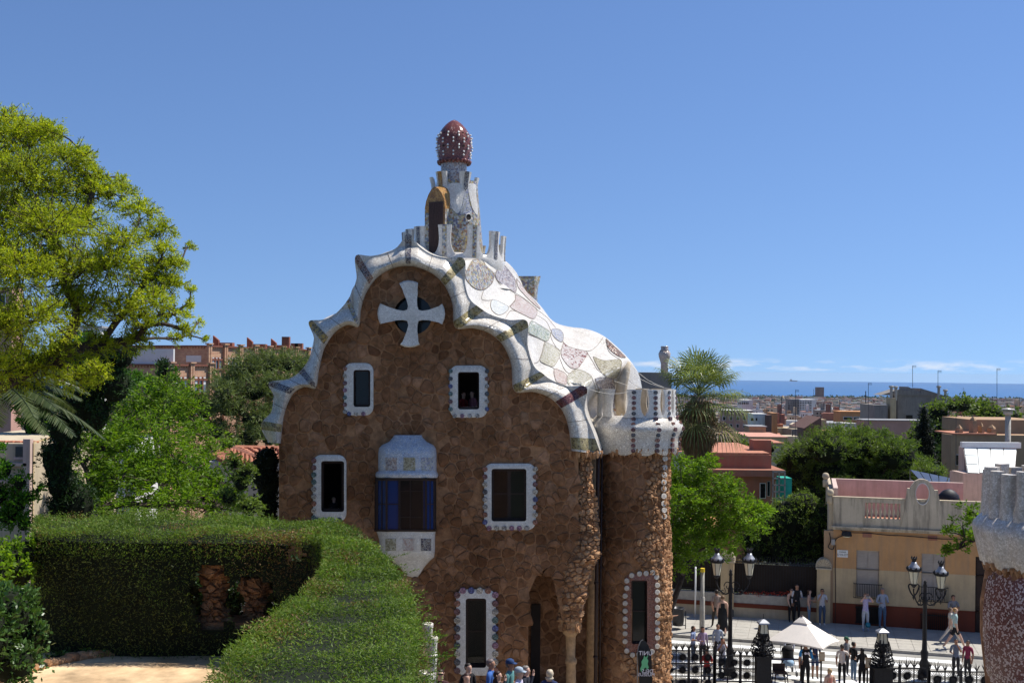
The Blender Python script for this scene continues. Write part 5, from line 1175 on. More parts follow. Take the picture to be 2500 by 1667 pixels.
text('CARRER', S(a, WB-.034, z+.08), .09, M['iron'], sgn, (pi/2, 0, AX)); text("D'OLOT", S(a, WB-.034, z-.05), .13, M['iron'], sgn, (pi/2, 0, AX))
m = MB()
def wire(pts, b, r=.014):
    m.tube(catmull([S(*((lambda q: (q[0], b, q[1]))(fpl(x, y, b)))) for x, y in pts], 3), r, 4)
wire([(2040,1285),(2052,1292),(2066,1304),(2075,1300),(2120,1301),(2170,1306),(2200,1307),(2250,1311),(2300,1315),(2345,1315),(2440,1312)], WB-.06, .02)
wb_ = tag(m.build('cable', M['iron']), 'black cable sagging along the top of the ochre wall', 'cable')
m = MB(); wire([(2025,1300),(2028,1320),(2022,1335),(2034,1340),(2038,1322),(2045,1312),(2062,1306)], WB-.07, .022); m.build('cable_loop', M['iron'], wb_)
m = MB(); wire([(2040,1330),(2039,1380),(2040,1440),(2039,1520)], WB-.05, .02); m.build('wall_pipe', M['pipe_brown'], yh)
a, z = fpl(2034, 1322, WB); m = MB(); sbox(m, a-.08, a+.08, WB-.14, WB-.01, z-.13, z+.13); m.build('junction_box', M['metal_grey'], yh)
a, z = fpl(2067, 1308, WB-.4); c = S(a, WB-.35, z); m = MB(); m.lathe(c, [(.02,.22),(.2,.2),(.24,.05),(.24,0)], 12); m.tube([c+Vector((0,0,.1)), S(a, WB, z+.1)], .03, 5); lm = m.build('wall_floodlight', M['iron']); m = MB(); m.lathe(c, [(.001,-.07),(.14,-.05),(.18,0)], 12); m.build('lamp_glass', M['milk_glass'], lm); tag(lm, 'black round floodlight mounted high on the ochre wall beside the sign', 'lamp')
# --- garden wall with fence, gate piers ---
aw0 = -7.5; aw1 = fpl(2030, 1500, WB)[0] - .25
gw = empty('garden_wall', S(1, WB, .12), 'low beige garden wall with dark red stripe carrying a black iron fence', 'wall')
zr = lambda py, px=1850: fpl(px, py, WB)[1]
zt1, zr1, zr0 = fpl(1850, 1452, WB)[1], fpl(1850, 1474, WB)[1], fpl(1850, 1484, WB)[1]
m = MB(); sbox(m, aw0, aw1, WB, WB+.3, .1, zr0); m.build('lower_wall', M['beige_wall'], gw); m = MB(); sbox(m, aw0, aw1, WB-.05, WB+.3, zr0, zr1); m.build('red_stripe', M['red_base'], gw)
m = MB(); sbox(m, aw0, aw1, WB, WB+.3, zr1, zt1); m.build('upper_wall', M['concrete'], gw)
fnc = MB(); zf = zt1 + 1.75
for z in (zt1+.12, zf-.25): sbox(fnc, aw0, aw1, WB+.13, WB+.17, z-.02, z+.02)
fnc.build('rail', M['iron'], gw); a = aw0; nB = 0
while a < aw1:
    nB += 1; b_ = MB(); c = S(a, WB+.15, 0); b_.tube([(c.x, c.y, zt1), (c.x, c.y, zf), (c.x, c.y, zf+.1)], [.013, .013, .002], 4); b_.build('bar', M['iron'], gw); a += .125
m = MB(); sbox(m, aw0, aw1, WB+.28, WB+.31, zt1+.02, zf-.35); m.build('screen', M['inner_dark'], gw)
for px, crest in ((1776, 1344), (2011, 1361)):
    a, zt_ = fpl(px, crest+28, WB-.1); c = S(a, WB+.02, 0); t = empty('gate_pier', S(a, WB, .12), 'cream gate pier with carved shell crest, ' + ('in the middle of the garden wall' if px < 1900 else 'against the corner of the ochre house'), 'pillar', 'shell-crested piers of the garden wall')
    m = MB(); sbox(m, a-.3, a+.3, WB-.22, WB+.32, .1, zt_); m.build('shaft', M['cream_wall'], t); m = MB(); sbox(m, a-.35, a+.35, WB-.27, WB+.37, zt_, zt_+.07); m.build('ledge', M['beige_wall'], t)
    pr = [(a + .36*cos(pi*k/12), zt_+.1 + .42*sin(pi*k/12)) for k in range(13)]; pr = [(a+.36, zt_+.07)] + pr + [(a-.36, zt_+.07)]
    m = MB(); m.prism([S(x, WB-.1, z) for x, z in pr], SN*.3); m.build('crest', M['stained_parapet'], t)
    for k in range(9):
        th = pi*(k+.5)/9; m = MB(); e = S(a+.33*cos(th), WB-.13, zt_+.1+.38*sin(th)); m.tube([S(a, WB-.12, zt_+.1), e], [.02, .065], 6); m.build('shell_rib', M['beige_wall'], t)
# plants behind the fence
def spl(px, py, b): a, z = fpl(px, py, b); return S(a, b, z)
def sblob(px, py, b, rpx, rpy=None): p = spl(px, py, b); k = p.y/F; return (tuple(p), (rpx*k, rpx*k, (rpy or rpx)*k))
bush('lavender_hedge', [sblob(x, 1388+random.uniform(-4,6), WB+.9, 22, 11) for x in range(1660, 1760, 22)] + [sblob(x, 1388+random.uniform(-4,6), WB+.9, 22, 12) for x in range(1810, 2000, 20)], 'leaf_lavender', 'silvery grey-green plants spilling over the iron fence', 'plants', .12, .03, 1.6, 12, core=.6)
bush('dry_grass_mound', [sblob(1815,1385,WB+1.4,26,14), sblob(1850,1388,WB+1.4,26,12), sblob(1800,1380,WB+1.4,16,12)], 'leaf_thatch', 'dry brown thatch-like mound behind the fence', 'plants', .15, .02, 1.6, 12, core=.6)
bush('pink_flowers', [sblob(1985,1392,WB+.8,14,7), sblob(1972,1397,WB+.8,8,6)], 'flower_pink', 'magenta flowers over the fence beside the house corner pier', 'flowers', .06, .05, .6, 8, core=0)
bush('red_flower_bed', [sblob(x, 1449, WB+.10, 14, 5) for x in range(1815, 1935, 16)], 'flower_red', 'row of red flowers along the foot of the iron fence', 'flowers', .05, .045, .7, 6, core=0)
bush('olive_shrubs', [sblob(x, y, WB+4.5, r, r) for x, y, r in ((1880,1290,50),(1930,1270,60),(1985,1290,55),(1960,1240,45),(1910,1330,50),(1990,1345,45),(1850,1340,40),(1870,1380,40),(1950,1370,50),(2010,1270,40),(1830,1310,30),(1720,1400,60),(1780,1400,50),(1660,1390,50))], 'leaf_plane', 'dense olive green shrubs behind the iron fence', 'shrub', .14, .055, 2.0, 12, core=.85)
# red flat-roofed building behind
def bld(name, label, px0, px1, ytop, Y, depth, zb, wallm, cat='building', wins=(), roofm=None, parapet=0, group=None, rot=0, glass='dark_glass', sill=True, frame='white_paint', roofz=None):
    if Y > 84 and name not in ('low_terrace_block','red_awning_house'): depth = min(depth, Y*.022)
    p0, p1 = at(px0, ytop, Y), at(px1, ytop, Y); zt_ = (p0.z+p1.z)/2; cx = (p0.x+p1.x)/2; hw = (p1.x-p0.x)/2
    t = empty(name, (cx, Y, zb), label, cat, group); u = Vector((cos(rot), sin(rot), 0)); v = Vector((-sin(rot), cos(rot), 0)); c0 = Vector((cx, Y, 0))
    def Bp(a, b, z): return c0 + u*a + v*b + Vector((0, 0, z))
    def bb(m, a0, a1, b0, b1, z0, z1): m.add([Bp(a, b, z) for z in (z0, z1) for a, b in ((a0,b0),(a1,b0),(a1,b1),(a0,b1))], [(0,3,2,1),(4,5,6,7),(0,1,5,4),(1,2,6,5),(2,3,7,6),(3,0,4,7)])
    m = MB(); bb(m, -hw, hw, 0, depth, zb, zt_); m.build('wall', M[wallm], t)
    if roofm: m = MB(); bb(m, -hw-.15, hw+.15, -.15, depth+.15, zt_, zt_+.12); m.build('roof', M[roofm], t)
    k = Y/F
    for wn in wins:
        x0, x1, y0, y1 = wn[:4]; mt = wn[4] if len(wn) > 4 else glass
        a0, a1 = (at(x0, 0, Y).x-cx)/max(.3, cos(rot)), (at(x1, 0, Y).x-cx)/max(.3, cos(rot)); z0, z1 = at((x0+x1)/2, y1, Y).z, at((x0+x1)/2, y0, Y).z
        e = min(.08, (a1-a0)*.12); m = MB(); bb(m, a0-e, a1+e, -.05, .02, z0-e, z1+e); wo = m.build('window', M[frame], t)
        m = MB(); bb(m, a0, a1, -.065, -.045, z0, z1); m.build('pane', M[mt], wo)
    return t, bb, zt_, hw
t, bb, z, hw = bld('red_house', 'terracotta red flat-roofed house between the palm and the pine', 1745, 1893, 1160, 78, 12, -8, 'terracotta_wall', 'house', [(1868,1880,1180,1215),(1885,1891,1175,1210)])
m = MB(); bb(m, -hw-.8, hw+.5, -.8, 12, z, z+.45); bb(m, -hw-.3, hw-.2, .4, 12, z+.45, z+1.4); m.build('roof_slab', M['terracotta_wall'], t); m = MB(); bb(m, -hw-.2, hw-.3, .5, 12, z+1.4, z+1.55); m.build('tile_roof', M['tile_red'], t)
m = MB(); bb(m, hw-.9, hw+.4, 3, 4.5, z, z+2.3); m.build('chimney', M['terracotta_wall'], t)
m = MB()
for k in range(7): a = hw+.6+k*.0; 
p0 = at(1904,1165,76); m.box(p0.x, p0.x+.7, 75.5, 77, -8, p0.z); sc = tag(m.build('green_netting', M['green_net']), 'green builders netting beside the red house', 'netting')
m = MB()
for q in range(6): zq = at(1900, 1150+q*16, 75.8).z; m.box(at(1893,0,75.8).x, at(1925,0,75.8).x, 75.3, 75.36, zq-.04, zq+.04)
for x in (1895, 1910, 1924): m.box(at(x,0,75.8).x-.04, at(x,0,75.8).x+.04, 75.3, 75.38, -8, at(x,1148,75.8).z)
tag(m.build('scaffold', M['metal_grey']), 'light metal scaffold poles beside the red house', 'scaffold')
t, bb, z, hw = bld('street_block', 'pale orange block with white corner just visible behind the street trees', 1700, 1790, 1290, 62, 6, -2, 'orange_wall', 'building', [(1735,1741,1320,1375)], frame='white_wall')

# --- street furniture ---
def pole_thing(name, px, ytop, ybase, r, mat, label, cat, extra=None, rt=None):
    b = atz(px, ybase, .12); zt_ = CAMP.z + ray(px, ytop).z*b.y; t = empty(name, b, label, cat); m = MB(); m.tube([b, (b.x, b.y, zt_)], [r, rt or r], 10); m.build('pole', M[mat], t, True)
    if extra: extra(t, b, zt_)
    return t
def ex1(t, b, z): m = MB(); m.lathe((b.x, b.y, .12), [(.12,0),(.12,.05),(.11,1.5),(.09,1.55)], 10); m.build('sleeve', M['concrete'], t, True); m = MB(); m.tube([(b.x-.02,b.y-.1,z-.05),(b.x-.02,b.y-.1,z+.12)], .10, 10); m.build('warning_light', M['yellow_plastic'], t)
pole_thing('concrete_post', 1714, 1392, 1541, .085, 'concrete', 'thick grey post with small yellow box at the top on the pavement', 'post', ex1)
pole_thing('thin_post', 1697, 1383, 1506, .04, 'white_paint', 'thin pale post close to the garden wall', 'post')
b = atz(1655, 1535, .12); t = empty('litter_bin', b, 'black cylindrical litter bin on a frame near the lodge tower', 'bin'); m = MB(); m.lathe((b.x, b.y, .3), [(.24,0),(.27,.2),(.28,.72),(.3,.74),(.3,.78),(.25,.78),(.24,.3),(.01,.3)], 16); m.build('bucket', M['steel_dark'], t, True)
m = MB(); 
for s in (-.34, .34): m.tube([(b.x+s,b.y,.12),(b.x+s,b.y,.95),(b.x+s*.8,b.y,.95)], .02, 5)
m.tube([(b.x-.34,b.y,.3),(b.x+.34,b.y,.3)], .02, 5); m.build('frame', M['steel_dark'], t)
# two-armed lamp posts
def lantern(c, s, par):
    x, y, z = c; m = MB(); m.lathe(c, [(.10*s,0),(.12*s,.03*s),(.20*s,.52*s),(.24*s,.54*s)], 6); m.build('glass', M['milk_glass'], par)
    m = MB()
    for k in range(6): a = 2*pi*k/6; m.tube([(x+.105*s*cos(a),y+.105*s*sin(a),z),(x+.205*s*cos(a),y+.205*s*sin(a),z+.52*s)], .012, 4)
    m.lathe(c, [(.04*s,-.12*s),(.12*s,-.02*s),(.125*s,.03*s)], 8); m.lathe(c, [(.23*s,.50*s),(.27*s,.54*s),(.26*s,.60*s)], 12)
    for k in range(8): a = 2*pi*k/8; m.lathe((x+.26*s*cos(a), y+.26*s*sin(a), z+.58*s), [(.035,0),(.045,.04),(.001,.11)], 5)
    m.lathe(c, [(.09*s,.84*s),(.07*s,.90*s),(.10*s,.95*s),(.11*s,1.0*s)], 10)
    for k in range(6): a = 2*pi*k/6; m.lathe((x+.1*s*cos(a), y+.1*s*sin(a), z+.99*s), [(.025,0),(.03,.03),(.001,.09)], 4)
    m.build('ironwork', M['iron'], par); m = MB(); m.lathe(c, [(.26*s,.58*s),(.20*s,.68*s),(.11*s,.78*s),(.09*s,.86*s)], 12); m.build('lantern_cap', M['lantern_cap'], par, True)
def lamp_post(px, Y, ytop, lans, label, extra):
    b = at(px, 900, Y); b.z = .12; zt_ = at(px, ytop, Y).z; t = empty('street_lamp', b, label, 'street lamp', 'two-armed black street lamps'); m = MB()
    m.lathe((b.x, b.y, .12), [(.22,0),(.24,.2),(.17,.35),(.19,.5),(.12,.7),(.15,.95),(.1,1.05),(.085,1.4),(.075,zt_-.9),(.1,zt_-.85),(.1,zt_-.75),(.06,zt_-.6),(.055,zt_-.25),(.08,zt_-.2),(.05,zt_-.12),(.06,zt_-.06),(.001,zt_+.02)], 12); m.build('post', M['iron'], t, True)
    for lx, ly in lans:
        c = at(lx, ly, Y); s_ = 1 if lx > px else -1; r = Vector((c.x-b.x, 0, 0)); m = MB(); zb_ = c.z - .15; za = zt_-.7
        q = [Vector((b.x, b.y, za)), b*1 + r*.35 + Vector((0,0,za-.12-b.z)), b*1 + r*.75 + Vector((0,0,za+.02-b.z)), b*1 + r + Vector((0,0,zb_-b.z-.15)), b*1 + r + Vector((0,0,zb_-b.z))]
        m.tube(catmull(q, 5), .028, 6)
        sp = [Vector((b.x,b.y,0)) + r*(.2+.28*cos(a)*(1-a/9)) + Vector((0,0,za+.18+.2*sin(a)*(1-a/9))) for a in [k*.45 for k in range(16)]]; m.tube(sp, .018, 5)
        sp = [Vector((b.x,b.y,0)) + r*(.55+.2*cos(a+2)*(1-a/9)) + Vector((0,0,za-.02+.16*sin(a+2)*(1-a/9))) for a in [k*.45 for k in range(16)]]; m.tube(sp, .015, 5)
        if extra:
            for sg_ in (-1, 1): m.tube(catmull([c+Vector((0,0,-.45)), c+Vector((sg_*.12,0,-.3)), c+Vector((sg_*.2,0,-.05)), c+Vector((sg_*.13,0,.02))], 4), .03, 5)
            m.lathe(c+Vector((0,0,-.5)), [(.001,-.1),(.05,.0),(.03,.1)], 6)
        m.build('arm', M['iron'], t, True); lantern(c, 1.0, t)
lamp_post(1789, 42, 1397, [(1750,1405),(1829,1405)], 'tall black lamp post with two cream lanterns left of the white parasol', False)
lamp_post(2264, 42, 1424, [(2231,1426),(2297,1437)], 'black lamp post with two lanterns rising behind the right fence', True)

# --- palm-leaf iron fences and gate posts ---
FYf = 40.3
def palm_leaf_mesh(r):
    m = MB(); m.tube([(0,-.0,-r*.5),(0,-.02,-r*.1)], .018, 5); n = 26
    for k in range(n):
        a = -pi*.94 + 1.88*pi*k/(n-1); d = Vector((sin(a), 0, cos(a))); s = Vector((cos(a), 0, -sin(a))); L_ = r*(.90+.10*cos(a)); w_ = r*.050
        m.add([d*.04*0 - s*.005, d*L_*.6 - s*w_ + Vector((0,.0,0)), d*L_ - s*w_*.7, d*L_ + s*w_*.7, d*L_*.6 + s*w_, d*L_*.6 + Vector((0,-.045,0)), Vector((0,-.03,0))], [(0,1,5,6),(1,2,3,4,5),(4,0,6,5)])
    m.tube([(0,-.004,0),(0,-.03,0)], [r*.47, r*.25], 14)
    return m
def spikes(c, h, m):
    for k in range(7):
        a = -.9 + 1.8*k/6; L_ = h*(1-.35*abs(a)); y = random.uniform(-.05,.05)
        m.tube([c, c + Vector((sin(a)*L_*.4, y, L_*.55)), c + Vector((sin(a)*L_*.75, y*2, L_))], [.018, .013, .002], 4)
def fence(label, pxs, ytops, rows, cw, first):
    x0, x1 = at(pxs[0], 0, FYf).x, at(pxs[1], 0, FYf).x; z0, z1 = at(pxs[0], ytops[0], FYf).z, at(pxs[1], ytops[1], FYf).z; zt_ = (z0+z1)/2
    t = empty('iron_fence', ((x0+x1)/2, FYf, .12), label, 'fence', 'wrought iron fences with palm leaves'); n = max(1, round((x1-x0)/cw)); w_ = (x1-x0)/n
    fr = MB()
    for i in range(n+1):
        x = x0+i*w_; big_ = i in (0, n) or i == n//2; r = .045 if big_ else .02; fr.box(x-r, x+r, FYf-r, FYf+r, .12, zt_+(.05 if big_ else 0))
    z = zt_
    nr = int((zt_-.1)/w_)+1
    for j in range(nr+1):
        zz = zt_-j*w_
        if zz > .15: fr.box(x0, x1, FYf-.018, FYf+.022, zz-.02, zz+.02)
    fr.build('frame', M['iron'], t)
    for i in range(n):
        for j in range(nr):
            zz = zt_ - (j+.5)*w_
            if zz < .2: continue
            m = palm_leaf_mesh(w_*.56); a = random.uniform(-.25,.25); ca, sa = cos(a), sin(a)
            m.v = [(x0+(i+.5)*w_ + p[0]*ca - p[2]*sa, FYf-.02+p[1], zz + p[0]*sa + p[2]*ca) for p in m.v]; m.build('palm_leaf', M['iron'], t, fix=False)
    for i in range(n+1):
        for e in (0, .5):
            x = x0 + (i+e)*w_
            if x > x1: continue
            m = MB(); spikes(Vector((x, FYf, zt_+.02)), random.uniform(.3,.42), m); m.build('spike_tuft', M['iron'], t, fix=False)
    return t
fence('palm-leaf iron fence joining the lodge tower to the left gate post', (1636, 1760), (1583, 1592), 3, .43, True)
fence('palm-leaf iron fence panel between the lamp post and the left gate post', (1762, 1886), (1598, 1603), 3, .45, True)
fence('darker palm-leaf iron fence panel right of the right gate post', (2143, 2283), (1627, 1634), 2, .48, True)
fence('palm-leaf iron fence ending at the red and white pavilion', (2285, 2440), (1636, 1642), 2, .62, True)
def gate_post(px, y0, y1, y2, w_, label):
    c = at(px, 900, FYf-.1); t = empty('gate_post_lantern', (c.x, c.y, .12), label, 'lantern', 'lantern-topped iron gate posts'); Z = lambda y: at(px, y, FYf-.1).z; k = FYf/F
    m = MB(); zt_, zg, zb_, ze = Z(y0), Z(y0+10), Z(y1), Z(y2)
    m.tube([(c.x,c.y,zt_),(c.x,c.y,zt_+.2)], .012, 4); m.lathe((c.x,c.y,0), [(.19,zb_),(.20,zb_+.03),(.16,zg-.03),(.17,zg)], 4)
    m2 = MB(); m2.lathe((c.x,c.y,0), [(.21,zb_+.03),(.155,zg-.02)], 4, a0=pi/4, a1=2*pi+pi/4); m2.build('glass', M['milk_glass'], t)
    m = MB()
    for q in range(4): a = pi/4+q*pi/2; m.tube([(c.x+.23*cos(a),c.y+.23*sin(a),zb_),(c.x+.17*cos(a),c.y+.17*sin(a),zg)], .018, 4)
    for q in range(4): a = q*pi/2; m.tube([(c.x+.16*cos(a),c.y+.16*sin(a),zb_),(c.x+.12*cos(a),c.y+.12*sin(a),zg)], .01, 4)
    m.lathe((c.x,c.y,0), [(.24,zb_-.03),(.24,zb_+.02)], 4, a0=pi/4, a1=2*pi+pi/4); m.tube([(c.x,c.y,zt_),(c.x,c.y,zt_+.18)], .012, 4); m.build('cage', M['iron'], t)
    m = MB(); m.lathe((c.x,c.y,0), [(.29,zg-.02),(.27,zg+.03),(.08,zt_-.02),(.001,zt_)], 4, a0=pi/4, a1=2*pi+pi/4); m.build('lantern_cap', M['lantern_cap'], t)
    hh = zb_-ze
    for ring_ in range(5):
        m = MB()
        for q in range(11):
            a = 2*pi*q/11 + ring_*.3; z = ze + hh*(ring_+.2)/5; r0 = .2 + .1*sin(ring_*1.1+.5); r1 = r0 + random.uniform(.08,.17); z1 = z + hh*random.uniform(.15,.36)
            d = Vector((cos(a), sin(a), 0)); p = Vector((c.x,c.y,0)); m.tube([p+d*r0*.5+Vector((0,0,z)), p+d*r1+Vector((0,0,z+(z1-z)*.4)), p+d*r1*.85+Vector((0,0,z1)), p+d*(r1*.85-.08)+Vector((0,0,z1+.02))], [.03,.026,.018,.004], 5)
            m.lathe(p+d*r1+Vector((0,0,z)), [(.001,-.03),(.035,0),(.001,.03)], 5)
        m.build('iron_foliage', M['iron'], t, fix=False)
    m = MB(); m.lathe((c.x,c.y,0), [(.14,ze),(.09,ze+hh*.5),(.16,zb_-.02)], 8); m.build('iron_core', M['iron'], t)
    m = MB(); m.box(c.x-w_*k, c.x+w_*k, c.y-.2, c.y+.2, .12, ze-.05); m.box(c.x-w_*k-.05, c.x+w_*k+.05, c.y-.25, c.y+.25, ze-.05, ze+.03); m.build('post', M['iron'], t)
gate_post(1870, 1510, 1546, 1600, 18, 'square lantern on a thorny iron gate post just left of the white parasol')
gate_post(2161, 1532, 1570, 1628, 22, 'square lantern on a thorny iron gate post at the start of the right fence')

# --- parasol, stool, posts, boards, stroller ---
Yp = 41.0
t = empty('parasol', at(1954, 900, Yp).xy.to_3d() + Vector((0,0,.12)), 'large square off-white parasol shading the ticket staff', 'parasol'); ap = at(1958, 1508, Yp); zr_ = at(1958, 1556, Yp).z
cor = [at(1886,1551,Yp+.9), at(1990,1570,Yp-1.5), at(2064,1562,Yp+.2), at(1960,1546,Yp+2.0)]
for p in cor: p.z = zr_ - .1
cor = [Vector((ap.x + 1.38*cos(a), ap.y + 1.38*sin(a), zr_-.07)) for a in (pi+.15, pi*1.5+.3, .15-.25, pi/2+.1)]
n = 8; m = MB(); ringv = []
for q in range(4):
    a, b = cor[q], cor[(q+1) % 4]
    for k in range(n): f = k/n; p = a.lerp(b, f); p.z -= -.06*sin(pi*f); ringv.append(p)
rows = [[ap.lerp(p, f) + Vector((0,0,.0 + .10*sin(pi*f)*0)) for p in ringv] for f in (.02, .3, .6, .9, 1.0)] + [[p + Vector((0,0,-.05)) for p in ringv]]
m.grid(rows, 0, True); m.build('canopy', M['canvas_cream'], t)
m = MB(); m.grid([[ap.lerp(p, f) + Vector((0,0,dz)) for p in ringv[::2]] for f, dz in ((.02,.09),(.15,.07),(.24,.05),(.25,.02))], 0, True); m.build('vent_cap', M['canvas_cream'], t)
m = MB(); m.tube([(ap.x-.03, ap.y, .12), (ap.x, ap.y, ap.z+.1)], .03, 8)
for p in cor: m.tube([ap - Vector((0,0,.03)), p + Vector((0,0,-.02))], .012, 4)
m.lathe((ap.x,ap.y,ap.z+.05), [(.04,0),(.05,.03),(.001,.08)], 8); m.build('frame', M['door_wood'], t); m = MB(); m.lathe((ap.x,ap.y,.12), [(.28,0),(.28,.07),(.05,.1)], 12); m.build('base', M['concrete'], t)
b = at(1912, 900, 40.6); b.z = .12; zt_ = at(1912, 1622, 40.6).z; t = empty('bar_stool', b, 'tall brown bar stool beside the left gate post', 'stool'); m = MB(); hs = .23
for sx in (-1, 1):
    for sy in (-1, 1): q = MB(); q.tube([(b.x+sx*hs*1.1,b.y+sy*hs,.12),(b.x+sx*hs*.9,b.y+sy*hs*.8,zt_-.25)], .02, 5); q.build('leg', M['door_wood'], t)
m.box(b.x-hs,b.x+hs,b.y-hs,b.y+hs,zt_-.3,zt_-.25); m.build('seat', M['door_wood'], t); m = MB(); m.box(b.x-hs,b.x+hs,b.y+hs-.03,b.y+hs,zt_-.25,zt_); m.build('backrest', M['door_wood'], t)
m = MB(); m.tube([(b.x-hs,b.y-hs,.45),(b.x+hs,b.y-hs,.45),(b.x+hs,b.y+hs,.45),(b.x-hs,b.y+hs,.45),(b.x-hs,b.y-hs,.45)], .014, 4); m.build('footrest', M['door_wood'], t)
def board_post(px, y0, y1, ypost, label, Y=40.4):
    c = at(px, 900, Y); t = empty('notice_stand', (c.x, c.y, .12), label, 'sign stand', 'small beige notice stands'); m = MB(); zt_ = at(px, ypost, Y).z; m.lathe((c.x,c.y,.12), [(.18,0),(.17,.03),(.035,.05),(.035,zt_-.12),(.045,zt_-.12),(.045,zt_)], 10); m.build('post', M['steel_dark'], t)
    m = MB(); w_ = 7*Y/F; m.box(c.x-w_,c.x+w_,c.y-.1,c.y-.08,at(px,y1,Y).z,at(px,y0,Y).z); m.build('board', M['tan_wall'], t)
    m = MB(); m.box(c.x-w_*.8,c.x+w_*.8,c.y-.106,c.y-.1,at(px,y1-3,Y).z,at(px,y0+3,Y).z); m.build('notice', M['beige_wall'], t)
    return c
c = board_post(2012, 1589, 1611, 1612, 'beige notice board on a barrier post beside the staff member'); board_post(2125, 1603, 1628, 1630, 'beige notice board behind the woman in black')
m = MB(); e = at(1952, 1613, 41.3); z_ = at(1900, 1608, 41.3).z; m.box(at(1886,0,41.3).x, e.x, 41.3, 41.32, z_-.03, z_+.03); plain('belt_blue', (.03,.04,.12), .7, .1, 3, 0); tag(m.build('barrier_belt', M['belt_blue']), 'dark blue barrier belt stretched from the gate post to the parasol', 'barrier belt')
m = MB(); c2 = at(2012, 900, 40.4); z_ = at(2012, 1616, 40.4).z; m.box(at(1965,0,40.6).x, c2.x, 40.42, 40.44, z_-.03, z_+.02); tag(m.build('barrier_belt', M['belt_blue']), 'short dark belt reaching the notice post behind the staff member', 'barrier belt')
# stroller
b = at(1932, 900, 42.2); b.z = .12; t = empty('stroller', b, 'black baby stroller with pale blue blanket under the parasol', 'stroller'); plain('stroller_fabric', (.012,.012,.016), .8, .3, 8, .2); plain('pale_blue', (.30,.45,.62), .8, .1, 8, .2)
m = MB(); rows = [[Vector((b.x+.22*cos(a), b.y+.1+.22*sin(a)*s, b.z+z)) for a in (k*pi/6 for k in range(12))] for z, s in ((.42,.9),(.55,1.1),(.75,1.1),(.9,.8))]; m.grid(rows, 0, True); m.add(rows[0], [tuple(range(12))]); m.build('seat', M['stroller_fabric'], t, True)
m = MB(); m.lathe((b.x,b.y+.18,b.z+.82), [(.24,0),(.22,.12),(.13,.22),(.001,.25)], 12, sy=.7); m.build('hood', M['stroller_fabric'], t, True); m = MB(); m.lathe((b.x,b.y-.02,b.z+.5), [(.001,.12),(.14,.1),(.2,0),(.2,-.12)], 12, sy=1.2); m.build('blanket', M['pale_blue'], t, True)
m = MB()
for s in (-1,1): m.tube([(b.x+s*.24,b.y-.3,b.z+.1),(b.x+s*.24,b.y+.1,b.z+.5),(b.x+s*.22,b.y+.4,b.z+1.0)], .016, 5); m.tube([(b.x+s*.24,b.y+.35,b.z+.12),(b.x+s*.24,b.y+.05,b.z+.5)], .016, 5)
m.tube([(b.x-.22,b.y+.4,b.z+1.0),(b.x+.22,b.y+.4,b.z+1.0)], .02, 5); m.build('frame', M['metal_grey'], t)
for sx in (-1, 1):
    for sy in (-.3, .35): w_ = MB(); w_.tube([(b.x+sx*.24-.025,b.y+sy,b.z+.1),(b.x+sx*.24+.025,b.y+sy,b.z+.1)], .1, 12); w_.build('wheel', M['steel_dark'], t)
# feather banner by the tower
Yb = 35.9; bp = [(1557,1596),(1560,1578),(1564,1566),(1569,1562),(1575,1564),(1583,1574),(1589,1590),(1591,1610),(1592,1640),(1593,1680),(1594,1760),(1563,1760),(1561,1680),(1559,1630)]
plain('banner_black', (.014,.014,.014), .75, .2, 5, .1); plain('print_green', (.15,.45,.22), .7, .1, 5, 0); plain('print_white', (.72,.68,.72), .7, .05, 5, 0)
b = at(1578, 1774, Yb); t = empty('feather_banner', b, 'black feather banner with a green figure and white lettering by the tower', 'banner')
m = MB(); m.prism([at(x, y, Yb + .08*sin(y*.05)) for x, y in bp], (0,.012,0)); m.build('cloth', M['banner_black'], t)
m = MB(); m.tube(catmull([at(1557,1774,Yb), at(1556,1640,Yb), at(1557,1590,Yb), at(1563,1566,Yb), at(1570,1561,Yb)], 4), .015, 5); m.build('pole', M['metal_grey'], t)
fig = [(1566,1640),(1563,1632),(1567,1622),(1566,1614),(1571,1606),(1573,1598),(1576,1604),(1583,1598),(1580,1606),(1583,1612),(1581,1620),(1584,1628),(1580,1634),(1577,1628),(1573,1630),(1571,1638),(1568,1632)]
m = MB(); m.prism([at(x, y, Yb-.10) for x, y in fig], (0,.004,0)); m.build('print', M['print_green'], t)
text('UNIT', at(1576,1594,Yb-.1), .19, M['print_white'], t, (pi/2,0,0), mir=True); text('DELS', at(1581,1638,Yb-.1), .17, M['print_white'], t, (pi/2,0,0), mir=True); text('MUSEUS', at(1578,1646,Yb-.1), .15, M['print_white'], t, (pi/2,0,0), mir=True)

# stair parapet of white mosaic segments near the hedge
t = empty('stair_parapet', at(1050, 1700, 21), 'stepped white mosaic stair parapet just right of the near hedge', 'parapet')
for (x0, x1, y0, y1) in ((1030,1057,1522,1560),(1040,1068,1555,1596),(1040,1067,1596,1640),(1020,1062,1640,1700),(1010,1058,1690,1790)):
    Y = 21.0; cx = (x0+x1)/2; r = (x1-x0)/2*Y/F; c = at(cx, y1, Y); h = at(cx, y0, Y).z - c.z; m = MB()
    m.lathe((c.x, c.y+.05, c.z-.3), [(r*.8,0),(r*.85,.3),(r*.9,.3+h*.5),(r*1.05,.3+h*.92),(r*.98,.3+h),(r*.7,.3+h*.98),(r*.5,.3+h*.8),(.001,.3+h*.8)], 14); m.build('merlon', M['white_mosaic'], t, True)
m = MB(); p = at(1030, 1650, 21); m.box(p.x-.6, p.x+.15, 20.9, 21.6, 0, p.z-.35); m.build('base_wall', M['white_mosaic'], t)
# raised walk where the queue stands
m = MB(); m.box(-6, 3.2, 23.4, 27.4, 0, 3.3); tag(m.build('raised_walk', M['plaza']), kind='structure')

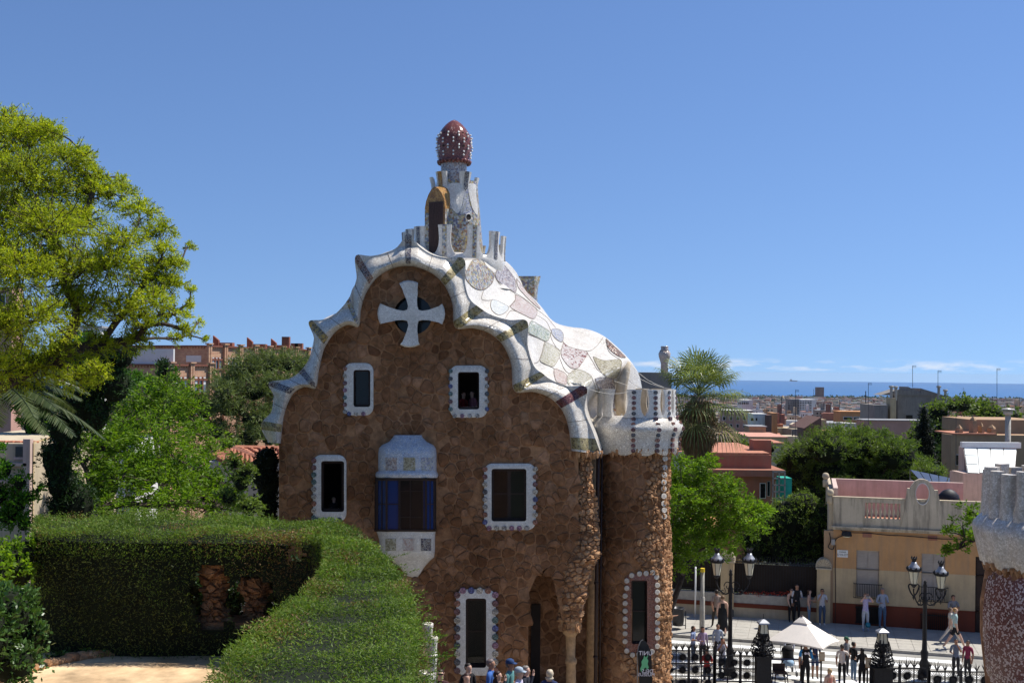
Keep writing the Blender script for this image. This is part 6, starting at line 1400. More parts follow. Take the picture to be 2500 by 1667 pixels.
# --- red and white pavilion at the right edge ---
pv = empty('mosaic_pavilion', at(2600, 1700, 33), 'brown pavilion with red and white mosaic window surround and white crown, right edge', 'building')
YV = 33.0
def plf(px, r, y): c = at(2590, y, YV); return c, r*YV/F
def pvs(a, y, o, cx=2590):
    r = interp(y, [1330, 1380, 1400, 1480, 1560, 1620, 1700], [165,165,170,182,182,176,168])*YV/F + o; c = at(cx, y, YV); return Vector((c.x + r*sin(a), c.y - r*cos(a), c.z))
m = MB(); m.grid([[pvs(2*pi*k/64, y, 0) for k in range(64)] for y in range(1330, 1800, 10)], 0, True); pw = m.build('wall', M['mortar'], pv, True)
stones('s', lambda u, v, o: pvs((u-2590)/175., v, o), 2590-275, 2590+275, 1335, 1740, 30, lambda x, y: not (x < 2720 and 1393 < y < 1660 and x > 2380), M['stone'], pw, 100, (.01,.03), .9, seed=51)
m = MB(); rows = [[pvs(-1.62+3.24*k/30, y, .06 + (0 if 1400 < y < 1655 else -.05)) for k in range(31)] for y in (1392,1400,1420,1450,1500,1550,1600,1640,1655,1664)]; m.grid(rows); sr = m.build('window_surround', M['red_white'], pv, True)
m = MB(); rows = [[pvs(a, y, .065) for a in (-.78,-.6,-.4,-.2,0,.2,.4)] for y in (1434,1480,1520,1560,1612)]; m.grid(rows); m.build('window', M['inner_dark'], pv, True)
m = MB()
for k in range(15): 
    y = 1440+k*12; m.tube([pvs(a, y, .09) for a in (-.78,-.6,-.4,-.2,0,.2,.4)], .012, 4)
for a in np.linspace(-.78, .4, 22): m.tube([pvs(a, y, .1) for y in (1434,1500,1560,1612)], .012, 4)
tag(m.build('lattice', M['iron'], pv), kind='stuff')
cpv = [(1376,172,8),(1366,184,10),(1340,190,8),(1318,196,4),(1300,201,0),(1285,200,0),(1272,190,0),(1262,180,0),(1258,172,0),(1300,168,0)]
m = MB(); n = 128
m.grid([[(lambda c, a: Vector((c.x + r*(1+.035*abs(sin(a*8.5))**2)*YV/F*sin(a), c.y - r*(1+.035*abs(sin(a*8.5))**2)*YV/F*cos(a), c.z)))(at(2598, y + s_*1.6*abs(sin(a*8.5)), YV), a) for a in [2*pi*k/n for k in range(n)]] for y, r, s_ in cpv], 0, True); smooth_angle(m.build('crown_base', M['weathered_white'], pv), 50)
zq = lambda y: at(2500, y, YV-1).z
for k in range(24):
    a = 2*pi*(k+.2)/24; fin(at(2598, 1200, YV), 172*YV/F, 172*YV/F, a, .34, .17, .22, zq(1275), zq(1156+6*sin(k*2.1)), (1.02, 1.0), .18, M['weathered_white'], pv, rg=.14)
m = MB()
for k in range(60):
    a = -1.7 + 3.4*k/59; c = at(2590, 1378+random.uniform(-3,3), YV); r = random.uniform(168,182)*YV/F; s = random.uniform(.05,.1); m.lathe((c.x+r*sin(a), c.y-r*cos(a), c.z), [(s*.5,.05),(s,0),(s*.7,-.08),(s*.15,-.2)], 5)
tag(m.build('stone_fringe', M['rock'], pv), kind='stuff')
# street trees
st = [(1700,1190,60,50),(1660,1230,55,50),(1750,1220,50,45),(1800,1230,45,38),(1840,1260,40,34),(1680,1290,55,45),(1740,1290,55,42),(1790,1290,45,36),(1660,1140,35,35),(1720,1140,35,30),(1660,1350,40,36),(1700,1350,36,30),(1820,1300,30,26),(1865,1250,22,18),(1650,1180,40,40),(1770,1180,32,28),(1640,1300,30,40),(1690,1160,40,34),(1720,1260,60,50),(1780,1210,40,36),(1820,1250,44,36),(1850,1290,30,26),(1660,1260,50,60),(1700,1320,60,50),(1750,1330,50,40),(1640,1200,40,60),(1655,1390,34,26),(1640,1350,30,60),(1765,1350,30,20)]
tree('street_tree', gb(1612, 46, .12), [cl(x, y, 46+random.uniform(-1.2,1.2), a, b*.9) for x, y, a, b in st], 'leaf_bright', 'bright green street tree with low branches right of the lodge tower', ll=.15, lw=.06, dens=1.5, per=22, trunk_r=.13, fork=.55, nbr=4, flat=.6, tw=.7)
tree('overhanging_tree', (19.6, 40.5, .12), [cl(x, y, 38.5, a, b) for x, y, a, b in ((2350,1280,34,20),(2320,1300,26,14),(2385,1262,30,18),(2360,1240,26,12),(2335,1340,24,14),(2310,1348,16,9),(2400,1310,28,16),(2440,1290,34,24),(2355,1310,26,14),(2500,1300,60,40),(2560,1260,80,60))], 'leaf_bright', 'light green branch reaching in from the right over the ochre house', ll=.15, lw=.06, dens=1.0, per=22, trunk_r=.12, nbr=4, flat=.6)
# ---------------- people ----------------
PM = {}
def cloth(c, rough=.85):
    k = tuple(round(x, 3) for x in c)
    if k not in PM: PM[k] = plain('cloth_%d' % len(PM), c, rough, .14, 14, .3)
    return PM[k]
SK = [(.48,.27,.18), (.36,.19,.12), (.55,.34,.25), (.22,.11,.07)]
pend = []
def person(px, Y, head_y, label, top, legs, skin=0, hair=(.03,.02,.015), hairlen=0, face=0, arms=('down','down'), stride=0, sleeve='short', low='trousers', shoes=(.5,.5,.5), z0=.12, hat=None, glasses=False, dress=False, lean=0, group=None, child=False, scale=None, vest=None, neck=False):
    for _k in range(60):
        c = at(px, 900, Y)
        if z0 > .5 or (c-SO).dot(SN) < 3.95: break
        Y -= .05
    zt_ = at(px, head_y, Y).z; h = scale or max(1.0 if child else 1.5, min(1.92, zt_-z0)); base = Vector((c.x, Y, z0))
    s = h/1.72; V, E, R = [], [], []
    def v(p, r, par=None, r2=None):
        V.append(Vector(p)*s); R.append((r*s, (r2 or r)*s)); 
        if par is not None: E.append((par, len(V)-1))
        return len(V)-1
    ly = -lean
    pel = v((0,0,.93), .145, None, .105); wa = v((0,ly*.3,1.08), .128, pel, .09); ch = v((0,ly*.7,1.28), .155, wa, .105); nb = v((0,ly,1.42), .09, ch, .075); nk = v((0,ly-.01,1.49), .052, nb)
    hd0 = v((0,ly-.025,1.555), .066, nk, .078); hd1 = v((0,ly-.015,1.625), .074, hd0, .092); hd2 = v((0,ly-.01,1.69), .048, hd1, .06)
    tagE = {}; arms_e, fore_e, hand_e, leg_u, leg_l, foot_e = [], [], [], [], [], []
    PO = {'down':((.04,.03,-.28),(.03,-.03,-.52)), 'bent':((.05,.02,-.27),(-.03,-.24,-.25)), 'phone':((.02,-.05,-.26),(-.14,-.24,-.06)), 'face':((.03,-.16,-.20),(-.13,-.20,.13)), 'camera':((.10,-.20,-.02),(-.10,-.24,.24)), 'hip':((.16,.06,-.22),(.0,-.06,-.42)),
          'out':((.06,-.18,-.14),(-.0,-.42,-.10)), 'back':((.06,.12,-.25),(.02,.16,-.48)), 'fwd':((.02,-.12,-.25),(-.02,-.22,-.46)), 'cross':((.05,-.06,-.25),(-.22,-.22,-.20))}
    hands = []
    for sd, pose in ((-1, arms[0]), (1, arms[1])):
        sh = v((sd*.165,ly,1.385), .062, nb); e_, w_ = PO[pose]; S0 = Vector((sd*.185,ly,1.385))
        el = v(S0 + Vector((e_[0]*sd, e_[1], e_[2])), .043, sh); arms_e += [(nb, sh), (sh, el)]; E_ = S0 + Vector((e_[0]*sd, e_[1], e_[2])); W_ = S0 + Vector((w_[0]*sd, w_[1], w_[2])); wr = v(W_, .028, el); fore_e.append((el, wr))
        dr_ = (W_-E_).normalized(); ha = v(W_ + dr_*.07, .034, wr, .022); hand_e.append((wr, ha)); hands.append((W_ + dr_*.085, dr_))
    for sd in (-1, 1):
        st_ = stride*sd; hp = v((sd*.085,0,.86), .088, pel, .095); kn = v((sd*.095,-st_*.30-.01,.49+abs(st_)*.0), .058, hp); an = v((sd*.10,-st_*.52+(.10 if st_ < 0 else 0),.09), .038, kn); to = v((sd*.11,-st_*.52-.13+(.10 if st_ < 0 else 0),.035), .038, an, .028)
        leg_u.append((hp, kn)); leg_l.append((kn, an)); foot_e.append((an, to)); tagE[(pel, hp)] = 1
    me = D.meshes.new('person'); me.from_pydata([tuple(p) for p in V], E, []); o = D.objects.new('person_src', me); COL.objects.link(o)
    md = o.modifiers.new('skin', 'SKIN'); md.use_smooth_shade = True; md.branch_smoothing = .6
    for i, r in enumerate(R): me.skin_vertices[0].data[i].radius = (r[0]*1.12, r[1]*1.12); me.skin_vertices[0].data[i].use_root = (i == 0)
    o.modifiers.new('sub', 'SUBSURF').levels = 1
    pend.append(dict(o=o, V=V, E=E, base=base, face=face, label=label, top=top, legs=legs, skin=skin, hair=hair, hairlen=hairlen, arms=arms_e, fore=fore_e, hand=hand_e, lu=leg_u, ll=leg_l, ft=foot_e, sleeve=sleeve, low=low, shoes=shoes, s=s, ly=ly, hat=hat, glasses=glasses, dress=dress, group=group, hands=hands, head=(hd0, hd1, hd2, nk), vest=vest))
def finish_people():
    dg = bpy.context.evaluated_depsgraph_get(); dg.update()
    for q in pend:
        me = D.meshes.new_from_object(q['o'].evaluated_get(dg)); src = q['o']; D.objects.remove(src)
        s = q['s']; V = q['V']; mats = [cloth(SK[q['skin']], .55), cloth(q['top']), cloth(q['legs']), cloth(q['shoes'])] + ([cloth(q['vest'])] if q['vest'] else [])
        # fingers and a nose joined into the same body mesh
        bm = bmesh.new(); bm.from_mesh(me); nb_ = len(bm.faces)
        ex = MB()
        for p, d in q['hands']:
            p = p*s; d = d.normalized(); sd = d.cross(Vector((0,.3,1))).normalized(); pn = sd.cross(d)
            for k, (o_, L_) in enumerate(((-.024,.06),(-.008,.072),(.008,.068),(.024,.052))):
                b = p + sd*o_*s - d*.02*s; ex.tube([b, b+(d*.03+pn*.004)*s, b+(d*L_+pn*.022)*s], [.009*s,.008*s,.006*s], 4)
            ex.tube([p+sd*-.025*s-d*.04*s, p+(sd*-.05-d*.0)*s, p+(sd*-.05+d*.03)*s], [.01*s,.009*s,.007*s], 4)
        ly = q['ly']; ex.add([(0,(ly-.125)*s,1.59*s),(-.014*s,(ly-.095)*s,1.575*s),(.014*s,(ly-.095)*s,1.575*s),(0,(ly-.095)*s,1.625*s)], [(0,1,2),(0,2,3),(0,3,1)])
        for sg_ in (-1,1): ex.lathe((sg_*.082*s,(ly-.0)*s,1.59*s), [(.001,0),(.016*s,.02*s),(.014*s,.04*s),(.001,.05*s)], 5, sx=.6)
        vs_ = [bm.verts.new(p) for p in ex.v]
        for f in ex.f:
            try: bm.faces.new([vs_[i] for i in f])
            except ValueError: pass
        bmesh.ops.recalc_face_normals(bm, faces=bm.faces[:]); bm.to_mesh(me); bm.free()
        ed = list(q['E']); A = np.array([V[a] for a, b in ed]); B = np.array([V[b] for a, b in ed]); AB = B-A; L2 = (AB**2).sum(1)
        idx = []
        hs = set(q['head'])
        for f in me.polygons:
            if f.index >= nb_: idx.append(0); continue
            c = np.array(f.center); t = np.clip(((c-A)*AB).sum(1)/L2, 0, 1); d = ((A+AB*t[:, None]-c)**2).sum(1); k = int(d.argmin()); e = ed[k]; tt = t[k]; m_ = 1
            if e[1] in hs or e[0] in hs: m_ = 0
            elif e in q['hand']: m_ = 0
            elif e in q['fore']: m_ = 1 if q['sleeve'] == 'long' else 0
            elif e in q['arms']: m_ = 0 if (q['sleeve'] == 'none' or (q['sleeve'] == 'short' and e[0] > 8 and tt > .65)) else 1
            elif e in q['lu']: m_ = 2 if (q['low'] != 'shorts' or tt < .75) else 0
            elif e in q['ll']: m_ = (2 if q['low'] == 'trousers' else 0) if tt < .93 else 3
            elif e in q['ft']: m_ = 3
            elif c[2] < .93*s: m_ = 2
            if m_ == 1 and q['vest'] and abs(c[0]) < .15*s and c[2] > .9*s: m_ = 4
            idx.append(m_)
        for x in mats: me.materials.append(x)
        me.polygons.foreach_set('material_index', idx); me.polygons.foreach_set('use_smooth', [True]*len(me.polygons))
        t = D.objects.new('person', me); COL.objects.link(t); t.location = q['base']; t.rotation_euler = (0,0,q['face']); tag(t, q['label'], 'person', q['group'])
        me.name = 'person'
        def kid(m, name, mat, smooth=True):
            mo = m.build(name, mat, None, smooth); mo.parent = t; return mo
        hy = ly*s
        if q['hair'] is not None:
            m = MB(); L_ = q['hairlen']; n = 12; rows = []
            for i, (zz, rr) in enumerate(((1.715,.01),(1.705,.045),(1.68,.07),(1.645,.084),(1.61,.086),(1.575,.08),(1.545,.062))):
                row = []
                for k in range(n):
                    a = 2*pi*k/n; fr = max(0, -sin(a)); cut = fr > .35 and zz < 1.66
                    rx, ry = rr*1.02, rr*1.2
                    if cut: rx *= .82; ry *= .72
                    row.append(Vector((rx*cos(a)*s, hy + (ry*sin(a)+.006)*s, zz*s)))
                rows.append(row)
            if L_:
                for f in (.3, .65, 1.0):
                    row = []
                    for k in range(n): a = 2*pi*k/n; row.append(Vector(((.098+.012*sin(pi*f)-.02*f)*cos(a)*s, hy + (.03+.07*sin(a)+.02*f)*s, (1.545-L_*f)*s)))
                    rows.append(row)
            m.grid(rows, 0, True); kid(m, 'hair', cloth(q['hair'], .5))
        if q['hat']:
            m = MB(); m.lathe((0,hy,1.655*s), [(.092*s,-.02*s),(.094*s,.01*s),(.08*s,.06*s),(.04*s,.085*s),(.001,.09*s)], 12, sy=1.15)
            m.add([(x*s, hy+y*s, z*s) for x, y, z in ((-.07,-.08,1.655),(.07,-.08,1.655),(.06,-.17,1.64),(-.06,-.17,1.64),(-.07,-.08,1.645),(.07,-.08,1.645),(.06,-.17,1.633),(-.06,-.17,1.633))], [(0,1,2,3),(7,6,5,4),(2,1,5,6),(3,2,6,7),(0,3,7,4)]); kid(m, 'cap', cloth(q['hat']))
        if q['glasses']:
            m = MB(); m.box(-.07*s, .07*s, hy-.105*s, hy-.09*s, 1.605*s, 1.635*s); kid(m, 'sunglasses', cloth((.01,.01,.01)), False)
        if q['dress']:
            m = MB(); m.grid([[Vector((rx*cos(2*pi*k/14)*s*(1+.05*(k%2)), ry*sin(2*pi*k/14)*s, z*s)) for k in range(14)] for z, rx, ry in ((1.12,.15,.115),(1.0,.17,.135),(.85,.19,.16),(.6,.20,.19),(.35,.23,.22),(.2,.25,.24))], 0, True); kid(m, 'skirt', cloth(q['top'] if q['dress'] is True else q['dress']))
        q['t'] = t
    bpy.context.view_layer.update()
W, BL, DK, NV = (.6,.6,.6), (.012,.012,.014), (.03,.03,.035), (.03,.045,.11)
JN, LJ, GR = (.05,.08,.14), (.16,.25,.36), (.28,.29,.31)
def Yg(px, py): return atz(px, py, .12).y
person(2013, Yg(2013,1526), 1436, 'man in pale grey t-shirt and jeans standing in front of the cream gate pier', (.42,.43,.47), JN, 1, arms=('face','bent'), shoes=W, glasses=True)
person(1938, Yg(1938,1513), 1435, 'woman in black sleeveless top leaning back against her companion by the fence', BL, BL, 2, (.05,.03,.02), .12, glasses=True, arms=('fwd','bent'), sleeve='none', shoes=DK)
person(1951, Yg(1951,1508), 1425, 'taller man in white shirt and black vest behind the woman in black', (.5,.5,.52), BL, 1, arms=('down','bent'), vest=BL, sleeve='long', shoes=DK)
person(1981, Yg(1981,1517), 1438, 'long-haired woman in pink top and pale blue jeans beside the gate pier', (.48,.26,.22), LJ, 2, (.06,.03,.02), .22, face=radians(70), arms=('down','bent'), sleeve='none')
person(1755, Yg(1755,1533), 1438, 'man in beige shirt and dark trousers walking away toward the garden wall', (.30,.23,.19), (.035,.03,.028), 1, face=radians(185), stride=.5, arms=('down','back'), shoes=DK)
person(1770, Yg(1770,1549), 1452, 'woman in long black backless dress walking away along the pavement', BL, BL, 2, (.14,.08,.04), 0, face=radians(175), stride=.3, sleeve='none', dress=True, low='shorts')
person(1699, 43.6, 1535, 'girl with dark hair in pale blue shirt behind the left iron fence', (.30,.38,.58), JN, 1, hairlen=.15, face=radians(60), arms=('bent','bent'))
person(1722, 43.3, 1528, 'woman with long dark hair in lilac top behind the left fence', (.36,.27,.38), BL, 1, hairlen=.3, face=radians(15), sleeve='long', arms=('bent','down'))
person(1759, 44.0, 1531, 'man in grey-blue shirt with dark hair left of the tall lamp post', (.30,.34,.42), DK, 1, arms=('down','down'), sleeve='long')
person(1771, 42.7, 1563, 'crouched person in white shirt holding a phone up behind the fence', (.50,.52,.62), JN, 1, arms=('face','face'), z0=-.22, scale=1.6)
person(1733, 41.5, 1597, 'person in bright red seen through the palm-leaf fence', (.62,.03,.03), JN, 2, (.1,.06,.03), z0=-.25, scale=1.5, arms=('bent','bent'))
person(2119, Yg(2119,1540), 1447, 'woman in lavender top raising a camera in front of the ochre house', (.42,.38,.58), (.40,.43,.48), 2, (.22,.12,.06), .1, arms=('camera','camera'), shoes=(.25,.3,.4))
person(2160, Yg(2160,1535), 1434, 'man in grey shirt and open black jacket leaning on the ochre house', (.30,.34,.42), (.07,.12,.2), 1, (.2,.18,.17), arms=('bent','bent'), sleeve='long', vest=None, shoes=DK)
person(2333, Yg(2333,1548), 1451, 'man in grey shirt leaning on the ochre house near the dark door', (.2,.2,.22), (.3,.2,.14), 1, arms=('cross','cross'), shoes=DK)
person(2338, Yg(2338,1583), 1482, 'blond woman in mint shirt and black shorts striding right', (.36,.48,.46), BL, 2, (.35,.20,.08), 0, face=radians(85), stride=.8, low='shorts', arms=('down','back'), shoes=(.6,.6,.62))
person(2327, Yg(2327,1569), 1482, 'person in cream trousers walking just behind the woman in mint', (.5,.47,.42), (.55,.50,.44), 2, (.12,.08,.05), 0, face=radians(85), stride=.9, arms=('down','bent'), shoes=(.3,.3,.3))
person(2341, 41.9, 1576, 'man in blue-grey shirt with camera strap behind the right fence', (.17,.2,.27), DK, 1, (.06,.04,.03), face=radians(-25), arms=('bent','face'))
person(2370, 41.7, 1581, 'man in maroon shirt behind the right fence', (.24,.03,.07), DK, 1, (.04,.03,.025), face=radians(-50), arms=('down','down'))
person(1974, 40.2, 1565, 'staff member seen from behind in black vest over blue sleeves under the parasol', (.03,.22,.5), BL, 1, (.03,.02,.015), face=radians(180), arms=('bent','down'), vest=BL, shoes=BL)
person(1997, 41.6, 1563, 'man in navy shirt and denim shorts facing the staff member', NV, (.08,.13,.22), 1, arms=('bent','down'), low='shorts', hat=(.05,.06,.12), shoes=DK)
person(2063, 40.8, 1571, 'man in off-white t-shirt and black trousers reaching out his arm', (.62,.55,.50), BL, 1, (.05,.04,.03), face=radians(160), arms=('out','down'), shoes=DK)
person(2073, 42.0, 1573, 'person with dark green cap behind the man in off-white', (.2,.2,.2), DK, 1, (.02,.02,.02), face=radians(40), hat=(.03,.10,.06))
person(2091, 41.3, 1571, 'man in black t-shirt and light jeans looking down', BL, LJ, 1, (.02,.015,.012), face=radians(110), arms=('bent','bent'))
person(2112, 40.4, 1594, 'woman with long black hair in black clothes pulling a case', BL, BL, 1, (.012,.01,.01), .4, face=radians(190), arms=('down','bent'), sleeve='long')
person(1932, 43.0, 1548, 'person in white shirt and dark waistcoat pushing the stroller, head hidden by the parasol', (.45,.47,.55), DK, 1, arms=('fwd','fwd'), sleeve='long', vest=BL)
person(2033, 39.6, 1633, 'person with blond topknot and bare shoulders at the bottom of the picture', (.5,.2,.15), DK, 2, (.4,.28,.15), sleeve='none', z0=-.55, scale=1.62, face=radians(200))
person(1643, 47.8, 1490, 'person in denim half hidden by the edge of the lodge tower', (.12,.14,.2), JN, 1, (.05,.04,.03), .1, face=radians(90), arms=('bent','down'), shoes=DK)
for a_ in ((1083,1632,'woman in dark red-brown top and sunglasses at the left end of the queue',(.05,.018,.018),2,(.03,.015,.01),.05,None,0,24.6,True,'short'),
 (1150,1617,'man in black jacket looking down in front of the tall window',(.012,.012,.014),2,(.02,.015,.012),0,None,40,25.4,False,'long'),
 (1147,1641,'girl with long straight brown hair in dark blue in front of the man in black',(.015,.018,.03),2,(.05,.025,.02),.3,None,5,24.4,False,'long'),
 (1205,1607,'grey-haired man in bright blue polo shirt in the queue',(.05,.14,.42),1,(.16,.12,.11),0,None,80,25.3,False,'short'),
 (1222,1636,'dark-haired woman with her hand to her mouth in the queue',(.02,.025,.03),2,(.03,.012,.01),.14,None,75,24.6,False,'long'),
 (1252,1609,'man in teal shirt with dark blue cap and crossbody strap',(.09,.24,.24),1,(.1,.08,.07),0,(.02,.05,.14),70,25.3,False,'short'),
 (1274,1629,'man in pale lilac shirt with light grey baseball cap',(.55,.52,.64),2,(.3,.28,.26),0,(.30,.36,.42),75,24.5,False,'short'),
 (1291,1623,'woman with grey hair in navy jacket resting her chin on her hand',(.015,.018,.03),2,(.22,.19,.16),.03,None,70,25.0,False,'long'),
 (1350,1632,'woman with short blond hair in navy top at the right end of the queue',(.02,.03,.09),2,(.50,.42,.30),.06,None,165,24.7,False,'short')):
    px, hy_, lb, tp_, skn, hr, hl, ht, fc_, Y_, gl, sl = a_
    person(px, Y_, hy_, lb, tp_, DK, skn, hr, hl, face=radians(fc_), arms=('face' if 'hand' in lb or 'chin' in lb else 'bent','bent'), z0=3.3, hat=ht, glasses=gl, sleeve=sl, scale=max(1.5, min(1.85, at(px, hy_, Y_).z-3.3)))
person(1131, 37.3, 930, 'person in red top inside the upper right lodge window', (.20,.012,.015), DK, 2, (.03,.015,.01), .1, z0=at(1131,1025,36).z-.75, scale=1.66, face=radians(50), arms=('bent','bent'))
person(1155, 37.1, 925, 'person in pink top inside the upper right lodge window', (.34,.13,.15), DK, 2, (.03,.02,.015), .1, z0=at(1131,1025,36).z-.75, scale=1.7, face=radians(-60), arms=('bent','bent'))
person(818, 36.9, 1190, 'blond child looking out of the lower left lodge window', (.01,.01,.012), DK, 2, (.30,.2,.1), 0, z0=at(818,1275,36).z-.55, scale=1.28, face=radians(40), arms=('bent','bent'), child=True)
person(2455, 31.0, 1400, 'x', BL, BL) if False else None
finish_people()
# bags and things in hands
c = atz(2118, 1500, 1.0); pw_ = at(2119, 1520, Yg(2119,1540)-.15); m = MB(); m.lathe((pw_.x, pw_.y, pw_.z-.2), [(.001,0),(.09,.02),(.12,.1),(.09,.2),(.001,.24)], 12); plain('cyan_shell', (.02,.16,.22), .4, .6, 8, .1); tag(m.build('cycle_helmet', M['cyan_shell'], None, True), 'turquoise and dark helmet hanging at the hip of the woman with the camera', 'helmet')
c = at(2119, 1457, Yg(2119,1540)-.33); m = MB(); m.box(c.x-.08,c.x+.08,c.y-.04,c.y+.04,c.z-.05,c.z+.05); m.tube([(c.x,c.y-.04,c.z),(c.x,c.y-.1,c.z)], .035, 10); tag(m.build('camera_body', M['metal_grey']), 'small silver camera held up by the woman in lavender', 'camera')
c = at(1990, 1460, Yg(1981,1517)-.2); m = MB(); m.lathe((c.x+.02,c.y,c.z-.2), [(.001,0),(.11,.02),(.13,.12),(.08,.2),(.02,.3)], 10, sy=.5); plain('leather_tan', (.42,.28,.17), .6, .15, 8, .2); tag(m.build('handbag', M['leather_tan'], None, True), 'tan shoulder bag of the woman in pink top', 'bag')
c = at(1786, 1495, Yg(1770,1549)); m = MB(); m.box(c.x-.11,c.x+.08,c.y-.06,c.y+.06,c.z-.18,c.z+.15); tag(m.build('handbag', M['stroller_fabric']), 'black bag on the arm of the woman in the long black dress', 'bag')
c = at(2133, 1660, 40.2); m = MB(); c.z = .12; m.box(c.x-.0,c.x+.34,c.y-.12,c.y+.12,.16,.62); m.tube([(c.x+.02,c.y,.6),(c.x-.12,c.y,1.0)], .014, 4); tag(m.build('rolling_case', M['stroller_fabric']), 'black rolling case pulled by the woman in black', 'suitcase')
# mark on the back of the staff vest
st_ = [q['t'] for q in pend if 'staff member seen' in q['label']][0]; p = st_.location + Vector((0,-.2,1.36)); m = MB()
for sg_ in (-1,1): m.tube([(p.x+sg_*.055,p.y+.03,p.z),(p.x+sg_*.055,p.y,p.z)], .045, 12)
lg = m.build('vest_print', M['print_white']); mw = lg.matrix_world.copy(); lg.parent = st_; bpy.context.view_layer.update(); lg.matrix_parent_inverse = st_.matrix_world.inverted(); lg['kind'] = 'stuff'
# ---------------- palm beside the tower ----------------
pm_ = empty('fan_palm', gb(1712, 62, -.2), 'tall fan palm with shaggy dead skirt behind the lodge tower', 'palm'); pc = at(1705, 965, 62); pb = gb(1712, 62, -.2)
m = MB(); m.tube([pb, pb.lerp(pc, .5)+Vector((-.1,0,0)), pc], [.36,.33,.42], 12); m.build('trunk', M['bark_grey'], pm_, True)
def fan(base, d, pet, R, mat, droop, nl=26, seed=0):
    rd = random.Random(seed); m = MB(); base = Vector(base); d = Vector(d).normalized(); e = base + d*pet + Vector((0,0,-pet*.12)); m.tube([base, base.lerp(e,.5)+Vector((0,0,.04)), e], [.03,.025,.02], 4)
    side = d.cross(Vector((0,0,1))).normalized(); up_ = side.cross(d).normalized()
    for k in range(nl):
        a = -1.9 + 3.8*k/(nl-1); v = (d*cos(a) + side*sin(a)).normalized(); L_ = R*(.75+.25*cos(a*.7))*rd.uniform(.9,1.05); w_ = .035
        p1 = e + v*L_*.55 + up_*.04*(k%2); p2 = p1 + v*L_*.3*.9 + Vector((0,0,-droop*L_*.16)); p3 = p2 + v*L_*.18 + Vector((0,0,-droop*L_*rd.uniform(.34,.5))); s = up_.cross(v).normalized()*w_
        m.add([e, p1-s, p2-s*.6, p3, p2+s*.6, p1+s], [(0,1,5),(1,2,4,5),(2,3,4)])
    return m.build('frond', mat, pm_, fix=False)
k = 0
for ring_, (el, n_) in enumerate(((1.25,6),(.9,10),(.6,12),(.25,12),(-.1,10),(-.5,9))):
    for q in range(n_):
        a = 2*pi*(q+.5*(ring_%2))/n_ + random.uniform(-.15,.15); e = el + random.uniform(-.12,.12); k += 1
        fan(pc+Vector((0,0,.3-.15*ring_)), (cos(a)*cos(e), sin(a)*cos(e), sin(e)), random.uniform(1.3,1.95) if ring_ else 1.5, random.uniform(1.25,1.6), M['leaf_palm'] if ring_ < 5 or q%3 == 0 else M['leaf_thatch'], .3+.16*ring_, 22, k)
cc, dd = [], []
for q in range(7000):
    a = random.uniform(0, 2*pi); z = random.random(); r = interp(z, [0,.3,.7,1], [.45,.95,1.0,.5])*random.uniform(.6,1); cc.append((pc.x+r*cos(a), pc.y+r*sin(a), pc.z-.2-3.0*(1-z)*1.0)); dd.append((cos(a)*.25, sin(a)*.25, -1))
leaf_mesh('dead_skirt', np.array(cc), np.array(dd)+rng.normal(size=(7000,3))*.12, .5, .045, M['leaf_thatch'], pm_, 'stuff')
# ---------------- more trees on the right ----------------
pn = [(1960,1130,62,55),(2020,1100,60,48),(2080,1090,60,45),(2140,1100,60,45),(2190,1120,55,45),(2230,1145,45,32),(1950,1180,50,48),(2010,1160,60,50),(2080,1150,62,50),(2150,1165,60,45),(2220,1170,45,30),(2270,1160,40,18),(1990,1215,50,35),(2060,1205,55,40),(2130,1205,50,35)]
tree('stone_pine', gb(2060, 84), [cl(x, y-6, 84+random.uniform(-2,2), a*1.1, b*1.0) for x, y, a, b in pn], 'leaf_pine_dark', 'wide dark green stone pine behind the roof terrace', ll=.30, lw=.06, dens=1.9, per=30, trunk_r=.35, nbr=4, up=.5, tw=.45, core=.75)
tree('plane_tree', gb(2330, 118), [cl(x, y, 118+random.uniform(-3,3), a*1.05, b) for x, y, a, b in ((2290,1010,38,28),(2340,990,45,26),(2390,1000,40,24),(2430,1010,35,22),(2470,1015,26,18),(2300,1060,45,38),(2350,1050,45,35),(2400,1040,40,28),(2270,1100,34,36),(2310,1120,40,38),(2250,1050,28,24),(2340,1100,40,40),(2445,1035,30,18),(2225,1080,26,24))], 'leaf_plane', 'broad-leaved tree behind the dark cypress on the right', ll=.34, lw=.2, dens=1.6, per=14, trunk_r=.3, core=.6)
bush('tall_cypress', [cl(2256-(1150-y)*.0, y, 100, r, 22) for y, r in ((1010,6),(1030,10),(1050,14),(1075,18),(1100,21),(1125,24),(1150,26),(1180,27))] + [cl(2245, 1080, 100, 6, 30), cl(2268, 1090, 100, 8, 32), cl(2275,1125,100,9,24)], 'leaf_black', 'slender nearly black cypress in front of the broad tree', 'tree', .3, .07, 2.0, 12, core=.85)
bush('backyard_trees', [cl(x, y, 95, a, b) for x, y, a, b in ((1760,1085,28,24),(1800,1080,30,26),(1840,1100,24,20),(1775,1110,30,20),(1860,1108,24,16),(1880,1095,16,14),(1910,1140,20,20),(1925,1125,14,14))], 'leaf_plane', 'leafy backyard trees just right of the palm', 'tree', .3, .17, 1.6, 10, core=.75)
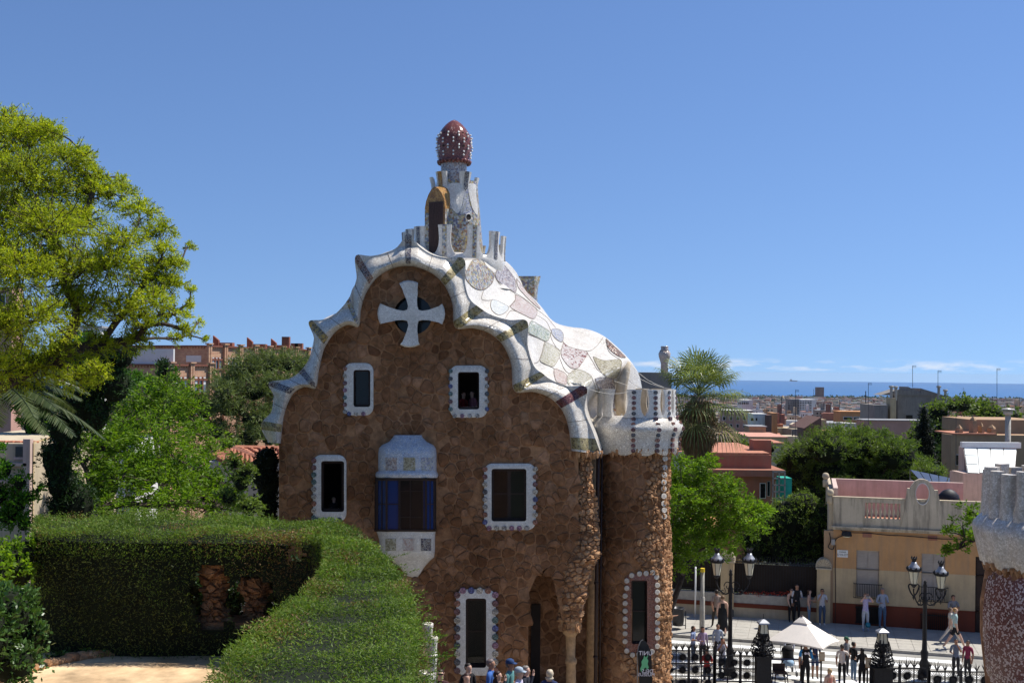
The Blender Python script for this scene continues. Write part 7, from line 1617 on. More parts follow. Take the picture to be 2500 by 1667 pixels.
# ---------------- buildings beyond ----------------
bld('side_annex', 'brown flat roof edge seen behind the net and palm', 1545, 1640, 909, 74, 6, -3, 'grey_wall', 'building')
t = empty('ceramic_chimney', at(1622, 909, 76), 'twisted grey and pink chimney pot behind the palm', 'chimney'); c = at(1622, 909, 76); k = 76/F
m = MB(); m.lathe(c, [(9*k,0),(9*k,22*k),(14*k,38*k),(15*k,46*k),(11*k,54*k)], 12); m.build('pot', M['scale_pink'], t, True); m = MB(); m.lathe(c, [(12*k,53*k),(9*k,56*k),(9.5*k,62*k),(9*k,64*k)], 12); m.build('rim', M['scale_grey'], t, True)
t, bb, z, hw = bld('terrace_house', 'pale pink house wall carrying a lean-to of white glazed panels', 2352, 2420, 1155, 58, 1.6, -1, 'pale_pink', 'house')
p0, p1 = at(2352,1092,60.5), at(2482,1095,60.5); q0, q1 = at(2362,1155,58), at(2476,1160,58)
bb0 = MB(); bb0.add([q0, q1, p1, p0], [(0,1,2,3)]); gl = bb0.build('lean_to_roof', M['metal_grey'], t)
for i in range(4):
    for j in range(3 if i == 0 else 1):
        nj = 3 if i == 0 else 1; f0, f1 = (i+.04)/4, (i+.96)/4; g0_, g1_ = (j+.03)/nj, (j+.97)/nj; L_ = lambda f, g: q0.lerp(q1, f).lerp(p0.lerp(p1, f), g) + Vector((0,-.03,.03))
        m = MB(); m.add([L_(f0,g0_), L_(f1,g0_), L_(f1,g1_), L_(f0,g1_)], [(0,1,2,3)]); m.build('glazed_panel', M['sheet_white'], gl)
m = MB(); m.box(p0.x-.1, p1.x+.2, 60.4, 60.7, p0.z, p0.z+.3); m.build('flashing', M['white_paint'], t); m = MB(); m.box(p0.x+.1, p1.x, 60.6, 61.4, -2, p0.z); m.box(q0.x+.1, q1.x+3, 58.2, 60.6, -2, q0.z-.1); m.build('rear_wall', M['pale_pink'], t)
c = at(2461, 1092, 62); m = MB(); m.tube([c-Vector((0,0,3)), at(2461,1012,62)], .15, 10); m.lathe(at(2461,1012,62), [(.26,0),(.26,.22)], 10); m.lathe(at(2461,1010,62), [(.42,.2),(.3,.3),(.001,.33)], 10); tag(m.build('flue_pipe', M['concrete'], None, True), 'tall grey flue pipe with a flat cowl behind the glazed lean-to', 'chimney')
t, bb, z, hw = bld('pink_house', 'long salmon-pink rooftop with small chimneys at the right edge', 2322, 2560, 1062, 88, 2, -5, 'tan_wall', 'house', [(2345,2352,1110,1135),(2400,2425,1085,1092)])
m = MB(); bb(m, -hw+.2, -hw+3.6, -.1, 4, z, z+.12); m.build('roof', M['tile_red'], t); m = MB(); bb(m, hw-5, hw+1, 3, 9, z, z+1.1); m.build('penthouse', M['tan_wall'], t)
for x, w_, hgt in ((2374,5,30),(2340,5,10),(2394,3,16),(2420,6,10)):
    c = at(x, 1056, 89); kk = 89/F; m = MB(); m.box(c.x-w_*kk, c.x+w_*kk, 88.5, 89.3, c.z-.4, c.z+hgt*kk); m.lathe((c.x, 88.9, c.z+hgt*kk), [(w_*kk*1.7,0),(w_*kk*1.5,.1),(.001,.35)], 4); m.build('chimney', M['tan_wall'], t)
c = at(2372, 0, 60)
def antenna(px, y0, y1, Y, label, dish=True, mat='steel_dark'):
    a, b = at(px, y0, Y), at(px, y1, Y); kk = Y/F; m = MB(); m.tube([a, b], .6*kk, 4)
    for i in range(5): z = b.z + (-2-i*1.6)*kk; m.tube([(b.x-1*kk, Y, b.z-1*kk-(i%2)*3*kk), (b.x+9*kk, Y, b.z-1*kk-(i%2)*3*kk)], .35*kk, 3)
    for i in range(5): m.tube([(b.x+i*2*kk, Y, b.z-3*kk), (b.x+i*2*kk, Y, b.z+1.5*kk)], .3*kk, 3)
    tag(m.build('antenna', M[mat]), label, 'antenna', 'rooftop aerials')
antenna(2334, 1190, 1000, 66, 'rusty tall aerial in front of the pink rooftops'); antenna(2120, 1065, 935, 140, 'aerial left of the old block, against the sea'); antenna(2228, 945, 893, 165, 'aerial on the peak of the old grey block'); antenna(2290, 960, 905, 165, 'aerial at the right end of the old grey block'); antenna(2434, 990, 900, 150, 'lone tall aerial left of the flue pipe, against the sky'); antenna(1942, 1120, 952, 120, 'thin aerial in front of the distant grid block')
# solar frame, covered barbecue, white table
p = [at(2220,1145,66), at(2336,1172,66), at(2322,1185,64), at(2250,1178,64)]
t = empty('solar_frame', at(2280,1190,65), 'tilted dark solar panels on a metal frame above the roof terrace', 'solar panel')
a, b, c, d = at(2222,1146,66.5), at(2338,1170,66.5), at(2325,1188,64.5), at(2244,1170,64.5)
for i in range(5):
    f0, f1 = i/5+.01, (i+1)/5-.01; m = MB(); m.add([a.lerp(b,f0), a.lerp(b,f1), d.lerp(c,f1), d.lerp(c,f0)], [(0,1,2,3)]); m.prism([a.lerp(b,f0), a.lerp(b,f1), d.lerp(c,f1), d.lerp(c,f0)], (0,0,-.06)); m.build('panel', M['solar'], t)
m = MB()
for f in (0,.33,.66,1): m.tube([a.lerp(b,f), a.lerp(b,f)-Vector((0,0,1.6))], .03, 4); m.tube([d.lerp(c,f), d.lerp(c,f)-Vector((0,0,.8))], .03, 4)
m.tube([a-Vector((0,0,.6)), c-Vector((0,0,.5))], .03, 4); m.build('stand', M['metal_grey'], t)
c = spl(2316, 1222, WB+2.2); kk = c.y/F; m = MB(); m.lathe((c.x, c.y, c.z-.1), [(25*kk,0),(27*kk,10*kk),(24*kk,20*kk),(14*kk,30*kk),(3*kk,34*kk),(.001,34*kk)], 14, sy=.7); tag(m.build('covered_barbecue', M['black_cover'], None, True), 'rounded black and grey cover on the roof terrace beside the oval gable', 'cover')
# mid-distance blocks
def grid_win(x0, x1, y0, y1, nx, ny, fw=.5, fh=.5, mt='dark_glass'):
    o = []
    for i in range(nx):
        for j in range(ny): cx = x0+(x1-x0)*(i+.5)/nx; cy = y0+(y1-y0)*(j+.5)/ny; o.append((cx-(x1-x0)/nx*fw/2, cx+(x1-x0)/nx*fw/2, cy-(y1-y0)/ny*fh/2, cy+(y1-y0)/ny*fh/2, mt))
    return o
t, bb, z, hw = bld('old_block', 'weathered grey gabled block with chimneys standing against the sea', 2192, 2316, 965, 172, 14, -14, 'grey_wall', 'building', [(2222,2238,1013,1024)], frame='grey_wall')
m = MB(); kk = 172/F; zg = at(2230,944,172).z; P_ = [(-hw-1,z),(-hw*.55,z+.9),(-hw*.2,zg-.6),(-hw*.2,zg),(.3*hw,zg-.9),(.3*hw,z+1.1),(hw+1,z)]
cx = (at(2170,0,172).x+at(2306,0,172).x)/2; m.prism([Vector((cx+a, 171.8, zz)) for a, zz in P_], (0,4,0)); m.build('gable_roof', M['grey_wall'], t)
for x, yb, yt in ((2176,966,946),(2187,964,947),(2292,962,946),(2308,968,955)): a_ = at(x, yb, 171); m = MB(); m.tube([a_-Vector((0,0,.8)), at(x, yt, 171)], .22, 8); m.lathe(at(x, yt, 171), [(.35,0),(.4,.15),(.3,.3)], 8); m.build('chimney', M['concrete'], t)
m = MB(); m.box(at(2184,0,170).x, at(2198,0,170).x, 170, 171.9, -14, at(2190,972,170).z); m.build('yellow_wall', M['cream_wall'], t); m = MB(); m.box(at(2140,0,170).x, at(2172,0,170).x, 169, 176, -14, at(2150,988,170).z); m.build('side_wing', M['grey_wall'], t)
bld('mauve_terrace', 'long mauve-pink house with a railing and one small window', 2110, 2252, 1027, 148, 10, -14, 'pink_wall', 'house', [(2168,2176,1045,1060)], 'roof_grey', frame='white_paint')
bld('orange_roofed_house', 'low house with bright orange roof left of the old grey block', 2052, 2136, 1006, 200, 12, -20, 'orange_wall', 'house', [(2070,2090,1018,1024),(2095,2108,1018,1024)], 'orange_wall')
bld('white_house', 'white rendered house with small windows below the orange roof', 2016, 2066, 1034, 178, 10, -20, 'white_wall', 'house', [(2024,2030,1042,1052),(2036,2042,1042,1052)], 'roof_grey')
bld('white_flat_house', 'second white house with a low parapet right of the first', 2063, 2094, 1033, 172, 10, -20, 'white_wall', 'house', [(2074,2080,1040,1050)])
bld('brick_shed', 'low reddish brick front below the white houses', 2018, 2046, 1052, 165, 6, -20, 'terracotta_wall', 'shed', [(2024,2040,1053,1057)])
bld('buff_house', 'narrow buff house beside the dark gable wall', 1996, 2018, 1024, 170, 8, -20, 'cream_wall', 'house', [(2004,2008,1060,1070)])
t, bb, z, hw = bld('dark_gable_house', 'tall dark brown blind wall with sloping top left of the white houses', 1962, 2006, 1045, 160, 8, -20, 'brown_wall', 'house')
m = MB(); m.prism([at(1962,1046,159.9), at(2005,1046,159.9), at(2005,1018,159.9)], (0,8,0)); m.build('gable', M['brown_wall'], t)
bld('glass_terrace_house', 'small grey rooftop room left of the dark gable', 1962, 1984, 1027, 190, 8, -20, 'grey_wall', 'house', [(1966,1981,1031,1041)])
bld('pink_apartments', 'pink apartment block with balconies half hidden by the palm', 1768, 1838, 1003, 200, 18, -30, 'pink_wall', 'building', grid_win(1770,1836,1012,1085,4,4,.35,.45), 'white_wall')
bld('white_apartments', 'white apartment corner with railed top floor beside the palm', 1812, 1838, 976, 235, 14, -30, 'white_wall', 'building', grid_win(1812,1838,980,988,6,1,.6,.7))
bld('pale_block', 'pale grey block with two small windows right of the palm', 1838, 1872, 1010, 190, 10, -25, 'white_wall', 'building', [(1843,1850,1020,1027),(1855,1859,1020,1027)])
bld('maroon_wall_house', 'narrow maroon party wall beside the pale block', 1871, 1884, 1013, 189, 12, -25, 'brown_wall', 'building')
bld('orange_tower_house', 'small bright orange rooftop block', 1886, 1898, 1008, 195, 8, -25, 'orange_wall', 'building')
bld('sloped_shed', 'orange-buff shed with sloping metal roof right of the palm', 1830, 1870, 1042, 150, 8, -20, 'tan_wall', 'shed', (), 'roof_grey')
bld('low_terrace_block', 'long low buff and pink block above the backyard trees', 1830, 1922, 1068, 140, 10, -20, 'cream_wall', 'building', [(1835,1860,1090,1095)], 'tile_pink')
bld('grey_party_wall', 'beige party wall with thin chimney flue in front of the distant town', 1920, 1950, 1065, 145, 9, -20, 'beige_wall', 'building', [(1944,1946,1050,1064)])
bld('red_awning_house', 'small house with red flat awning roof', 1865, 1912, 1083, 120, 6, -12, 'beige_wall', 'house', [(1890,1896,1095,1110)], 'tile_red')
bld('distant_grid_block', 'distant office block with a regular dark window grid', 1955, 1993, 975, 1500, 30, -80, 'white_wall', 'building', grid_win(1956,1992,978,1006,6,7,.75,.5), frame='white_wall')
bld('distant_slab_block', 'distant narrow grey slab left of the grid block', 1932, 1954, 974, 1510, 40, -80, 'grey_wall', 'building', grid_win(1933,1953,978,1006,5,7,.4,.5), frame='grey_wall')
bld('waterfront_tower', 'tall square tower rising above the sea horizon line of the harbour', 1993, 2012, 945, 5200, 20, -132, 'brown_wall', 'tower', grid_win(1994,2011,949,974,4,6,.4,.5), frame='grey_wall')
bld('waterfront_hall', 'low dark waterfront building right of the tall tower', 2012, 2046, 973, 5300, 30, -132, 'grey_wall', 'building', grid_win(2013,2045,976,984,8,2,.5,.5), frame='grey_wall')
bld('far_white_block', 'isolated pale tower block far off above the tree tops on the right', 2387, 2415, 972, 4200, 20, -125, 'white_wall', 'building', grid_win(2388,2414,975,992,6,4,.4,.5), frame='grey_wall')
bld('harbour_hall', 'long low grey hall on the far shore left of the church tower', 1855, 1895, 975, 5000, 80, -130, 'grey_wall', 'building')
t, bb, z, hw = bld('church_tower', 'small pale church tower with pointed spire on the far shore', 1908, 1914, 973, 4800, 14, -130, 'cream_wall', 'tower'); c = at(1911, 973, 4807); m = MB(); m.lathe(c, [(8,0),(7,6),(.1,16)], 8); m.build('spire', M['cream_wall'], t)
CN = {'white_wall':'white','cream_wall':'cream','pink_wall':'rose','tan_wall':'tan','grey_wall':'grey','terracotta_wall':'terracotta','brown_wall':'dark brown','beige_wall':'beige'}
q8 = random.Random(31); spots = [(1846,1862,1000),(1862,1880,1018),(1880,1900,995),(1900,1916,1012),(1914,1936,1022),(1898,1912,1036),(1936,1950,1014),(1948,1966,1040),(1984,1998,1012),(2000,2020,1002),(2022,2036,1012),(2040,2058,1016),(2086,2112,1020),(2100,2126,1010),(2118,2142,998),(2306,2340,1006),(2340,2372,1018),(2398,2440,1000),(2440,2478,1012),(2478,2500,992),(1920,1934,1048),(1844,1860,1052),(2130,2160,1012),(1968,1982,1006)]
for i, (x0, x1, yt) in enumerate(spots):
    wm = q8.choice(list(CN)); Y = q8.uniform(230, 420) if yt > 1008 else q8.uniform(380, 600); nx = max(2, (x1-x0)//7); ny = q8.choice((3,4,5)); yb = yt+ny*9
    t, bb, z, hw = bld('apartment_block', CN[wm]+' apartment block in the town, '+['first','second','third','fourth','fifth','sixth','seventh','eighth','ninth','tenth','eleventh','twelfth','thirteenth','fourteenth','fifteenth','sixteenth','seventeenth','eighteenth','nineteenth','twentieth','twenty-first','twenty-second','twenty-third','twenty-fourth'][sorted(spots).index((x0,x1,yt))]+' from the left between palm and right edge', x0, x1, yt, Y, 8, TZ(Y)-5, wm, 'building', grid_win(x0+1, x1-1, yt+3, yb, nx, ny, .42, .5), q8.choice(('roof_grey','tile_red','tile_pink')), frame=q8.choice(('white_wall',wm)), group='apartment blocks of the nearer town')
    m = MB(); a = q8.uniform(-.5,.3)*hw; bb(m, a, a+hw*.5, 1, 4, z, z+2.6); m.build('stair_house', M[wm], t)
    m = MB(); c = at((x0+x1)/2, yt, Y); m.tube([(c.x+hw*.3, Y+1, z), (c.x+hw*.3, Y+1, z+q8.uniform(2.5,5))], .12, 3); m.build('roof_aerial', M['steel_dark'], t)
# boats
for px, py, Y, h, lab in ((2054,985,6700,22,'white sailing boat off the shore right of the tall tower'), (2362,958,11000,30,'tiny sailing boat in the middle of the bay'), (1822,960,9000,26,'tiny sailing boat near the palm fronds')):
    c = atz(px, 958, SZ); c = at(px, 0, Y); c.z = SZ; t = empty('sailing_boat', c, lab, 'boat', 'boats on the bay'); m = MB(); m.add([(c.x-h*.5,Y-2,SZ+1.5),(c.x+h*.5,Y-2,SZ+1.5),(c.x+h*.35,Y-2,SZ-.5),(c.x-h*.4,Y-2,SZ-.5),(c.x-h*.5,Y+2,SZ+1.5),(c.x+h*.5,Y+2,SZ+1.5),(c.x+h*.35,Y+2,SZ-.5),(c.x-h*.4,Y+2,SZ-.5)], [(0,1,2,3),(4,5,6,7),(0,1,5,4),(1,2,6,5),(0,3,7,4)]); m.build('hull', M['white_paint'], t)
    m = MB(); m.prism([(c.x,Y,SZ+2),(c.x+h*.42,Y,SZ+2.5),(c.x,Y,SZ+h)], (0,.3,0)); m.prism([(c.x-1,Y,SZ+2),(c.x-h*.4,Y,SZ+2.5),(c.x-1,Y,SZ+h*.85)], (0,.3,0)); m.build('sail', M['white_paint'], t)
c = at(1947, 0, 20500); m = MB(); m.box(c.x-70,c.x+70,20500,20530,SZ,SZ+18); m.box(c.x-60,c.x-30,20502,20528,SZ+18,SZ+38); tag(m.build('cargo_ship', M['grey_wall']), 'grey cargo ship on the horizon', 'ship')
# town: the nearer houses one by one, the rest as one mass
TM = [M[x] for x in ('white_wall','cream_wall','beige_wall','pink_wall','tan_wall','grey_wall','terracotta_wall','pale_pink')] + [M['dark_glass'], M['tile_red'], M['roof_grey']]
rt = random.Random(77)
def house_mb(m, c, w_, d_, h, a, mi, det):
    ux, uy = cos(a), sin(a); B_ = lambda x, y, z: (c[0]+ux*x-uy*y, c[1]+uy*x+ux*y, c[2]+z); rm = rt.choice((9,10,10,9,2,5))
    m.add([B_(x*w_/2, y*d_/2, z) for z in (-6, h) for x, y in ((-1,-1),(1,-1),(1,1),(-1,1))], [(0,1,5,4),(1,2,6,5),(2,3,7,6),(3,0,4,7)], mi); m.add([B_(x*w_/2, y*d_/2, h+.02) for x, y in ((-1,-1),(1,-1),(1,1),(-1,1))], [(0,1,2,3)], rm)
    if det:
        nf = max(1, int(h/3.2)); nw = max(2, int(w_/3.5))
        for j in range(nf):
            for i in range(nw): x = -w_/2 + w_*(i+.5)/nw; z = h - 2.6 - j*3.2; m.add([B_(x-.55, -d_/2-.06, z), B_(x+.55, -d_/2-.06, z), B_(x+.55, -d_/2-.06, z+1.5), B_(x-.55, -d_/2-.06, z+1.5)], [(0,1,2,3)], 8)
        if rt.random() < .6: x = rt.uniform(-.3,.3)*w_; m.add([B_(x+q*1.6, r*1.5, z) for z in (h, h+2.4) for q, r in ((-1,-1),(1,-1),(1,1),(-1,1))], [(0,1,5,4),(1,2,6,5),(2,3,7,6),(3,0,4,7),(4,5,6,7)], mi)
cnt = 0
for k in range(5200):
    Y = 230*(5600/230)**(rt.random()**.75); px = rt.uniform(1640, 2560)
    if rt.random() < .0: continue
    c = at(px, 900, Y); z = TZ(Y); w_ = rt.uniform(7, 17)*(1+Y/6000); d_ = rt.uniform(8, 14)*(1+Y/6000); h = rt.uniform(9, 19)*(1 + .45*(Y > 800)); a = rt.choice((-.3, .2, -.26))+rt.uniform(-.1,.1); mi = rt.choice((0,0,1,1,2,2,3,3,4,4,5,6,7))
    if Y < 700 and cnt < 110:
        m = MB(); house_mb(m, (c.x, Y, z), w_, d_, h, a, mi, True); tag(m.build('town_house', TM, fix=False), 'flat-roofed house in the packed town that slopes down to the sea', 'house', 'houses of the town'); cnt += 1
    else:
        if k % 1 == 0:
            if 'far' not in globals(): far = MB()
            house_mb(far, (c.x, Y, z), w_, d_, h, a, mi, Y < 1600)
for k in range(700):      # town left of the lodge, seen between trees
    Y = 300*(5000/300)**rt.random(); c = at(rt.uniform(-200, 1600), 900, Y); house_mb(far, (c.x, Y, TZ(Y)), rt.uniform(9,20), rt.uniform(9,16), rt.uniform(8,14), .2, rt.choice((0,1,2,3,4)), False)
tag(far.build('distant_town', TM, fix=False), kind='stuff')
# far belts of trees
cc = []
for k in range(5200):
    Y = rt.choice((rt.uniform(5200,6200), rt.uniform(2000,5200), rt.uniform(500,2200))); px = rt.uniform(1650, 2550)
    if Y < 5200 and abs(px-(1900+ (Y-2000)*.004)) > 14 and rt.random() < .75: continue
    c = at(px, 900, Y); cc.append((c.x, Y, TZ(Y)+rt.uniform(3,13)))
cc = np.array(cc); C9 = np.repeat(cc, 14, 0); C9 += rng.normal(size=C9.shape)*np.array([5,5,2.5])*(1+C9[:, 1:2]/4000)*.7
leaf_mesh('far_trees', C9, rng.normal(size=C9.shape), 6+C9[:, 1]/900, 5+C9[:, 1]/1200, M['leaf_dark'], None, 'stuff')
# ---------------- left: brick school, tiled cottage, cream building ----------------
for nm, c1_, c2_ in (('brick', (.40,.19,.11), (.52,.30,.17)),):
    m_, nt_, b_ = newmat(nm); t_ = nt_.nodes.new('ShaderNodeTexCoord'); bt = nt_.nodes.new('ShaderNodeTexBrick'); mp_ = nt_.nodes.new('ShaderNodeMapping'); mp_.inputs['Rotation'].default_value = (pi/2, 0, 0)
    nt_.links.new(t_.outputs['Object'], mp_.inputs[0]); nt_.links.new(mp_.outputs[0], bt.inputs[0]); bt.inputs['Scale'].default_value = 2.0; bt.inputs['Color1'].default_value = (*c1_,1); bt.inputs['Color2'].default_value = (*c2_,1); bt.inputs['Mortar'].default_value = (.42,.34,.26,1)
    nt_.links.new(mixc(nt_, 1.0, bt.outputs[0], ramp(nt_, [(.3,(.75,.75,.75)),(.7,(1.15,1.12,1.1))], noise(nt_, .6, 4)), 'MULTIPLY'), b_.inputs['Base Color']); b_.inputs['Roughness'].default_value = .9
plain('brick_dark', (.20,.075,.05), .9, .2, 3, .2); gloss('window_sky', (.10,.12,.14), .1, .7)
plain('blind_white', (.62,.62,.60), .6, .05, 3, 0)
DR = Vector((.38, .925, 0)).normalized(); DL = Vector((-.925, .38, 0)).normalized()
def school(corner, lenR, lenL, ztop, zb, nbay, rows, label, lrows):
    C = Vector((corner[0], corner[1], 0)); t = empty('brick_school', (C.x, C.y, zb), label, 'building'); nR = Vector((DR.y, -DR.x, 0)); nL = Vector((-DL.y*-1*-1, DL.x*1, 0)); nL = Vector((-.38, -.925, 0)).normalized()
    def fb(m, org, u, n, a0, a1, o0, o1, z0, z1): m.add([org + u*a + n*o + Vector((0,0,z)) for z in (z0, z1) for a, o in ((a0,o0),(a1,o0),(a1,o1),(a0,o1))], [(0,3,2,1),(4,5,6,7),(0,1,5,4),(1,2,6,5),(2,3,7,6),(3,0,4,7)])
    m = MB(); V = [C, C+DR*lenR, C+DR*lenR+DL*lenL, C+DL*lenL]; m.add([p+Vector((0,0,z)) for z in (zb, ztop) for p in V], [(0,3,2,1),(4,5,6,7),(0,1,5,4),(1,2,6,5),(2,3,7,6),(3,0,4,7)]); m.build('wall', M['brick'], t)
    bw = lenR/nbay
    for i in range(nbay+1):
        m = MB()
        for o_ in (-.16, .16): fb(m, C, DR, nR, i*bw+o_-.11, i*bw+o_+.11, 0, .28, zb, ztop+.1)
        fb(m, C, DR, nR, i*bw-.38, i*bw+.38, -.1, .4, ztop+.1, ztop+.22); m.build('pier', M['brick'], t)
    m = MB(); fb(m, C, DR, nR, 0, lenR, -.1, .2, ztop-.15, ztop); fb(m, C, DR, nR, 0, lenR, 0, .12, ztop-1.5, ztop-1.3); fb(m, C, DL, nL, 0, lenL, -.1, .2, ztop-.15, ztop); m.build('string_course', M['brick_dark'], t)
    m = MB()
    for i in range(int(lenR/.35)): fb(m, C, DR, nR, i*.35+.1, i*.35+.22, 0, .1, ztop-.32, ztop-.16)
    for i in range(int(lenL/.35)): fb(m, C, DL, nL, i*.35+.1, i*.35+.22, 0, .1, ztop-.32, ztop-.16)
    tag(m.build('dentils', M['brick'], t), kind='stuff')
    for zt_, zb2 in rows:
        for i in range(nbay):
            for j in range(3):
                a0 = i*bw+.5+(bw-1.0)*j/3+.08; a1 = a0+(bw-1.0)/3-.16; m = MB(); fb(m, C, DR, nR, a0, a1, -.02, .03, zb2, zt_); wo = m.build('window', M['window_sky'], t); q = rt.uniform(.1, .85)
                m = MB(); fb(m, C, DR, nR, a0+.04, a1-.04, .03, .05, zb2+(zt_-zb2)*(1-q), zt_-.03); m.build('blind', M['blind_white'], wo)
            m = MB(); fb(m, C, DR, nR, i*bw+.4, (i+1)*bw-.4, 0, .14, zb2-.18, zb2-.02); m.build('sill', M['brick_dark'], t)
            for j in range(1, 3): m = MB(); a0 = i*bw+.5+(bw-1.0)*j/3; fb(m, C, DR, nR, a0-.08, a0+.08, 0, .12, zb2, zt_); m.build('mullion', M['brick_dark'], t)
    n_ = int(lenL/2.6)
    for zt_, zb2, mt in lrows:
        for i in range(n_): a0 = (i+.25)*lenL/n_; a1 = (i+.8)*lenL/n_; m = MB(); fb(m, C, DL, nL, a0, a1, -.02, .04, zb2, zt_); m.build('window', M[mt], t)
    return t, fb, C, nR, nL
c = at(517, 0, 110); zt_ = at(517, 843, 110).z; Zs = lambda y, Y=110, x=517: at(x, y, Y).z
t, fb, C, nR, nL = school((c.x, c.y), 18.0, 10, zt_, -14, 7, [(Zs(872), Zs(899)), (Zs(920), Zs(945))], 'upper red brick school wing with paired piers and tall narrow windows', [(Zs(868), Zs(884), 'blind_white')])
m = MB()
for d in (7.0, 13.0, 17.6): p = C + DR*d + DL*3; m.box(p.x-.7,p.x+.7,p.y-.5,p.y+.5,zt_-.2,zt_+.45); m.prism([(p.x-1.5,p.y,zt_-.1),(p.x-.9,p.y,zt_-.1),(p.x-.9,p.y,zt_+.7),(p.x-1.5,p.y,zt_+1.2)], (0,.6,0))
m.build('chimney_stack', M['brick_dark'], t)
c = at(425, 0, 100); zt2 = at(425, 889, 100).z
t, fb, C, nR, nL = school((c.x, c.y), 5.6, 7.5, zt2, -14, 2, [(at(425,920,100).z, at(425,960,100).z), (at(425,985,100).z, at(425,1015,100).z)], 'lower brick school wing with balustraded roof terrace, left side in shade', [(at(425,925,100).z, at(425,962,100).z, 'window_sky')])
m = MB(); fb(m, C, DL, nL, .5, 7, -1.2, -1.0, zt2, zt2+1.4); m.build('terrace_screen', M['blind_white'], t)
bld('far_white_rooftop', 'pale rooftop behind the right end of the brick school', 690, 765, 858, 150, 10, -10, 'white_wall', 'building', [(735,742,862,868)])
for x, lb in ((700,'tall dark red chimney on the skyline, leftmost behind the pine'), (722,'small dark red chimney in the middle behind the pine'), (732,'small dark red chimney, rightmost behind the pine')): c = at(x, 858, 152); m = MB(); m.box(c.x-.5,c.x+.5,151,152,c.z-.5,c.z+ (2.0 if x == 700 else 1.1)); tag(m.build('brick_chimney', M['brick_dark']), lb, 'chimney', 'skyline brick chimneys')
# tiled cottage
tc_ = empty('tiled_cottage', at(600, 1200, 50), 'small white cottage with orange clay tile roof left of the lodge', 'house')
p = lambda x, y, Y: at(x, y, Y)
m = MB(); a, b = p(556, 1131, 48.2), p(700, 1131, 48.2); m.box(a.x, b.x, 48.2, 54, -3, a.z); m.build('wall', M['white_wall'], tc_); a2 = p(510,1120,50); m = MB(); m.box(a2.x, a.x+.1, 50, 54, -3, p(520,1121,50).z-.1); m.build('side_wall', M['white_wall'], tc_)
def tiles(e0, e1, r1, r0, name):     # eave left, eave right, ridge right, ridge left
    m = MB(); m.add([e0, e1, r1, r0], [(0,1,2,3)]); sh = m.build(name, M['tile_red'], tc_); n = max(3, int((e1-e0).length/.22)); k = 9; nrm = (e1-e0).cross(r0-e0).normalized(); nrm = nrm if nrm.z > 0 else -nrm
    for i in range(n):
        m = MB()
        for j in range(k):
            f = (i+.5)/n; q0_ = e0.lerp(e1, f).lerp(r0.lerp(r1, f), j/k) + nrm*.035; q1_ = e0.lerp(e1, f).lerp(r0.lerp(r1, f), (j+1.08)/k) + nrm*.01; m.tube([q0_, q1_], [.10, .07], 6)
        m.build('tile_row', M['tile_red'], sh, True)
tiles(p(558,1133,47.8), p(645,1131,47.8), p(638,1128,48.5).lerp(p(577,1096,52),.0) if False else p(637,1122,49.5), p(570,1097,52), 'front_roof')
tiles(p(637,1124,49.0), p(700,1124,49.0), p(690,1096,52.5), p(575,1094,52.5), 'main_roof')
tiles(p(515,1110,51.0), p(556,1134,48.2), p(568,1097,52), p(545,1100,53), 'side_roof')
m = MB(); m.tube([p(572,1095,52), p(637,1121,49)], .13, 6); m.tube([p(575,1092,52.6), p(690,1094,52.6)], .12, 6); m.build('ridge_tiles', M['tile_red'], tc_)
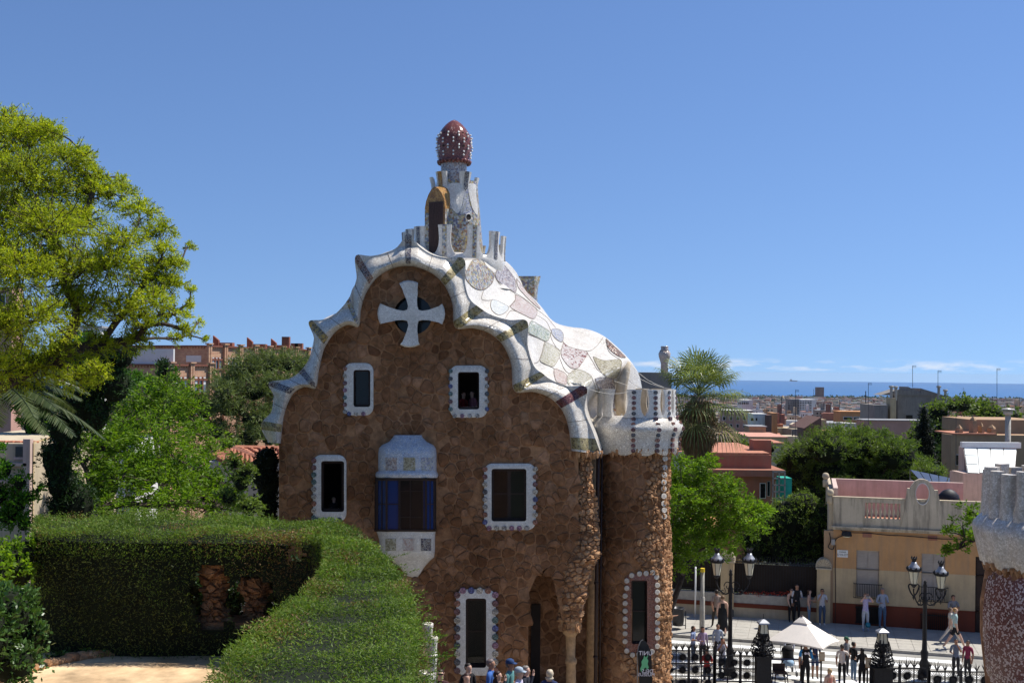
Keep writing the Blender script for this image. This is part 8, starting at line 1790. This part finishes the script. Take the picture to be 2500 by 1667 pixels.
# cream building at the far left
cb = empty('cream_building', at(40, 1260, 38), 'cream plastered building with pink edges half hidden by palm fronds at the left', 'building')
m = MB(); a, b = at(-200, 1083, 38), at(82, 1083, 38); m.box(a.x, b.x, 38, 46, 0, b.z); m.build('shaded_wall', M['beige_wall'], cb)
m = MB(); q = [at(82,1078,37.9), at(125,1085,41)]; m.add([Vector((q[0].x,37.9,0)), Vector((q[1].x,41,0)), Vector((q[1].x,41,q[0].z)), Vector((q[0].x,37.9,q[0].z))], [(0,1,2,3)]); m.build('lit_wall', M['cream_wall'], cb)
m = MB(); x = at(82,0,37.9).x; m.box(x-.12, x+.12, 37.7, 37.95, 0, q[0].z+.1); m.build('corner_strip', M['pale_pink'], cb); m = MB(); m.box(at(-200,0,38).x, x, 37.7, 38.05, at(0,1128,38).z-.1, at(0,1128,38).z); m.box(at(-200,0,38).x, x, 37.7, 38.05, at(0,1170,38).z-.1, at(0,1170,38).z); m.build('string_course', M['pale_pink'], cb)
for x0, x1, y0, y1 in ((30,60,1185,1235),(-20,10,1185,1235),(40,70,1090,1115)):
    a, b = at(x0,y1,38), at(x1,y0,38); m = MB(); m.box(a.x,b.x,37.92,38.02,a.z,b.z); wo = m.build('window', M['dark_glass'], cb); m = MB(); m.box(a.x-.06,b.x+.06,37.9,38,a.z-.08,a.z); m.build('sill', M['pale_pink'], wo)
m = MB()
for k in range(9): p0_ = at(-60+k*18, 1070, 38.5); m.lathe((p0_.x, p0_.y, b.z*0 + at(0,1083,38).z), [(.16,-.0),(.17,.05),(.14,.08)], 6)
m.build('tile_eave', M['tile_red'], cb)
bld('rear_white_gable', 'small white house front glimpsed between the trees', 285, 330, 1062, 55, 4, -4, 'white_wall', 'house', (), 'tile_red')
bld('grey_flat_block', 'grey flat-roofed block glimpsed through the feathery tree', 165, 245, 800, 70, 1.2, -4, 'white_wall', 'building', [(178,200,806,830),(212,232,806,830)], 'roof_grey')
bld('red_tower_block', 'tall reddish block glimpsed through the tree at the left edge', -60, 30, 700, 90, 8, -4, 'pink_wall', 'building', [(5,20,720,745)])
# air between here and the shore
m = MB(); m.box(-9000, 9000, -80, 24500, SZ-3, 22.0); hz = m.build('haze', []) if False else None
me = D.meshes.new('haze'); me.from_pydata(m.v, [], m.f); hz = D.objects.new('haze', me); COL.objects.link(hz); hm_ = D.materials.new('haze'); hm_.use_nodes = True; hn = hm_.node_tree; hn.nodes.clear(); ho__ = hn.nodes.new('ShaderNodeOutputMaterial'); pv_ = hn.nodes.new('ShaderNodeVolumePrincipled'); pv_.inputs['Color'].default_value = (.72,.82,.95,1); pv_.inputs['Density'].default_value = 1.6e-5; hn.links.new(pv_.outputs[0], ho__.inputs['Volume']); me.materials.append(hm_); hz['kind'] = 'stuff'
